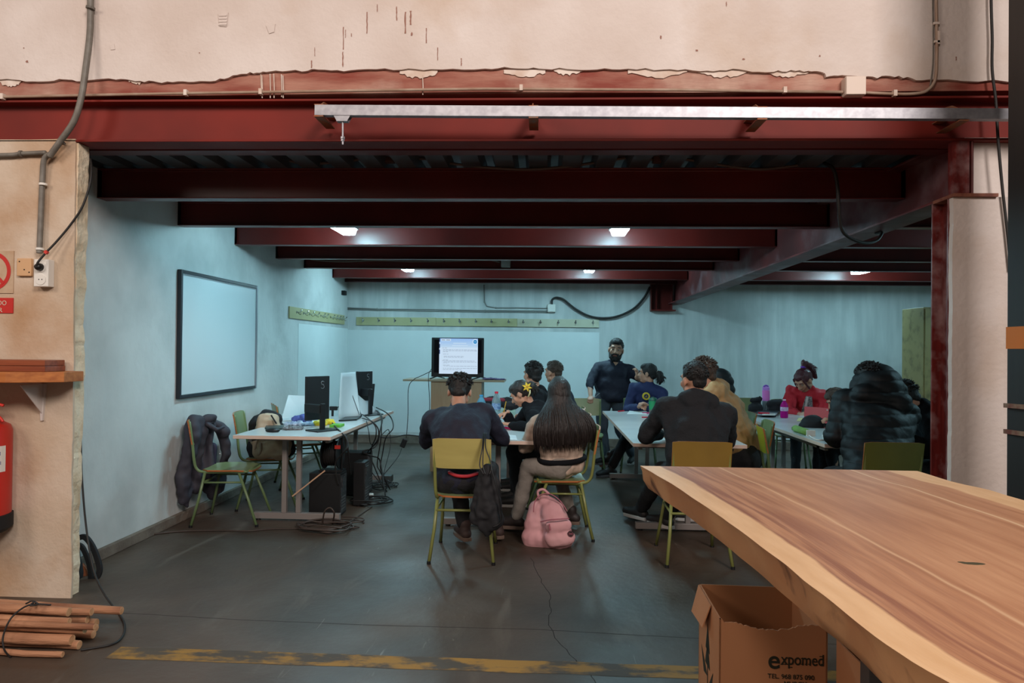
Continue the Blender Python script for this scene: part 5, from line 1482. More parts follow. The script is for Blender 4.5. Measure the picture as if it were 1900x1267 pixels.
# black drawstring bag hanging on the man's chair
t = thing('drawstring_bag', 'black drawstring bag hanging from the back of the olive chair', 'bag', q(905, 985, 4.42))
blob('bag_body', [('c', q(906, 880, 4.44), q(904, 950, 4.42), .065, .10, (0, 1, 0), .7), ('c', q(904, 945, 4.42), q(906, 968, 4.42), .10, .075, (0, 1, 0), .7), ('c', q(915, 868, 4.45), q(912, 900, 4.45), .03, .07), ('c', q(890, 960, 4.42), q(920, 962, 4.42), .06, .06, (0, 1, 0), .8)], M_bpb, t, voxel=.011, fold=(.03, 11, 8, (1.8, 1.8, .35)))
for x0, x1, dx in [(897, 890, 0), (902, 912, 1), (899, 896, 0)]:
    cable('drawstring', [q(x0, 803, 4.50), q(x0 - 2 + dx, 830, 4.42), q(x1, 862, 4.38), q((x1 + 905) / 2, 880, 4.36)], .004, M_black, t)
cable('drawstring', [q(912, 870, 4.36), q(925, 920, 4.34), q(930, 965, 4.36), q(915, 978, 4.36)], .004, M_black, t)

# pink backpack on the floor
M_pink = mat('pink_canvas', (212, 160, 162), .8, var=(198, 144, 148), scale=5); M_pinkd = mat('pink_trim', (160, 92, 104), .7); M_pinki = mat('pink_handle', (204, 152, 156), .7)
b0 = G(1020, 1024)
Yp = b0.y + .12
t = thing('pink_backpack', 'pink canvas backpack standing on the floor behind the long-haired girl', 'backpack', (b0.x, Yp, 0))
q = lambda x, y, dY=0: P(x, y, Yp + dY)
M_pinkfold = (.016, 10, 4)
bz = lambda x, z, dY=0: V((x, Yp + dY, z))
blob('pack_body', [('c', q(1000, 948, .08), q(1000, 992, .06), .085, .11, (0, 1, 0), .75), ('c', q(1010, 930, .08), q(1022, 938, .06), .055, .06), ('c', q(1025, 950, .02), q(1035, 990, .0), .09, .115, (0, 1, 0), .8), ('c', q(990, 996, .06), q(1042, 998, .02), .085, .085)], M_pink, t, voxel=.010, fold=M_pinkfold)
blob('front_pocket', [('c', q(1024, 978, -.09), q(1050, 974, -.09), .05, .045, (0, 1, 0), .6), ('c', q(1026, 998, -.08), q(1052, 997, -.08), .065, .06, (0, 1, 0), .6)], M_pink, t, voxel=.009, fold=(.006, 14, 2))
cable('zipper', [q(1003, 968, -.10), q(1016, 965, -.135), q(1035, 963, -.145), q(1056, 962, -.125)], .0045, M_pinkd, t)
cable('zipper', [q(990, 950, -.06), q(992, 932, -.05), q(1003, 918, -.03), q(1022, 917, -.03), q(1040, 930, -.04), q(1052, 948, -.06)], .004, M_pinkd, t)
cable('grab_handle', [q(1000, 925, .03), q(998, 912, .02), q(1008, 908, .02), q(1018, 916, .03)], .010, M_pinki, t)
MB().tube([q(1019, 972, -.135), q(1021, 984, -.14)], .006, 6).build('zipper_pull', M_pinkd, t)
mb = MB(); c = q(1059, 990, -.115); mb.lathe(c, [(.022, 0), (.022, -.004), (.001, -.0045)], 18, axis=(0, 1, 0)); mb.build('round_badge', M_black, t)
mb = MB(); mb.box(c + V((-.012, -.008, -.003)), c + V((.012, -.005, .003))); mb.tube([c + V((math.cos(a) * .016, -.006, math.sin(a) * .016)) for a in np.linspace(0, 2 * PI, 20)], .0012, 4); mb.build('badge_print', M_pinkd, t)

# black backpack behind the left pier
q = lambda x, y, Y=4.1: P(x, y, Y)
t = thing('black_backpack', 'black backpack with padded straps leaning behind the left pier', 'backpack', G(148, 1095))
blob('pack_body', [('c', q(110, 1020, 4.12), q(115, 1070, 4.1), .12, .12, (0, 1, 0), .7)], M_bpb, t, fold=(.015, 10, 3))
def strap(pts, w, th, nm='shoulder_strap'):
    mb = MB(); s = spline(pts, 6); vs = []; fs = []
    for i, p in enumerate(s):
        tg = (s[min(i + 1, len(s) - 1)] - s[max(i - 1, 0)]).normalized(); sd = tg.cross(V((0, 1, 0))).normalized()
        for a, b in ((-w, 0), (w, 0), (w, th), (-w, th)): vs.append(p + sd * a + V((0, b, 0)))
    for i in range(len(s) - 1):
        for j in range(4): fs.append((i * 4 + j, i * 4 + (j + 1) % 4, (i + 1) * 4 + (j + 1) % 4, (i + 1) * 4 + j))
    fs += [(0, 1, 2, 3), tuple(len(vs) - 4 + k for k in range(4))]
    mb.add(vs, fs); return mb.build(nm, M_bpb, t, bevel=.003)


strap([q(140, 1000), q(155, 997), q(168, 1012), q(178, 1035), q(183, 1058), q(176, 1075), q(162, 1090), q(148, 1105)], .016, .02)
strap([q(138, 1010), q(150, 1015), q(160, 1035), q(166, 1058), q(166, 1078), q(158, 1092), q(148, 1100)], .014, .018)
tag(MB().lathe(q(146, 1062, 4.16), [(.001, -.01), (.06, -.01), (.065, 0), (.06, .01), (.001, .01)], 24, axis=(0, 1, 0)).build('brown_disc', mat('brown_wood', (150, 92, 62), .6), None, smooth='auto'), 'brown disc seen through the straps of the black backpack', 'disc')

# ================================================================ LIVE-EDGE SLAB AND CARDBOARD BOXES
ZS = .93
left = [(1189, 864), (1215, 880), (1246, 897), (1276, 917), (1307, 939), (1340, 960), (1369, 981), (1412, 1014), (1458, 1048), (1495, 1080), (1529, 1105), (1580, 1146), (1635, 1189), (1705, 1236), (1785, 1280), (1900, 1360)]
right = [(1683, 870), (1700, 873), (1720, 879), (1745, 887), (1765, 893), (1790, 899), (1815, 904), (1840, 910), (1868, 919), (1900, 928), (1960, 946), (2060, 975), (2200, 1020)]
Lp = [G(x, y, ZS) for x, y in left]; Rp = [G(x, y, ZS) for x, y in right]
y_near = .75; y_far = Lp[0].y


def xat(ps, y):
    ps = sorted(ps, key=lambda p: p.y)
    if y <= ps[0].y: return ps[0].x
    for a, b in zip(ps, ps[1:]):
        if a.y <= y <= b.y: return a.x + (b.x - a.x) * (y - a.y) / max(b.y - a.y, 1e-6)
    return ps[-1].x


print('SLAB', Lp[0], Rp[0], Lp[-1], Rp[-1])


def slab_mat():
    m = bpy.data.materials.new('slab_wood'); m.use_nodes = True; nt = m.node_tree; b = nt.nodes['Principled BSDF']; L = nt.links.new
    uv = nt.nodes.new('ShaderNodeUVMap'); uv.uv_map = 'UVMap'
    tc = nt.nodes.new('ShaderNodeTexCoord')
    sep = nt.nodes.new('ShaderNodeSeparateXYZ'); L(uv.outputs[0], sep.inputs[0])

    def noi(scale, st, det=6, src=uv.outputs[0], dist=0):
        mp = nt.nodes.new('ShaderNodeMapping'); mp.inputs['Scale'].default_value = st; L(src, mp.inputs[0])
        n = nt.nodes.new('ShaderNodeTexNoise'); n.inputs['Scale'].default_value = scale; n.inputs['Detail'].default_value = det; n.inputs['Distortion'].default_value = dist; L(mp.outputs[0], n.inputs['Vector']); return n.outputs['Fac']

    def ramp(f, stops):
        r = nt.nodes.new('ShaderNodeValToRGB'); el = r.color_ramp.elements
        el[0].position = stops[0][0]; el[0].color = stops[0][1]; el[1].position = stops[-1][0]; el[1].color = stops[-1][1]
        for p_, c in stops[1:-1]:
            e = el.new(p_); e.color = c
        L(f, r.inputs[0]); return r.outputs[0]

    def mix(f, a, c, bl='MIX'):
        mx = nt.nodes.new('ShaderNodeMix'); mx.data_type = 'RGBA'; mx.blend_type = bl
        if isinstance(f, float): mx.inputs[0].default_value = f
        else: L(f, mx.inputs[0])
        for k, x in ((6, a), (7, c)):
            if isinstance(x, tuple): mx.inputs[k].default_value = x
            else: L(x, mx.inputs[k])
        return mx.outputs[2]

    def math_(op, a, c=None, v=0.):
        n = nt.nodes.new('ShaderNodeMath'); n.operation = op; L(a, n.inputs[0])
        if c is not None: L(c, n.inputs[1])
        else: n.inputs[1].default_value = v
        return n.outputs[0]
    C = lambda *c: srgb(c) + (1,)
    heart = ramp(noi(5, (5, .35, 1), 4, dist=.4), [(.3, C(168, 118, 86)), (.5, C(184, 134, 100)), (.7, C(198, 150, 114))])
    fine = ramp(noi(40, (6, .25, 1), 3), [(.35, (.88, .86, .84, 1)), (.65, (1.0, 1.0, 1.0, 1))])
    heart = mix(.7, heart, fine, 'MULTIPLY')
    # darker streak zone near the left sapwood
    u = sep.outputs[0]
    wob = math_('MULTIPLY', noi(2.2, (0, 1, 1), 5), None, .05)
    uw = math_('ADD', u, wob)
    zone = ramp(uw, [(.10, (1, 1, 1, 1)), (.17, (.8, .8, .8, 1)), (.34, (0, 0, 0, 1))])
    streak = ramp(noi(9, (7, .22, 1), 5, dist=.3), [(.4, (1, 1, 1, 1)), (.6, (0, 0, 0, 1))])
    zs_ = math_('MULTIPLY', zone, streak)
    heart = mix(zs_, heart, C(142, 92, 70))
    # pale seams running along the slab
    seam = ramp(math_('ADD', u, math_('MULTIPLY', noi(1.5, (0, 1, 1), 3), None, .03)), [(.770, (0, 0, 0, 1)), (.777, (.85, .85, .85, 1)), (.786, (0, 0, 0, 1))])
    heart = mix(seam, heart, C(226, 196, 158))
    seam2 = ramp(math_('ADD', u, math_('MULTIPLY', noi(1.5, (0, 1, 1), 3), None, .04)), [(.30, (0, 0, 0, 1)), (.306, (.8, .8, .8, 1)), (.314, (0, 0, 0, 1))])
    heart = mix(seam2, heart, C(222, 186, 148))
    sap = ramp(noi(8, (3, .5, 1), 4), [(.3, C(210, 168, 124)), (.7, C(226, 188, 146))])
    sl = ramp(uw, [(.098, (1, 1, 1, 1)), (.106, (0, 0, 0, 1))])
    sr = ramp(uw, [(.915, (0, 0, 0, 1)), (.925, (1, 1, 1, 1))])
    col = mix(sl, heart, sap); col = mix(sr, col, sap)
    # side colour: bark stains
    geo = nt.nodes.new('ShaderNodeNewGeometry'); sn = nt.nodes.new('ShaderNodeSeparateXYZ'); L(geo.outputs['Normal'], sn.inputs[0])
    side = ramp(sn.outputs[2], [(.45, (1, 1, 1, 1)), (.6, (0, 0, 0, 1))])
    sc_ = ramp(noi(2.2, (1, 1, 1), 6, tc.outputs['Object'], .5), [(.40, C(180, 126, 84)), (.56, C(196, 146, 102)), (.70, C(204, 156, 110))])
    bark = ramp(noi(2.4, (1, 1.6, 1), 6, tc.outputs['Object'], .8), [(.60, (0, 0, 0, 1)), (.67, (.9, .9, .9, 1))])
    sc_ = mix(bark, sc_, C(76, 40, 26))
    col = mix(side, col, sc_)
    L(col, b.inputs['Base Color']); b.inputs['Roughness'].default_value = .55
    bp = nt.nodes.new('ShaderNodeBump'); bp.inputs['Strength'].default_value = .12; bp.inputs['Distance'].default_value = .01
    L(noi(30, (5, .3, 1), 4), bp.inputs['Height']); L(bp.outputs[0], b.inputs['Normal'])
    return m


def make_slab():
    NX, NY = 24, 70; TH = .115; vs = []; uvs = []; rings = []
    me_v = []; me_f = []; me_uv = []
    for j in range(NY + 1):
        v = j / NY; y = y_near + (y_far - y_near) * v
        xl, xr = xat(Lp, y) + noise.noise(V((y * 5, 0, 0))) * .006, xat(Rp, y)
        if y > Rp[0].y:   # far edge: cut slightly askew
            xr = Rp[0].x
        ring = []
        for i in range(NX + 1):
            u = i / NX; ring.append((V((xl + (xr - xl) * u, y, ZS)), u))
        # right side, bottom, left side (undercut, lumpy)
        nl = lambda k: noise.noise(V((y * 3.1, k, 5))) * .012
        ring += [(V((xr + .0, y, ZS - TH * .4)), 1.0), (V((xr - .05, y, ZS - TH)), 1.0), (V((xl + .07 + nl(3), y, ZS - TH - nl(1))), 0.0), (V((xl + .032 + nl(2), y, ZS - TH * .88)), 0.0), (V((xl + .018 + nl(4), y, ZS - TH * .55)), 0.0), (V((xl + .012 + nl(6) * .5, y, ZS - TH * .22)), 0.0)]
        rings.append(ring)
    n = len(rings[0])
    for j, rg in enumerate(rings):
        for p, u in rg: me_v.append(p); me_uv.append((u, j / NY * 2.2))
    for j in range(NY):
        for i in range(n):
            me_f.append((j * n + i, j * n + (i + 1) % n, (j + 1) * n + (i + 1) % n, (j + 1) * n + i))
    me_f += [tuple(range(n - 1, -1, -1)), tuple(NY * n + i for i in range(n))]
    t = thing('wooden_slab_table', 'large live-edge wooden slab tabletop with pale sapwood edges on steel legs', 'table', (1.2, 2.0, 0))
    og = origin_of(t)
    me = bpy.data.meshes.new('slab'); me.from_pydata([p - og for p in me_v], [], me_f)
    ul = me.uv_layers.new(name='UVMap')
    for lp in me.loops: ul.data[lp.index].uv = me_uv[lp.vertex_index]
    me.materials.append(slab_mat()); me.polygons.foreach_set('use_smooth', [True] * len(me.polygons))
    me.set_sharp_from_angle(angle=math.radians(40)); me.update()
    o = link('slab', me, t)
    k = G(1806, 1045, ZS + .0005)
    blob('knot_crack', [('e', k + V((0, 0, -.002)), (.035, .014, .003)), ('e', k + V((-.022, .008, -.002)), (.015, .008, .003))], mat('knot_dark', (72, 66, 44), .7), t, voxel=.003)
    for (x, y) in [(1.0, 2.12), (1.55, 2.3), (.95, 1.0), (1.75, 1.0)]:
        MB().box((x - .02, y - .03, 0), (x + .02, y + .03, ZS - TH)).build('leg', mat('leg_steel', (84, 80, 78), .45, metal=.4), t, bevel=.003)
    for x in (1.0,): pass
    return t


slab_t = make_slab()

# cardboard boxes
M_card = mat('cardboard', (186, 130, 90), .85, var=(176, 120, 80), scale=3, stretch=(1, 1, .3)); M_cardi = mat('cardboard_inside', (170, 116, 76), .9)
M_print = mat('box_print', (36, 38, 24), .7)
zbx = .47
c00, c10, c01 = G(1335, 1148, zbx), G(1536, 1156, zbx), G(1292, 1083, zbx)
fx = (c10 - c00); fx.z = 0; W_ = fx.length; fx.normalize(); fy = V((-fx.y, fx.x, 0)); Dp = (c01 - c00).dot(fy)
print('BOX', c00, c10, c01, W_, Dp)
t = thing('cardboard_box', 'open cardboard box with printed lettering under the wooden slab', 'box', (c00.x, c00.y, 0))
O = V((c00.x, c00.y, 0))
def bx(a, b, c_): return O + fx * a + fy * b + V((0, 0, c_))
th = .006
rn = random.Random(6); tops = []
N = 44
for i in range(N + 1):
    u = i / N; d_ = -.012 * (u > .03) - .022 * max(0, math.sin((u - .15) * 5)) * (u > .15) + rn.uniform(-.004, .004) * (u > .1)
    tops.append((u, d_))
front = [bx(0, 0, .002)] + [bx(W_, 0, .002)] + [bx(W_ * u, 0, zbx + d_) for u, d_ in reversed(tops)]
MB().poly(front, fy * th).build('box_wall', M_card, t)
MB().poly([bx(0, 0, .002), bx(0, Dp, .002), bx(0, Dp, zbx), bx(0, 0, zbx)], fx * th).build('box_wall', M_card, t)
MB().poly([bx(0, Dp, .002), bx(W_, Dp, .002), bx(W_, Dp, zbx), bx(0, Dp, zbx)], fy * -th).build('box_wall', M_cardi, t)
MB().poly([bx(W_, 0, .002), bx(W_, Dp, .002), bx(W_, Dp, zbx), bx(W_, 0, zbx - .02)], fx * -th).build('box_wall', M_card, t)
MB().poly([bx(0, 0, .002), bx(W_, 0, .002), bx(W_, Dp, .002), bx(0, Dp, .002)], V((0, 0, th))).build('box_bottom', M_card, t)
MB().poly([bx(-.002, Dp * .97, zbx), bx(-.002, Dp * .35, zbx - .0), bx(-.03, Dp * .38, zbx - .09), bx(-.03, Dp * .97, zbx - .11)], -fx * .004).build('box_flap', M_card, t)
Rb = Matrix((fx, V((0, 0, 1)), -fy)).transposed()
def btext(s, px, py, hpx, sx=1, al='LEFT', off=0.0):
    p = G(px, py, 0)
    # intersect the ray with the front face
    d = ray(px, py); o_ = V((0, 0, CAMZ)); tt = (O - o_).dot(fy) / d.dot(fy); p = o_ + d * tt
    sc = hpx * (O - o_).dot(fy) / d.dot(fy) / FPX * .82
    return text('box_lettering', s, p - fy * .0012, sc, Rb, M_print, t, align=al, sx=sx, offset=off, extrude=.0005)


btext('e', 1424, 1239, 50, 1.0, off=.0012); btext('xpomed', 1449, 1232, 31, .79, off=.0004)
btext('TEL. 968 875 090', 1424, 1257.5, 12.5, .98, off=.0002); btext('MURCIA', 1454, 1272, 12.5, .98, off=.0002)
# serif bars for the box lettering
mb = MB()
def bar(px0, px1, py, hpx=1.6):
    o_ = V((0, 0, CAMZ)); out = []
    for x, y in ((px0, py), (px1, py), (px1, py - hpx), (px0, py - hpx)):
        d = ray(x, y); tt = (O - o_).dot(fy) / d.dot(fy); out.append(o_ + d * tt - fy * .0014)
    mb.add(out, [(0, 1, 2, 3)])
for a, b, y in [(1448, 1454, 1232.8), (1455, 1462, 1232.8), (1462, 1470, 1238.5), (1486, 1491, 1232.8), (1493, 1497, 1232.8), (1499, 1504, 1232.8), (1523, 1528, 1232.8), (1520, 1526, 1218.5), (1486, 1489, 1222), (1461, 1465, 1222)]: bar(a, b, y)
mb.build('lettering_serifs', M_print, t, fixn=False)['kind'] = 'stuff'
mb = MB()     # plant-like emblem on the left face
def lf(b, z): return bx(-.0015, Dp * b, zbx + z)
mb.add([lf(.50, -.42), lf(.53, -.42), lf(.50, -.12), lf(.53, -.12)], [(0, 1, 3, 2)]); mb.add([lf(.42, -.20), lf(.62, -.20), lf(.52, -.09)], [(0, 1, 2)])
mb.add([lf(.52, -.30), lf(.85, -.22), lf(.7, -.31)], [(0, 1, 2)]); mb.add([lf(.50, -.34), lf(.25, -.24), lf(.34, -.33)], [(0, 1, 2)]); mb.add([lf(.40, -.26), lf(.64, -.26), lf(.52, -.16)], [(0, 1, 2)])
mb.build('tree_emblem', M_print, t, fixn=False)
c2 = G(1575, 1300, .40)
t2 = thing('cardboard_box', 'second cardboard box behind the steel leg, under the wooden slab', 'box', (1.12, 1.75, 0))
for lo, hi in [((1.06, 2.2, .0), (1.5, 2.206, .42)), ((1.06, 2.5, .0), (1.5, 2.506, .42)), ((1.06, 2.2, .0), (1.066, 2.5, .42)), ((1.494, 2.2, .0), (1.5, 2.5, .42)), ((1.06, 2.2, 0), (1.5, 2.5, .006))]:
    MB().box(lo, hi).build('box_wall', M_card, t2)
# ================================================================ PEOPLE
M_skin = mat('skin', (186, 140, 116), .55, var=(172, 124, 100), scale=12)
M_hairk = mat('hair_black', (18, 14, 13), .62, bump=.5, bscale=90, stretch=(1, 1, .15))
M_hairb = mat('hair_dark_brown', (30, 21, 18), .5, bump=.5, bscale=90, stretch=(1, 1, .15))
M_hairl = mat('hair_brown', (66, 50, 40), .6, bump=.5, bscale=90, stretch=(1, 1, .15))
M_hairr = mat('hair_reddish', (74, 26, 34), .45, bump=.5, bscale=90, stretch=(1, 1, .15))
M_eye = mat('eye_white', (150, 142, 136), .4); M_iris = mat('eye_dark', (26, 18, 14), .2); M_lip = mat('lip', (150, 88, 80), .5)
M_navy = mat('cloth_navy', (24, 26, 44), .8, bump=.2, bscale=60); M_navy2 = mat('cloth_navy_sweatshirt', (22, 34, 78), .8, bump=.2, bscale=60)
M_blk = mat('cloth_black', (15, 15, 19), .9, spec=.2, bump=.2, bscale=60); M_hood = mat('cloth_black_hoodie', (18, 19, 24), .9, bump=.3, bscale=60)
M_cream = mat('cloth_beige', (196, 172, 154), .9, var=(166, 142, 126), scale=22, stretch=(1, 1, .25), bump=.2, bscale=60)
M_greyp = mat('trousers_grey', (128, 120, 112), .85, bump=.2, bscale=50); M_dkp = mat('trousers_black', (22, 22, 26), .85, bump=.2, bscale=50); M_bgp = mat('trousers_slate', (66, 74, 84), .85, bump=.2, bscale=50)
M_tan = mat('cloth_tan', (172, 138, 92), .75, var=(150, 118, 78), scale=6, bump=.2, bscale=40); M_redc = mat('cloth_red', (178, 26, 42), .8, bump=.2, bscale=50)
M_puf = mat('puffer_black', (12, 13, 16), .62, spec=.3, bump=.15, bscale=30); M_shoe = mat('shoe_dark', (34, 30, 30), .6); M_sole = mat('sole_white', (190, 184, 180), .6); M_soleb = mat('sole_brown', (104, 84, 72), .7)
UP = V((0, 0, 1))


def yawv(deg):
    a = R(deg); return V((-math.sin(a), math.cos(a), 0)), V((math.cos(a), math.sin(a), 0))   # forward, right


def ik(S, W, l1, l2, pole):
    d = W - S; L = d.length
    if L > (l1 + l2) * .985: W = S + d.normalized() * (l1 + l2) * .985; d = W - S; L = d.length
    L = max(L, .08)
    a = (l1 * l1 - l2 * l2 + L * L) / (2 * L); h = math.sqrt(max(l1 * l1 - a * a, 0)); dn = d.normalized()
    p = V(pole) - dn * V(pole).dot(dn)
    p = p.normalized() if p.length > 1e-4 else dn.orthogonal().normalized()
    return S + dn * a + p * h, W


def hand_prims(W, d, n, side, curl=.5, s=1.0):
    """W wrist, d along the hand, n the side the palm looks to, side +1/-1 thumb side along d x n"""
    d = d.normalized(); n = (n - d * n.dot(d)).normalized(); x = d.cross(n)
    M = Matrix((x, d, n)).transposed()
    pr = [('e', W + d * .05 * s, (.040 * s, .052 * s, .015 * s), M), ('c', W - d * .01, W + d * .03 * s, .026 * s, .024 * s, n, .75)]
    for i, (o, L) in enumerate([(-.031, .058), (-.011, .072), (.010, .078), (.030, .068)]):
        b = W + d * .088 * s + x * (-side) * (-o) * s * (1) * 1.0
        b = W + d * (.086 - .006 * (i == 0)) * s + x * (side * o) * s
        c = curl * (1 + .12 * i)
        d1 = d * math.cos(c) + n * math.sin(c); d2 = d * math.cos(2 * c) + n * math.sin(2 * c); d3 = d * math.cos(2.7 * c) + n * math.sin(2.7 * c)
        p1 = b + d1 * L * .5 * s; p2 = p1 + d2 * L * .3 * s; p3 = p2 + d3 * L * .22 * s
        pr += [('c', b - d * .02 * s, p1, .0095 * s, .0088 * s), ('c', p1, p2, .0088 * s, .0082 * s), ('c', p2, p3, .0082 * s, .007 * s)]
    b = W + d * .025 * s + x * side * .028 * s; dt = (x * side * .75 + d * .6 + n * .35).normalized(); m = b + dt * .042 * s; e = m + (d * .85 + n * .4 + x * side * .15).normalized() * .03 * s
    pr += [('c', W + d * .02 * s, b, .014 * s, .013 * s), ('c', b, m, .0125 * s, .0105 * s), ('c', m, e, .010 * s, .008 * s)]
    return pr


def person(label, pelvis, head, yaw, hyaw, hpitch=0, hroll=0, s=1.0, w=1.0, belly=1.0, wr=None, wl=None, ptr=None, ptl=None, hands=(.5, .5), handn=None,
           knees=None, ankles=None, tops=None, trousers=M_dkp, hair='short', hairm=M_hairk, shoe=M_shoe, sole=M_sole, skin=M_skin, stand=False, torso_yaw=None, sleeve=.96,
           shoulder_drop=.06, bow=.03, vox=.0085, pole_r=None, pole_l=None, group=None, hood=None, quilt=None, fold=.013, collar=True, toe_yaw=None, hip_w=1.0, headscale=1.0):
    pelvis = V(pelvis); H = V(head); tops = tops or M_blk
    fh, rh = yawv(yaw); ft, rt = yawv(torso_yaw if torso_yaw is not None else yaw)
    hf, hr = yawv(hyaw)
    # head frame
    Mh = Matrix.Rotation(R(hroll), 3, hf) @ Matrix.Rotation(R(hpitch), 3, hr)
    hf2 = Mh @ hf; hu = Mh @ UP; hr2 = Mh @ hr
    HM = Matrix((hr2, hf2, hu)).transposed(); k = s * headscale

    def h(x, y, z): return H + (hr2 * x + hf2 * y + hu * z) * k
    neck_top = h(0, -.025, -.09)
    nb = neck_top - (hu * .35 + UP * .65).normalized() * .055 * s
    u = (nb - pelvis); L = u.length; u.normalize()
    r = (rt - u * rt.dot(u)).normalized(); f = u.cross(r)
    TM = Matrix((r, f, u)).transposed()

    def T(x, y, z): # torso point, z = 0..1 pelvis to neck base, with bow backwards
        return pelvis + u * (z * L) + r * x * s * w + f * (y * s - bow * math.sin(z * PI))
    sw = .175 * w
    SR, SL = T(.172, .005, 1) - u * shoulder_drop * s, T(-.172, .005, 1) - u * shoulder_drop * s
    l1, l2 = .285 * s, .255 * s
    poleR = V(pole_r) if pole_r is not None else (r * .6 - f * .2 - UP * .9); poleL = V(pole_l) if pole_l is not None else (-r * .6 - f * .2 - UP * .9)
    WRt = V(wr) if wr is not None else SR + f * .30 * s - UP * .28 * s
    WLt = V(wl) if wl is not None else SL + f * .30 * s - UP * .28 * s
    ER, WR = ik(SR, WRt, l1, l2, poleR); EL, WL_ = ik(SL, WLt, l1, l2, poleL)
    # legs
    HR_, HL_ = pelvis + rh * .09 * s * w - UP * .02, pelvis - rh * .09 * s * w - UP * .02
    if knees is None:
        if stand: knees = [HR_ + V((0, 0, -.42 * s)) + fh * .02 + rh * .01, HL_ + V((0, 0, -.42 * s)) + fh * .02 - rh * .01]
        else: knees = [V((HR_.x, HR_.y, .50)) + fh * .40 * s + rh * .02, V((HL_.x, HL_.y, .50)) + fh * .40 * s - rh * .02]
    if ankles is None:
        ankles = [V((knees[0].x, knees[0].y, .085)) - fh * (.0 if stand else .02), V((knees[1].x, knees[1].y, .085)) - fh * (.0 if stand else .06)]
    knees = [V(q_) for q_ in knees]; ankles = [V(q_) for q_ in ankles]
    B = []
    b_ = belly
    core = [('e', T(0, 0, .04), (.155 * w * s * hip_w, .11 * s * b_, .10 * s), TM), ('e', T(0, .008 * b_, .30), (.142 * w * s * b_, .10 * s * b_, .15 * s), TM), ('e', T(0, .005, .62), (.155 * w * s, .108 * s * (b_ * .5 + .5), .16 * s), TM),
            ('c', SR - r * .04, SL + r * .04, .062 * s, .062 * s), ('e', T(0, 0, .5), (.14 * w * s, .10 * s, .22 * s), TM)]
    trap = [('c', nb - u * .01, SR - r * .05 * s + u * .01, .045 * s, .035 * s), ('c', nb - u * .01, SL + r * .05 * s + u * .01, .045 * s, .035 * s)]
    B += [(p[0], p[1], tuple(a - .013 for a in p[2])) + p[3:] if p[0] == 'e' else (p[0], p[1], p[2], p[3] - .012, p[4] - .012) for p in core] + trap
    B += [('c', nb - u * .03 * s, neck_top, .056 * s, .052 * s), ('c', neck_top, h(0, -.02, -.03), .052 * s, .05 * s)]
    # head
    B += [('e', h(0, -.012, .028), (.074 * k, .094 * k, .090 * k), HM), ('e', h(0, .028, -.030), (.060 * k, .062 * k, .072 * k), HM), ('e', h(0, .048, -.085), (.036 * k, .036 * k, .028 * k), HM), ('c', h(-.045, .01, -.065), h(0, .05, -.09), .022 * k, .022 * k), ('c', h(.045, .01, -.065), h(0, .05, -.09), .022 * k, .022 * k),
          ('c', h(0, .084, .012), h(0, .106, -.026), .010 * k, .015 * k), ('c', h(-.012, .092, -.03), h(.012, .092, -.03), .011 * k, .011 * k), ('c', h(-.035, .070, .030), h(.035, .070, .030), .018 * k, .018 * k), ('c', h(-.018, .080, -.058), h(.018, .080, -.058), .011 * k, .011 * k),
          ('e', h(-.045, .060, -.022), (.022 * k, .016 * k, .026 * k), HM), ('e', h(.045, .060, -.022), (.022 * k, .016 * k, .026 * k), HM)]
    for sx in (-1, 1):
        B += [('e', h(sx * .080, -.008, -.010), (.009 * k, .020 * k, .031 * k), HM), ('e', h(sx * .078, -.004, -.028), (.010 * k, .012 * k, .014 * k), HM)]
    # arms and hands
    for (S_, E_, W_, sd, hk) in ((SR, ER, WR, 1, 0), (SL, EL, WL_, -1, 1)):
        B += [('c', S_, E_, .046 * s, .038 * s), ('c', E_, W_, .040 * s, .026 * s)]
        dd = (W_ - E_).normalized()
        hn = V((0, 0, -1)) if handn is None or handn[hk] is None else V(handn[hk])
        if abs(hn.normalized().dot(dd)) > .9: hn = f
        hd = dd if (ptr, ptl)[hk] is None else V((ptr, ptl)[hk])
        x = hd.normalized().cross((hn - hd.normalized() * hn.dot(hd.normalized())).normalized())
        side = -1 if x.dot(r) * sd > 0 else 1    # thumb towards the body's middle
        if abs(x.dot(r)) < .15: side = sd
        B += hand_prims(W_, hd, hn, side, hands[hk], s)
    for (Hp, Kn, An) in ((HR_, knees[0], ankles[0]), (HL_, knees[1], ankles[1])):
        B += [('c', Hp, Kn, .082 * s * w, .056 * s), ('c', Kn, Kn.lerp(An, .35), .054 * s, .056 * s), ('c', Kn.lerp(An, .35), An, .055 * s, .036 * s)]
        fd = fh if toe_yaw is None else yawv(toe_yaw)[0]
        B += [('c', An, An + fd * .12 * s - UP * (An.z * .45), .032 * s, .026 * s)]
    root = blob('person', B, skin, None, voxel=vox, smooth=2)
    tag(root, label, 'person', group=group)
    # top garment
    pad = .016
    def grow(pr, g):
        out = []
        for p in pr:
            if p[0] == 'e': out.append(('e', p[1], tuple(a + g for a in p[2])) + p[3:])
            else: out.append(('c', p[1], p[2], p[3] + g, p[4] + g) + p[5:])
        return out
    seed = random.Random(label).uniform(0, 50)
    G_ = grow(core, pad + .004) + grow(trap, .012)
    G_ += [('e', T(0, 0, -.02), ((.155 * hip_w * w * s + .024), .118 * s * b_ + .018, .10 * s), TM)]
    for sx, S_ in ((1, SR), (-1, SL)):
        G_ += [('c', T(sx * .095, 0, .12), T(sx * .105, 0, .80), .078 * s * b_ ** .5, .078 * s), ('c', S_ - r * sx * .02 - u * .02, T(sx * .125, 0, .50), .062 * s, .058 * s), ('c', T(0, -.02, .2), T(0, -.02, .85), .10 * s * b_ ** .5, .095 * s)]
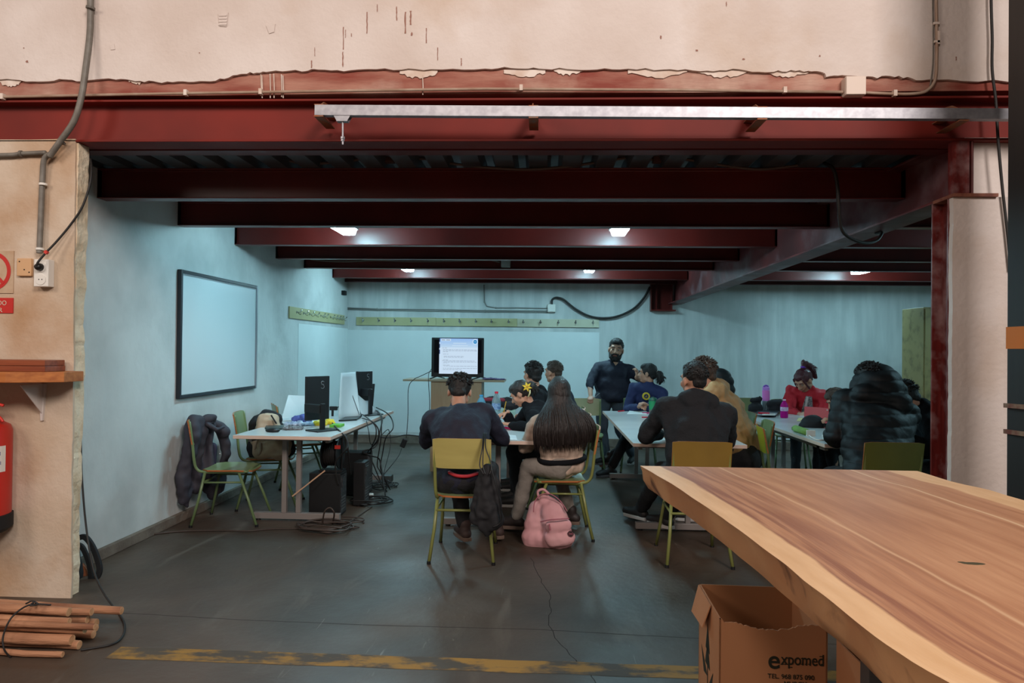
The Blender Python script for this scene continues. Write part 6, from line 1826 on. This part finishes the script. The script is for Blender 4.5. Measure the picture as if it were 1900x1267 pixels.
    for (S_, E_, W_) in ((SR, ER, WR), (SL, EL, WL_)):
        We = E_.lerp(W_, sleeve)
        G_ += [('c', S_, E_, .048 * s * w ** .5 + pad + .006, .040 * s + pad + .003)]
        if sleeve > .15: G_ += [('c', E_, We, .040 * s + pad + .003, .029 * s + pad - .002)]
        else: G_ += [('c', E_, We, .044 * s + pad + .004, .044 * s + pad)]
    if collar: G_ += [('c', nb - u * .03, nb + u * .012, .066 * s, .062 * s)]
    if hood == 'down': G_ += [('e', T(0, -.075, .98), (.115 * s * w, .06 * s, .085 * s), TM), ('c', T(-.07, -.03, 1.02), T(.07, -.03, 1.02), .045 * s, .045 * s), ('c', T(-.08, .03, 1.0), T(-.05, -.06, 1.03), .035, .04), ('c', T(.08, .03, 1.0), T(.05, -.06, 1.03), .035, .04)]
    if hood == 'big': G_ += [('e', T(0, -.10, 1.10), (.135 * s, .10 * s, .16 * s), TM), ('e', T(0, -.06, 1.28), (.12 * s, .09 * s, .08 * s), TM), ('c', T(-.10, .02, .98), T(-.10, -.06, 1.12), .06, .06), ('c', T(.10, .02, .98), T(.10, -.06, 1.12), .06, .06), ('c', T(-.10, -.09, .90), T(.10, -.09, .90), .07, .07)]
    if hood == 'up': G_ += [('e', h(0, -.035, .02), (.108 * k, .115 * k, .125 * k), HM), ('c', h(0, -.06, -.06), nb - u * .02, .085 * k, .09 * k)]
    if quilt is True: G_ = grow(G_, .018); fold *= .4
    top = blob('top_garment', G_, tops, root, voxel=.0115 if not quilt else .010, smooth=12 if quilt is not True else 5, fold=(fold * 1.25, 9, seed, (1.4, 1.4, .7)), quilt=(quilt + (nb, UP) if isinstance(quilt, tuple) else (.011, .080, nb, UP)) if quilt else None)
    # trousers
    TR = [('e', pelvis - UP * .0 + fh * .0, (.16 * w * s * hip_w + .01, .115 * s * b_ + .008, .105 * s), Matrix((rh, fh, UP)).transposed())]
    for (Hp, Kn, An) in ((HR_, knees[0], ankles[0]), (HL_, knees[1], ankles[1])):
        lo = Kn.lerp(An, .93)
        TR += [('c', Hp, Kn, .096 * s * w, .070 * s), ('c', Kn, lo, .068 * s, .052 * s)]
    blob('trousers', TR, trousers, root, voxel=.012, smooth=2, fold=(.010, 9, seed + 3))
    for An in ankles:
        fd = fh if toe_yaw is None else yawv(toe_yaw)[0]
        z0 = An.z - .085; hl = V((An.x, An.y, z0 + .05)) - fd * .035; to = V((An.x, An.y, z0 + .042)) + fd * .165
        sh = blob('shoe', [('c', hl, V((An.x, An.y, z0 + .07)) + fd * .03, .040, .042), ('c', V((An.x, An.y, z0 + .06)) + fd * .03, to, .042, .034), ('c', V((An.x, An.y, z0 + .08)), V((An.x, An.y, z0 + .115)), .042, .044)], shoe, root, voxel=.008, smooth=2)
        mb = MB(); rs = fd.cross(UP); pts = []
        for a, b in [(-.07, .03), (-.075, 0), (-.07, -.03), (0, -.040), (.09, -.046), (.16, -.038), (.20, 0), (.16, .038), (.09, .044), (0, .038)]: pts.append(V((An.x, An.y, z0 + .002)) + fd * a + rs * b)
        mb.poly(pts, V((0, 0, .026))); mb.build('sole', sole, sh, bevel=.004)
    # face details
    for sx in (-1, 1): MB().sphere(h(sx * .031, .0755, .006), .0105 * k, 0, 10).sphere(h(sx * .031, .0815, .006), .0062 * k, 1, 8).build('eye', [M_eye, M_iris], root, smooth=True)
    MB().tube([h(-.024, .088, -.060), h(-.008, .0945, -.058), (h(.008, .0945, -.058)), h(.024, .088, -.060)], [.003 * k, .0058 * k, .0058 * k, .003 * k], 8).build('mouth', M_lip, root, smooth=True)
    for sx in (-1, 1): MB().tube([h(sx * .016, .092, .030), h(sx * .034, .090, .036), h(sx * .052, .078, .030)], [.004 * k, .0045 * k, .003 * k], 6).build('eyebrow', hairm, root, smooth=True)
    # hair
    st = None; hp = []
    cap = [('e', h(0, -.024, .036), (.084 * k, .099 * k, .094 * k), HM), ('e', h(0, .012, .078), (.066 * k, .072 * k, .046 * k), HM)]
    rnd = random.Random(label)
    if hair in ('short', 'fade', 'curly'):
        hp = cap + [('e', h(0, -.066, -.028), (.056 * k, .040 * k, .050 * k), HM)]
        if hair == 'fade': hp = [('e', h(0, -.022, .046), (.081 * k, .095 * k, .086 * k), HM), ('e', h(0, .014, .085), (.062 * k, .070 * k, .044 * k), HM), ('e', h(0, -.070, -.005), (.052 * k, .034 * k, .05 * k), HM)]
        st = []
        for _ in range(300):
            th = rnd.uniform(0, 2 * PI); ph = rnd.uniform(0, 1.05) if rnd.random() < .5 else rnd.uniform(.9, 1.75)
            if ph > 1.05: th = rnd.uniform(-PI * .95, -.05)
            v = V((math.sin(ph) * math.cos(th), math.sin(ph) * math.sin(th), math.cos(ph)))
            b = h(0 + v.x * .080, -.020 + v.y * .096, .042 + v.z * .088); dr = (HM @ V((v.x * .7 + rnd.uniform(-.4, .4), v.y * .5 + .25 + rnd.uniform(-.4, .4), v.z * .5))).normalized()
            ln = .011 if hair == 'fade' else .026
            st.append(([b - dr * .006, b + dr * ln * .5, b + dr * ln - hu * .006], [.006 * k, .005 * k, .0012 * k]))
    elif hair == 'long':
        hp = cap + [('e', h(0, -.045, -.015), (.088 * k, .078 * k, .10 * k), HM)]
        st = []

        def lock(a, lay, tip, n=4):
            th = a * 3.3; x0 = math.sin(th) * .084; y0 = -math.cos(th) * .094 - .014; bk = .07 * (2 * abs(a)) ** 2
            return spline([h(x0 * .30, y0 * .3 - .01, .126), h(x0 * .98, y0 * .98, .055), h(x0 * 1.12, y0 * 1.04, -.06), T(a * .41, -.140 - lay + bk, .90), T(a * .49, -.165 - lay + bk, .68), T(a * .48, -.165 - lay + bk, tip)], n)
        nu, nv = 60, 20; gv = []; gf = []
        for i in range(nu + 1):
            a = i / nu - .5; pts_ = lock(a, .004 * math.sin(i * 2.1) + .004 * math.sin(i * .83), .44 + .02 * math.sin(i * 1.7))
            gv += pts_
        mm = len(pts_)
        for i in range(nu):
            for j in range(mm - 1): gf.append((i * mm + j, (i + 1) * mm + j, (i + 1) * mm + j + 1, i * mm + j + 1))
        mb = MB(); mb.add(gv, gf); hc = mb.build('hair_curtain', hairm, root, smooth=True, fixn=False); sd = hc.modifiers.new('s', 'SOLIDIFY'); sd.thickness = .016; sd.offset = 0
        for i in range(330):
            a = (i / 329 - .5) * 1.04 + rnd.uniform(-.01, .01)
            pts_ = lock(a, rnd.uniform(.002, .018), rnd.uniform(.30, .46) if rnd.random() < .8 else rnd.uniform(.45, .6)); q_ = len(pts_)
            rb_ = rnd.uniform(.004, .0075)
            st.append((pts_, [rb_ * (1 - (t_ / (q_ - 1)) ** 5 * .85) for t_ in range(q_)]))
    elif hair in ('bun', 'pony', 'highpony'):
        hp = cap + [('e', h(0, -.065, -.02), (.06 * k, .045 * k, .055 * k), HM)]
        st = []
        if hair == 'bun': hp += [('e', h(0, -.135, .0), (.055 * k, .045 * k, .055 * k), HM)]; c = h(0, -.135, 0); R_ = .05
        if hair == 'pony': hp += [('c', h(0, -.11, .02), h(0, -.145, .0), .025 * k, .04 * k), ('c', h(0, -.15, -.01), h(0, -.165, -.07), .045 * k, .04 * k), ('c', h(0, -.165, -.07), h(0, -.15, -.12), .04 * k, .018 * k)]; c = h(0, -.155, -.04); R_ = .045
        if hair == 'highpony': hp += [('c', h(0, -.08, .11), h(0, -.13, .14), .022 * k, .035 * k), ('c', h(0, -.13, .14), h(.0, -.175, .03), .038 * k, .045 * k), ('c', h(0, -.175, .03), h(0, -.17, -.10), .045 * k, .022 * k), ('c', h(-.06, .06, .06), h(-.078, .055, -.06), .012 * k, .009 * k), ('c', h(.06, .06, .06), h(.078, .055, -.06), .012 * k, .009 * k)]; c = h(0, -.17, .03); R_ = .05
        for _ in range(60):
            v = V((rnd.gauss(0, 1), rnd.gauss(0, 1), rnd.gauss(0, 1))).normalized(); b = c + v * R_ * .75 * k; dd = (v + V((rnd.uniform(-.5, .5), rnd.uniform(-.5, .5), -.8))).normalized()
            st.append(([b, b + dd * .025, b + dd * .05 - UP * .01], [.005, .004, .001]))
    elif hair == 'bob':
        hp = cap + [('e', h(0, -.045, -.02), (.092 * k, .085 * k, .11 * k), HM), ('c', h(-.078, .02, .03), h(-.088, .03, -.13), .026 * k, .03 * k), ('c', h(.078, .02, .03), h(.088, .03, -.13), .026 * k, .03 * k), ('c', h(-.05, -.07, -.06), h(-.06, -.06, -.17), .05 * k, .035 * k), ('c', h(.05, -.07, -.06), h(.06, -.06, -.17), .05 * k, .035 * k)]
        st = []
        for i in range(90):
            th = rnd.uniform(-2.3, 2.3); x0 = math.sin(th) * .092; y0 = -math.cos(th) * .105
            st.append((spline([h(x0 * .3, y0 * .3, .135), h(x0, y0, .05), h(x0 * 1.1, y0 * 1.05 - .01, -.06), h(x0 * 1.12, y0 * 1.02, -.16 - rnd.uniform(0, .03))], 3), [.005] * 9 + [.001]))
    if hp:
        blob('hair', hp, hairm, root, voxel=.0075, smooth=1, fold=(.006 if hair != 'long' else .003, 30 if hair != 'long' else 12, seed, (1, 1, .35)), strands=st)
    return root, h, T, HM, dict(u=u, r=r, f=f, nb=nb, SR=SR, SL=SL, ER=ER, EL=EL, WR=WR, WL=WL_)


GP = G
def at(px, py, Y): return P(px, py, Y)
def seat(c, fwd=0.0, z=.545):
    o = CH[c]; a = o.rotation_euler.z; F = V((-math.sin(a), math.cos(a), 0)); return V((o.location.x, o.location.y, z)) + F * fwd


def chk(n, pel, hd): print('TORSO', n, round((V(hd) - V(pel)).length, 3), [round(q_, 2) for q_ in pel], [round(q_, 2) for q_ in hd])


# 1. man in navy shirt, near end of the first table, head bowed
pel = seat('man', -.06); hd = at(853, 727, 5.16); chk('man', pel, hd)
pr = person('man in a navy shirt with bowed head, sitting on the olive-backed chair', pel, hd, 0, 0, hpitch=-32, s=1.04, w=1.12, belly=1.06, tops=M_navy, wr=V((-.50, 5.40, .80)), wl=V((-.70, 5.40, .80)), pole_r=(1, -.25, -.7), pole_l=(-1, -.25, -.7),
            hair='short', hairm=M_hairk, bow=.05, knees=[V((-.40, 5.18, .53)), V((-.66, 5.18, .53))], ankles=[V((-.33, 5.15, .11)), V((-.56, 5.00, .13))], toe_yaw=25, sole=M_soleb, shoe=mat('shoe_brown', (60, 44, 40), .7))
MB().tube(spline([pel + V((-.10, -.128, .062)), pel + V((-.04, -.146, .040)), pel + V((.04, -.146, .038)), pel + V((.11, -.122, .058))], 5), [.004] + [.012] * 14 + [.004], 8).build('red_waistband', mat('waistband_red', (170, 28, 40), .6), pr[0], smooth=True)

# 2. long-haired girl
pel = seat('girl', -.02); pel = V((pel.x + .0, pel.y - .02, .55)); hd = at(1037, 728, 5.36); chk('girl', pel, hd)
pr = person('girl with very long straight dark hair and a cropped beige jacket, sitting sideways', pel, hd, 68, 10, torso_yaw=18, hpitch=-8, s=.95, w=1.04, belly=1.15, hip_w=1.10, tops=M_cream, trousers=M_greyp, hair='long', hairm=M_hairb,
            wr=V((.16, 5.66, .80)), wl=V((-.06, 5.60, .80)), pole_r=(.5, -.3, -1), pole_l=(-.5, -.3, -1), bow=.02, fold=.016, quilt=(.0035, .045), shoulder_drop=.085, knees=[V((.10, 5.62, .53)), V((-.10, 5.34, .53))], ankles=[V((.24, 5.55, .12)), V((-.20, 5.40, .11))], toe_yaw=80,
            shoe=mat('boot_dark', (40, 30, 28), .6), sole=M_soleb)
root, h, T, HM, D = pr
mb = MB()
ring = []
for k in range(25):
    a = 2 * PI * k / 24; ring.append(T(math.cos(a) * .186, math.sin(a) * .152 - .006, .11))
MB().tube(ring, .021, 8).build('black_waistband', M_blk, root, smooth=True)

# 3. girl with the yellow flower, leaning over the table
hd = at(966, 731, 6.30); pel = V((.12, 6.36, .55)); chk('flower', pel, hd)
pr = person('girl in black with a bun and a yellow flower in her hair, bent over writing', pel, hd, 90, 78, hpitch=-34, s=.96, w=.98, tops=M_blk, hair='bun', hairm=M_hairb, wr=at(940, 765, 6.20), wl=V((-.28, 5.98, .78)), pole_r=(.3, .6, -.5), pole_l=(.2, -1, -.35), bow=.06, hands=(.8, .5),
            ptr=V((-.8, -.3, -.3)))
root, h, T, HM, D = pr
c = h(-.055, -.105, .02)
mb = MB(); vw = (V((0, 0, CAMZ)) - c).normalized(); ax = vw.orthogonal().normalized(); ay = vw.cross(ax); c = c + vw * .035
for k in range(6):
    a = 2 * PI * k / 6; d1 = ax * math.cos(a) + ay * math.sin(a); d2 = ax * math.cos(a + PI / 2) + ay * math.sin(a + PI / 2)
    mb.add([c + vw * .006, c + d1 * .022 + d2 * .011 + vw * .008, c + d1 * .048 + vw * .002, c + d1 * .022 - d2 * .011 + vw * .008, c + d1 * .02 - vw * .004], [(0, 1, 2, 3), (0, 4, 1), (0, 3, 4), (1, 4, 2), (2, 4, 3)])
mb.sphere(c + vw * .008, .009, 1, 8)
mb.build('flower_clip', [mat('flower_yellow', (226, 196, 56), .5), mat('flower_center', (196, 130, 30), .5)], root, fixn=False)
cp_ = h(-.05, -.11, -.02); MB().tube([cp_ + vw * .03, cp_ + vw * .035 - UP * .03, cp_ + vw * .03 - UP * .05 + ax * .02], .007, 6).build('hair_clip', mat('clip_pale', (210, 200, 150), .5), root, smooth=True)

# 4. and 5. men at the back of the first table
hd = at(988, 695, 7.05); pel = V((.12, 7.05, .56)); chk('m4', pel, hd)
person('man with dark wavy hair and a visible ear, sitting beyond the girl with the flower', pel, hd, 90, 38, hpitch=-4, s=1.02, tops=M_blk, hair='short', hairm=M_hairk, wl=V((-.18, 6.85, .78)), wr=V((-.15, 7.2, .78)), bow=.03, pole_r=(.3, .8, -.6), pole_l=(.3, -.8, -.6))
hd = at(1027, 691, 7.75); pel = V((.36, 7.70, .56)); chk('m5', pel, hd)
person('man with short brown faded hair looking at the television, sitting farthest back', pel, hd, 85, 48, hpitch=0, s=1.03, tops=mat('cloth_dark_blue', (28, 32, 48), .8), hair='fade', hairm=M_hairl, wl=V((-.12, 7.45, .78)), wr=V((.0, 7.75, .6)), bow=.02, pole_l=(.3, -.8, -.6))

# 6. bearded man standing
YT6 = 8.75
pel = at(1134, 770, YT6); pel.z = .86; hd = at(1143, 649, YT6); chk('teach', pel, hd)
wrt = at(1096, 735, 8.42); wlt = at(1181, 700, 8.50)
gR, gL = GP(1122, 853), GP(1158, 848)
# facing the viewer: his right hand is on the picture's left
pr = person('bearded man in a navy pullover standing with one hand on a chair back', pel, hd, 180, 172, hpitch=-3, hroll=-6, s=.99, w=1.16, shoulder_drop=.085, belly=1.38, tops=M_navy, trousers=M_bgp, stand=True, hair='fade', hairm=M_hairk, wr=wrt, wl=wlt, sleeve=.42,
            pole_r=(-1, .3, -.2), pole_l=(1, .1, -.7), hands=(.9, .7), handn=(V((0, 0, -1)), V((-1, 0, 0))), ptr=V((-.1, -.7, -.35)), ptl=V((.12, -.35, .85)), ankles=[V((gR.x, YT6, .085)), V((gL.x + .05, YT6 + .05, .085))], toe_yaw=160, vox=.007, bow=0, headscale=1.14)
root, h, T, HM, D = pr
blob('beard', [('c', h(-.062, .02, -.035), h(-.045, .055, -.085), .018, .026), ('c', h(.062, .02, -.035), h(.045, .055, -.085), .018, .026), ('e', h(0, .062, -.100), (.050, .040, .042), HM), ('c', h(-.03, .090, -.048), h(.03, .090, -.048), .009, .009), ('c', h(-.034, .084, -.052), h(-.034, .075, -.09), .012, .02), ('c', h(.034, .084, -.052), h(.034, .075, -.09), .012, .02), ('e', h(0, .05, -.125), (.04, .03, .03), HM)],
     M_hairk, root, voxel=.005, smooth=1, fold=(.004, 60, 2))
MB().tube([h(-.022, .0965, -.060), h(0, .100, -.059), h(.022, .0965, -.060)], [.002, .004, .002], 6).build('lips', M_lip, root, smooth=True)
for sx in (-1, 1): MB().poly([T(sx * .012, .085, .93), T(sx * .055, .06, 1.01), T(sx * .075, .02, 1.05), T(sx * .085, .03, .97), T(sx * .05, .095, .90)], D['f'] * .012).build('collar_flap', mat('collar_navy', (44, 48, 70), .8), root, bevel=.003)
MB().poly([T(-.030, .108, .975), T(.030, .108, .975), T(0, .125, .87)], D['f'] * .010).build('shirt_neck_opening', M_skin, root)
tag(MB().cyl(wrt + V((.03, -.08, -.02)), wrt + V((.10, -.10, .045)), .005, n=6).build('marker_pen', M_galv, None), 'thin pen in the bearded man\'s hand on the chair back', 'pen')

# 7. girl in navy sweatshirt with ponytail
pel = V((1.22, 8.22, .55)); hd = at(1201, 693, 8.12); chk('navy', pel, hd)
p7 = person('girl in a navy sweatshirt with a ponytail, looking round at the bearded man', pel, hd, 170, 72, torso_yaw=160, hpitch=0, s=.97, w=1.0, tops=M_navy2, hair='pony', hairm=M_hairk, wr=V((1.10, 7.92, .79)), wl=at(1203, 753, 7.85), knees=[V((1.00, 7.85, .56)), V((1.2, 7.80, .55))],
            ankles=[V((GP(1134, 884).x, GP(1134, 884).y, .085)), V((GP(1120, 858).x, 8.0, .20))], toe_yaw=115, pole_r=(-.3, -.2, -1), pole_l=(.4, 0, -1), handn=(None, V((0, 0, -1))), vox=.008, sole=mat('sole_grey', (90, 80, 80), .7))
root, h, T, HM, D = p7
c = at(1199, 735, 7.90); c = at(1199, 735, D['nb'].y - .10)
mb = MB(); mb.lathe(c, [(.044, .02), (.044, 0), (.001, -.002)], 22, axis=(0, 1, 0)); mb.build('chest_badge', mat('badge_yellow', (196, 176, 40), .5), root)
mb = MB(); mb.lathe(c + V((0, -.004, 0)), [(.026, .0), (.026, -.002), (.001, -.003)], 18, axis=(0, 1, 0)); mb.build('badge_centre', M_navy2, root)
mb = MB(); mb.tube([c + V((-.010, -.009, -.010)), c + V((.004, -.009, .012)), c + V((.008, -.009, -.008)), c + V((-.010, -.009, -.010))], .0028, 5); mb.build('badge_print', mat('badge_yellow', (196, 176, 40), .5), root)
MB().lathe(h(0, -.118, .022), [(.022, -.010), (.032, 0), (.022, .010)], 16, axis=HM @ V((0, -1, .1))).build('hair_tie', mat('scrunchie_pale', (190, 180, 168), .7), root, smooth='auto')
CH['navy'] = dup(ch_g, (1.16, 8.28, 0), R(172), 'green school chair under the girl in the navy sweatshirt', 'school chairs around the tables')

# 8. man in black hoodie, front
pel = seat('hoodie', -.06); hd = at(1287, 706, 5.02); chk('hoodie', pel, hd)
person('man in a black hoodie with short dark hair, sitting on the ochre-backed chair', pel, hd, 0, 22, hpitch=-3, s=1.06, w=1.18, belly=1.1, tops=M_hood, hair='fade', hairm=M_hairk, wr=V((1.20, 5.36, .80)), wl=V((.92, 5.36, .80)), pole_r=(1, -.3, -.8), pole_l=(-1, -.3, -.8), hood='down', bow=.03,
       knees=[V((1.18, 5.26, .53)), V((.92, 5.26, .53))], ankles=[V((GP(1235, 985).x, GP(1235, 985).y, .11)), V((GP(1188, 970).x, GP(1188, 970).y - .02, .12))], toe_yaw=40)
# 9. tan jacket
pel = V((1.72, 5.95, .56)); hd = at(1303, 694, 5.95); chk('tan', pel, hd)
person('brown-haired person in a tan hooded jacket behind the man in the black hoodie', pel, hd, 80, 70, torso_yaw=50, hpitch=-12, s=1.1, w=1.28, belly=1.2, tops=M_tan, hair='curly', hairm=M_hairl, wr=V((1.12, 6.15, .79)), wl=V((1.15, 5.80, .79)), pole_r=(.3, .8, -.6), pole_l=(.2, -.9, -.6), hood='down', fold=.02, bow=.05)
CH['tan'] = dup(ch_g, (1.66, 6.02, 0), R(85), 'green-backed school chair under the tan jacket wearer', 'school chairs around the tables')
# 10. black hooded person behind
pel = V((1.76, 6.75, .56)); hd = at(1328, 716, 6.62); chk('blackhood', pel, hd)
person('person in a bulky black hooded coat behind the tan jacket wearer', pel, hd, 82, 70, hpitch=-14, s=1.04, w=1.15, tops=M_puf, hair=None, wr=V((1.15, 6.9, .79)), wl=at(1262, 752, 6.55), pole_r=(.3, .8, -.6), pole_l=(.0, -.6, -.9), hood='up', quilt=True, bow=.04)
CH['bh'] = dup(ch_g, (1.74, 6.78, 0), R(88), 'green school chair under the person in the black hooded coat', 'school chairs around the tables')

# 12. girl in red
pel = V((3.13, 8.35, .55)); hd = at(1491, 706, 8.10); chk('red', pel, hd)
p12 = person('girl in a red coat with a high reddish ponytail, head bent over the table', pel, hd, 165, 122, torso_yaw=155, hpitch=-40, s=.98, w=1.12, tops=M_redc, hair='highpony', hairm=M_hairr, wr=at(1482, 768, 7.85), wl=at(1502, 768, 7.85), pole_r=(-.4, .1, -1), pole_l=(.5, .1, -1), headscale=1.1, bow=.03, vox=.008,
             sleeve=.9, fold=.02)
root, h, T, HM, D = p12
MB().poly([T(-.075, .150, .25), T(.045, .150, .25), T(.04, .146, .60), T(.02, .105, .93), T(-.04, .105, .93), T(-.07, .146, .60)], D['f'] * .008).build('patterned_scarf', mat('scarf_pattern', (40, 42, 52), .8, var=(150, 146, 146), scale=60), root, bevel=.004)
MB().poly([T(-.005, .157, .60), T(.02, .157, .62), T(.012, .116, .92), T(-.008, .116, .92)], D['f'] * .003).build('pale_shirt', mat('shirt_pale', (190, 184, 180), .8), root, bevel=.002)
MB().lathe(h(0, -.085, .115), [(.020, -.014), (.032, 0), (.020, .014)], 14, axis=HM @ V((0, -.7, .5))).build('hair_tie', mat('violet', (130, 70, 190), .4), root, smooth='auto')
CH['red'] = dup(ch_g, (3.0, 8.42, 0), R(168), 'green school chair under the girl in the red coat', 'school chairs around the tables')
# 13. brown-haired girl
pel = V((3.22, 6.95, .53)); hd = at(1552, 742, 6.85); chk('brown', pel, hd)
person('girl with loose brown hair bent low over the right table', pel, hd, 85, 85, hpitch=-38, s=.92, tops=M_blk, hair='bob', hairm=M_hairl, wr=V((2.75, 7.0, .78)), wl=at(1546, 783, 6.48), hands=(.5, .9), pole_r=(.3, .8, -.6), pole_l=(.2, -.8, -.6), bow=.05)
CH['br'] = dup(ch_g, (3.24, 6.95, 0), R(90), 'green school chair under the girl with loose brown hair', 'school chairs around the tables')
# 14. puffer
pel = seat('puffer', -.06); hd = at(1612, 707, 5.42); chk('puffer', pel, hd)
person('dark curly-haired person in a black quilted puffer coat with a large hood, back turned', pel, hd, 0, 42, hpitch=-14, s=1.08, w=1.18, belly=1.2, tops=M_puf, hair='curly', wr=V((2.52, 5.55, .80)), wl=V((2.30, 5.55, .80)), pole_r=(.4, -.3, -1), pole_l=(-.4, -.3, -1), hood='big', quilt=True, bow=.03)
# 16. right
pel = V((3.28, 5.62, .56)); hd = at(1678, 738, 5.62); chk('h16', pel, hd)
person('dark-haired person in black with bowed head beside the red steel column', pel, hd, 80, 72, hpitch=-34, s=1.02, w=1.1, tops=M_blk, hair='short', hairm=M_hairk, wr=V((2.85, 5.78, .79)), wl=V((2.84, 5.42, .79)), pole_r=(.3, .8, -.6), pole_l=(.2, -.8, -.6), bow=.05, hood='down')
CH['h16'] = dup(ch_g, (3.30, 5.60, 0), R(86), 'green school chair beside the red steel column', 'school chairs around the tables')
# seats for the three at the first table
CH['fl'] = dup(ch_g, (.13, 6.36, 0), R(90), 'green school chair under the girl with the yellow flower', 'school chairs around the tables')
CH['m4'] = dup(ch_g, (.12, 7.05, 0), R(90), 'green school chair under the man with dark wavy hair', 'school chairs around the tables')
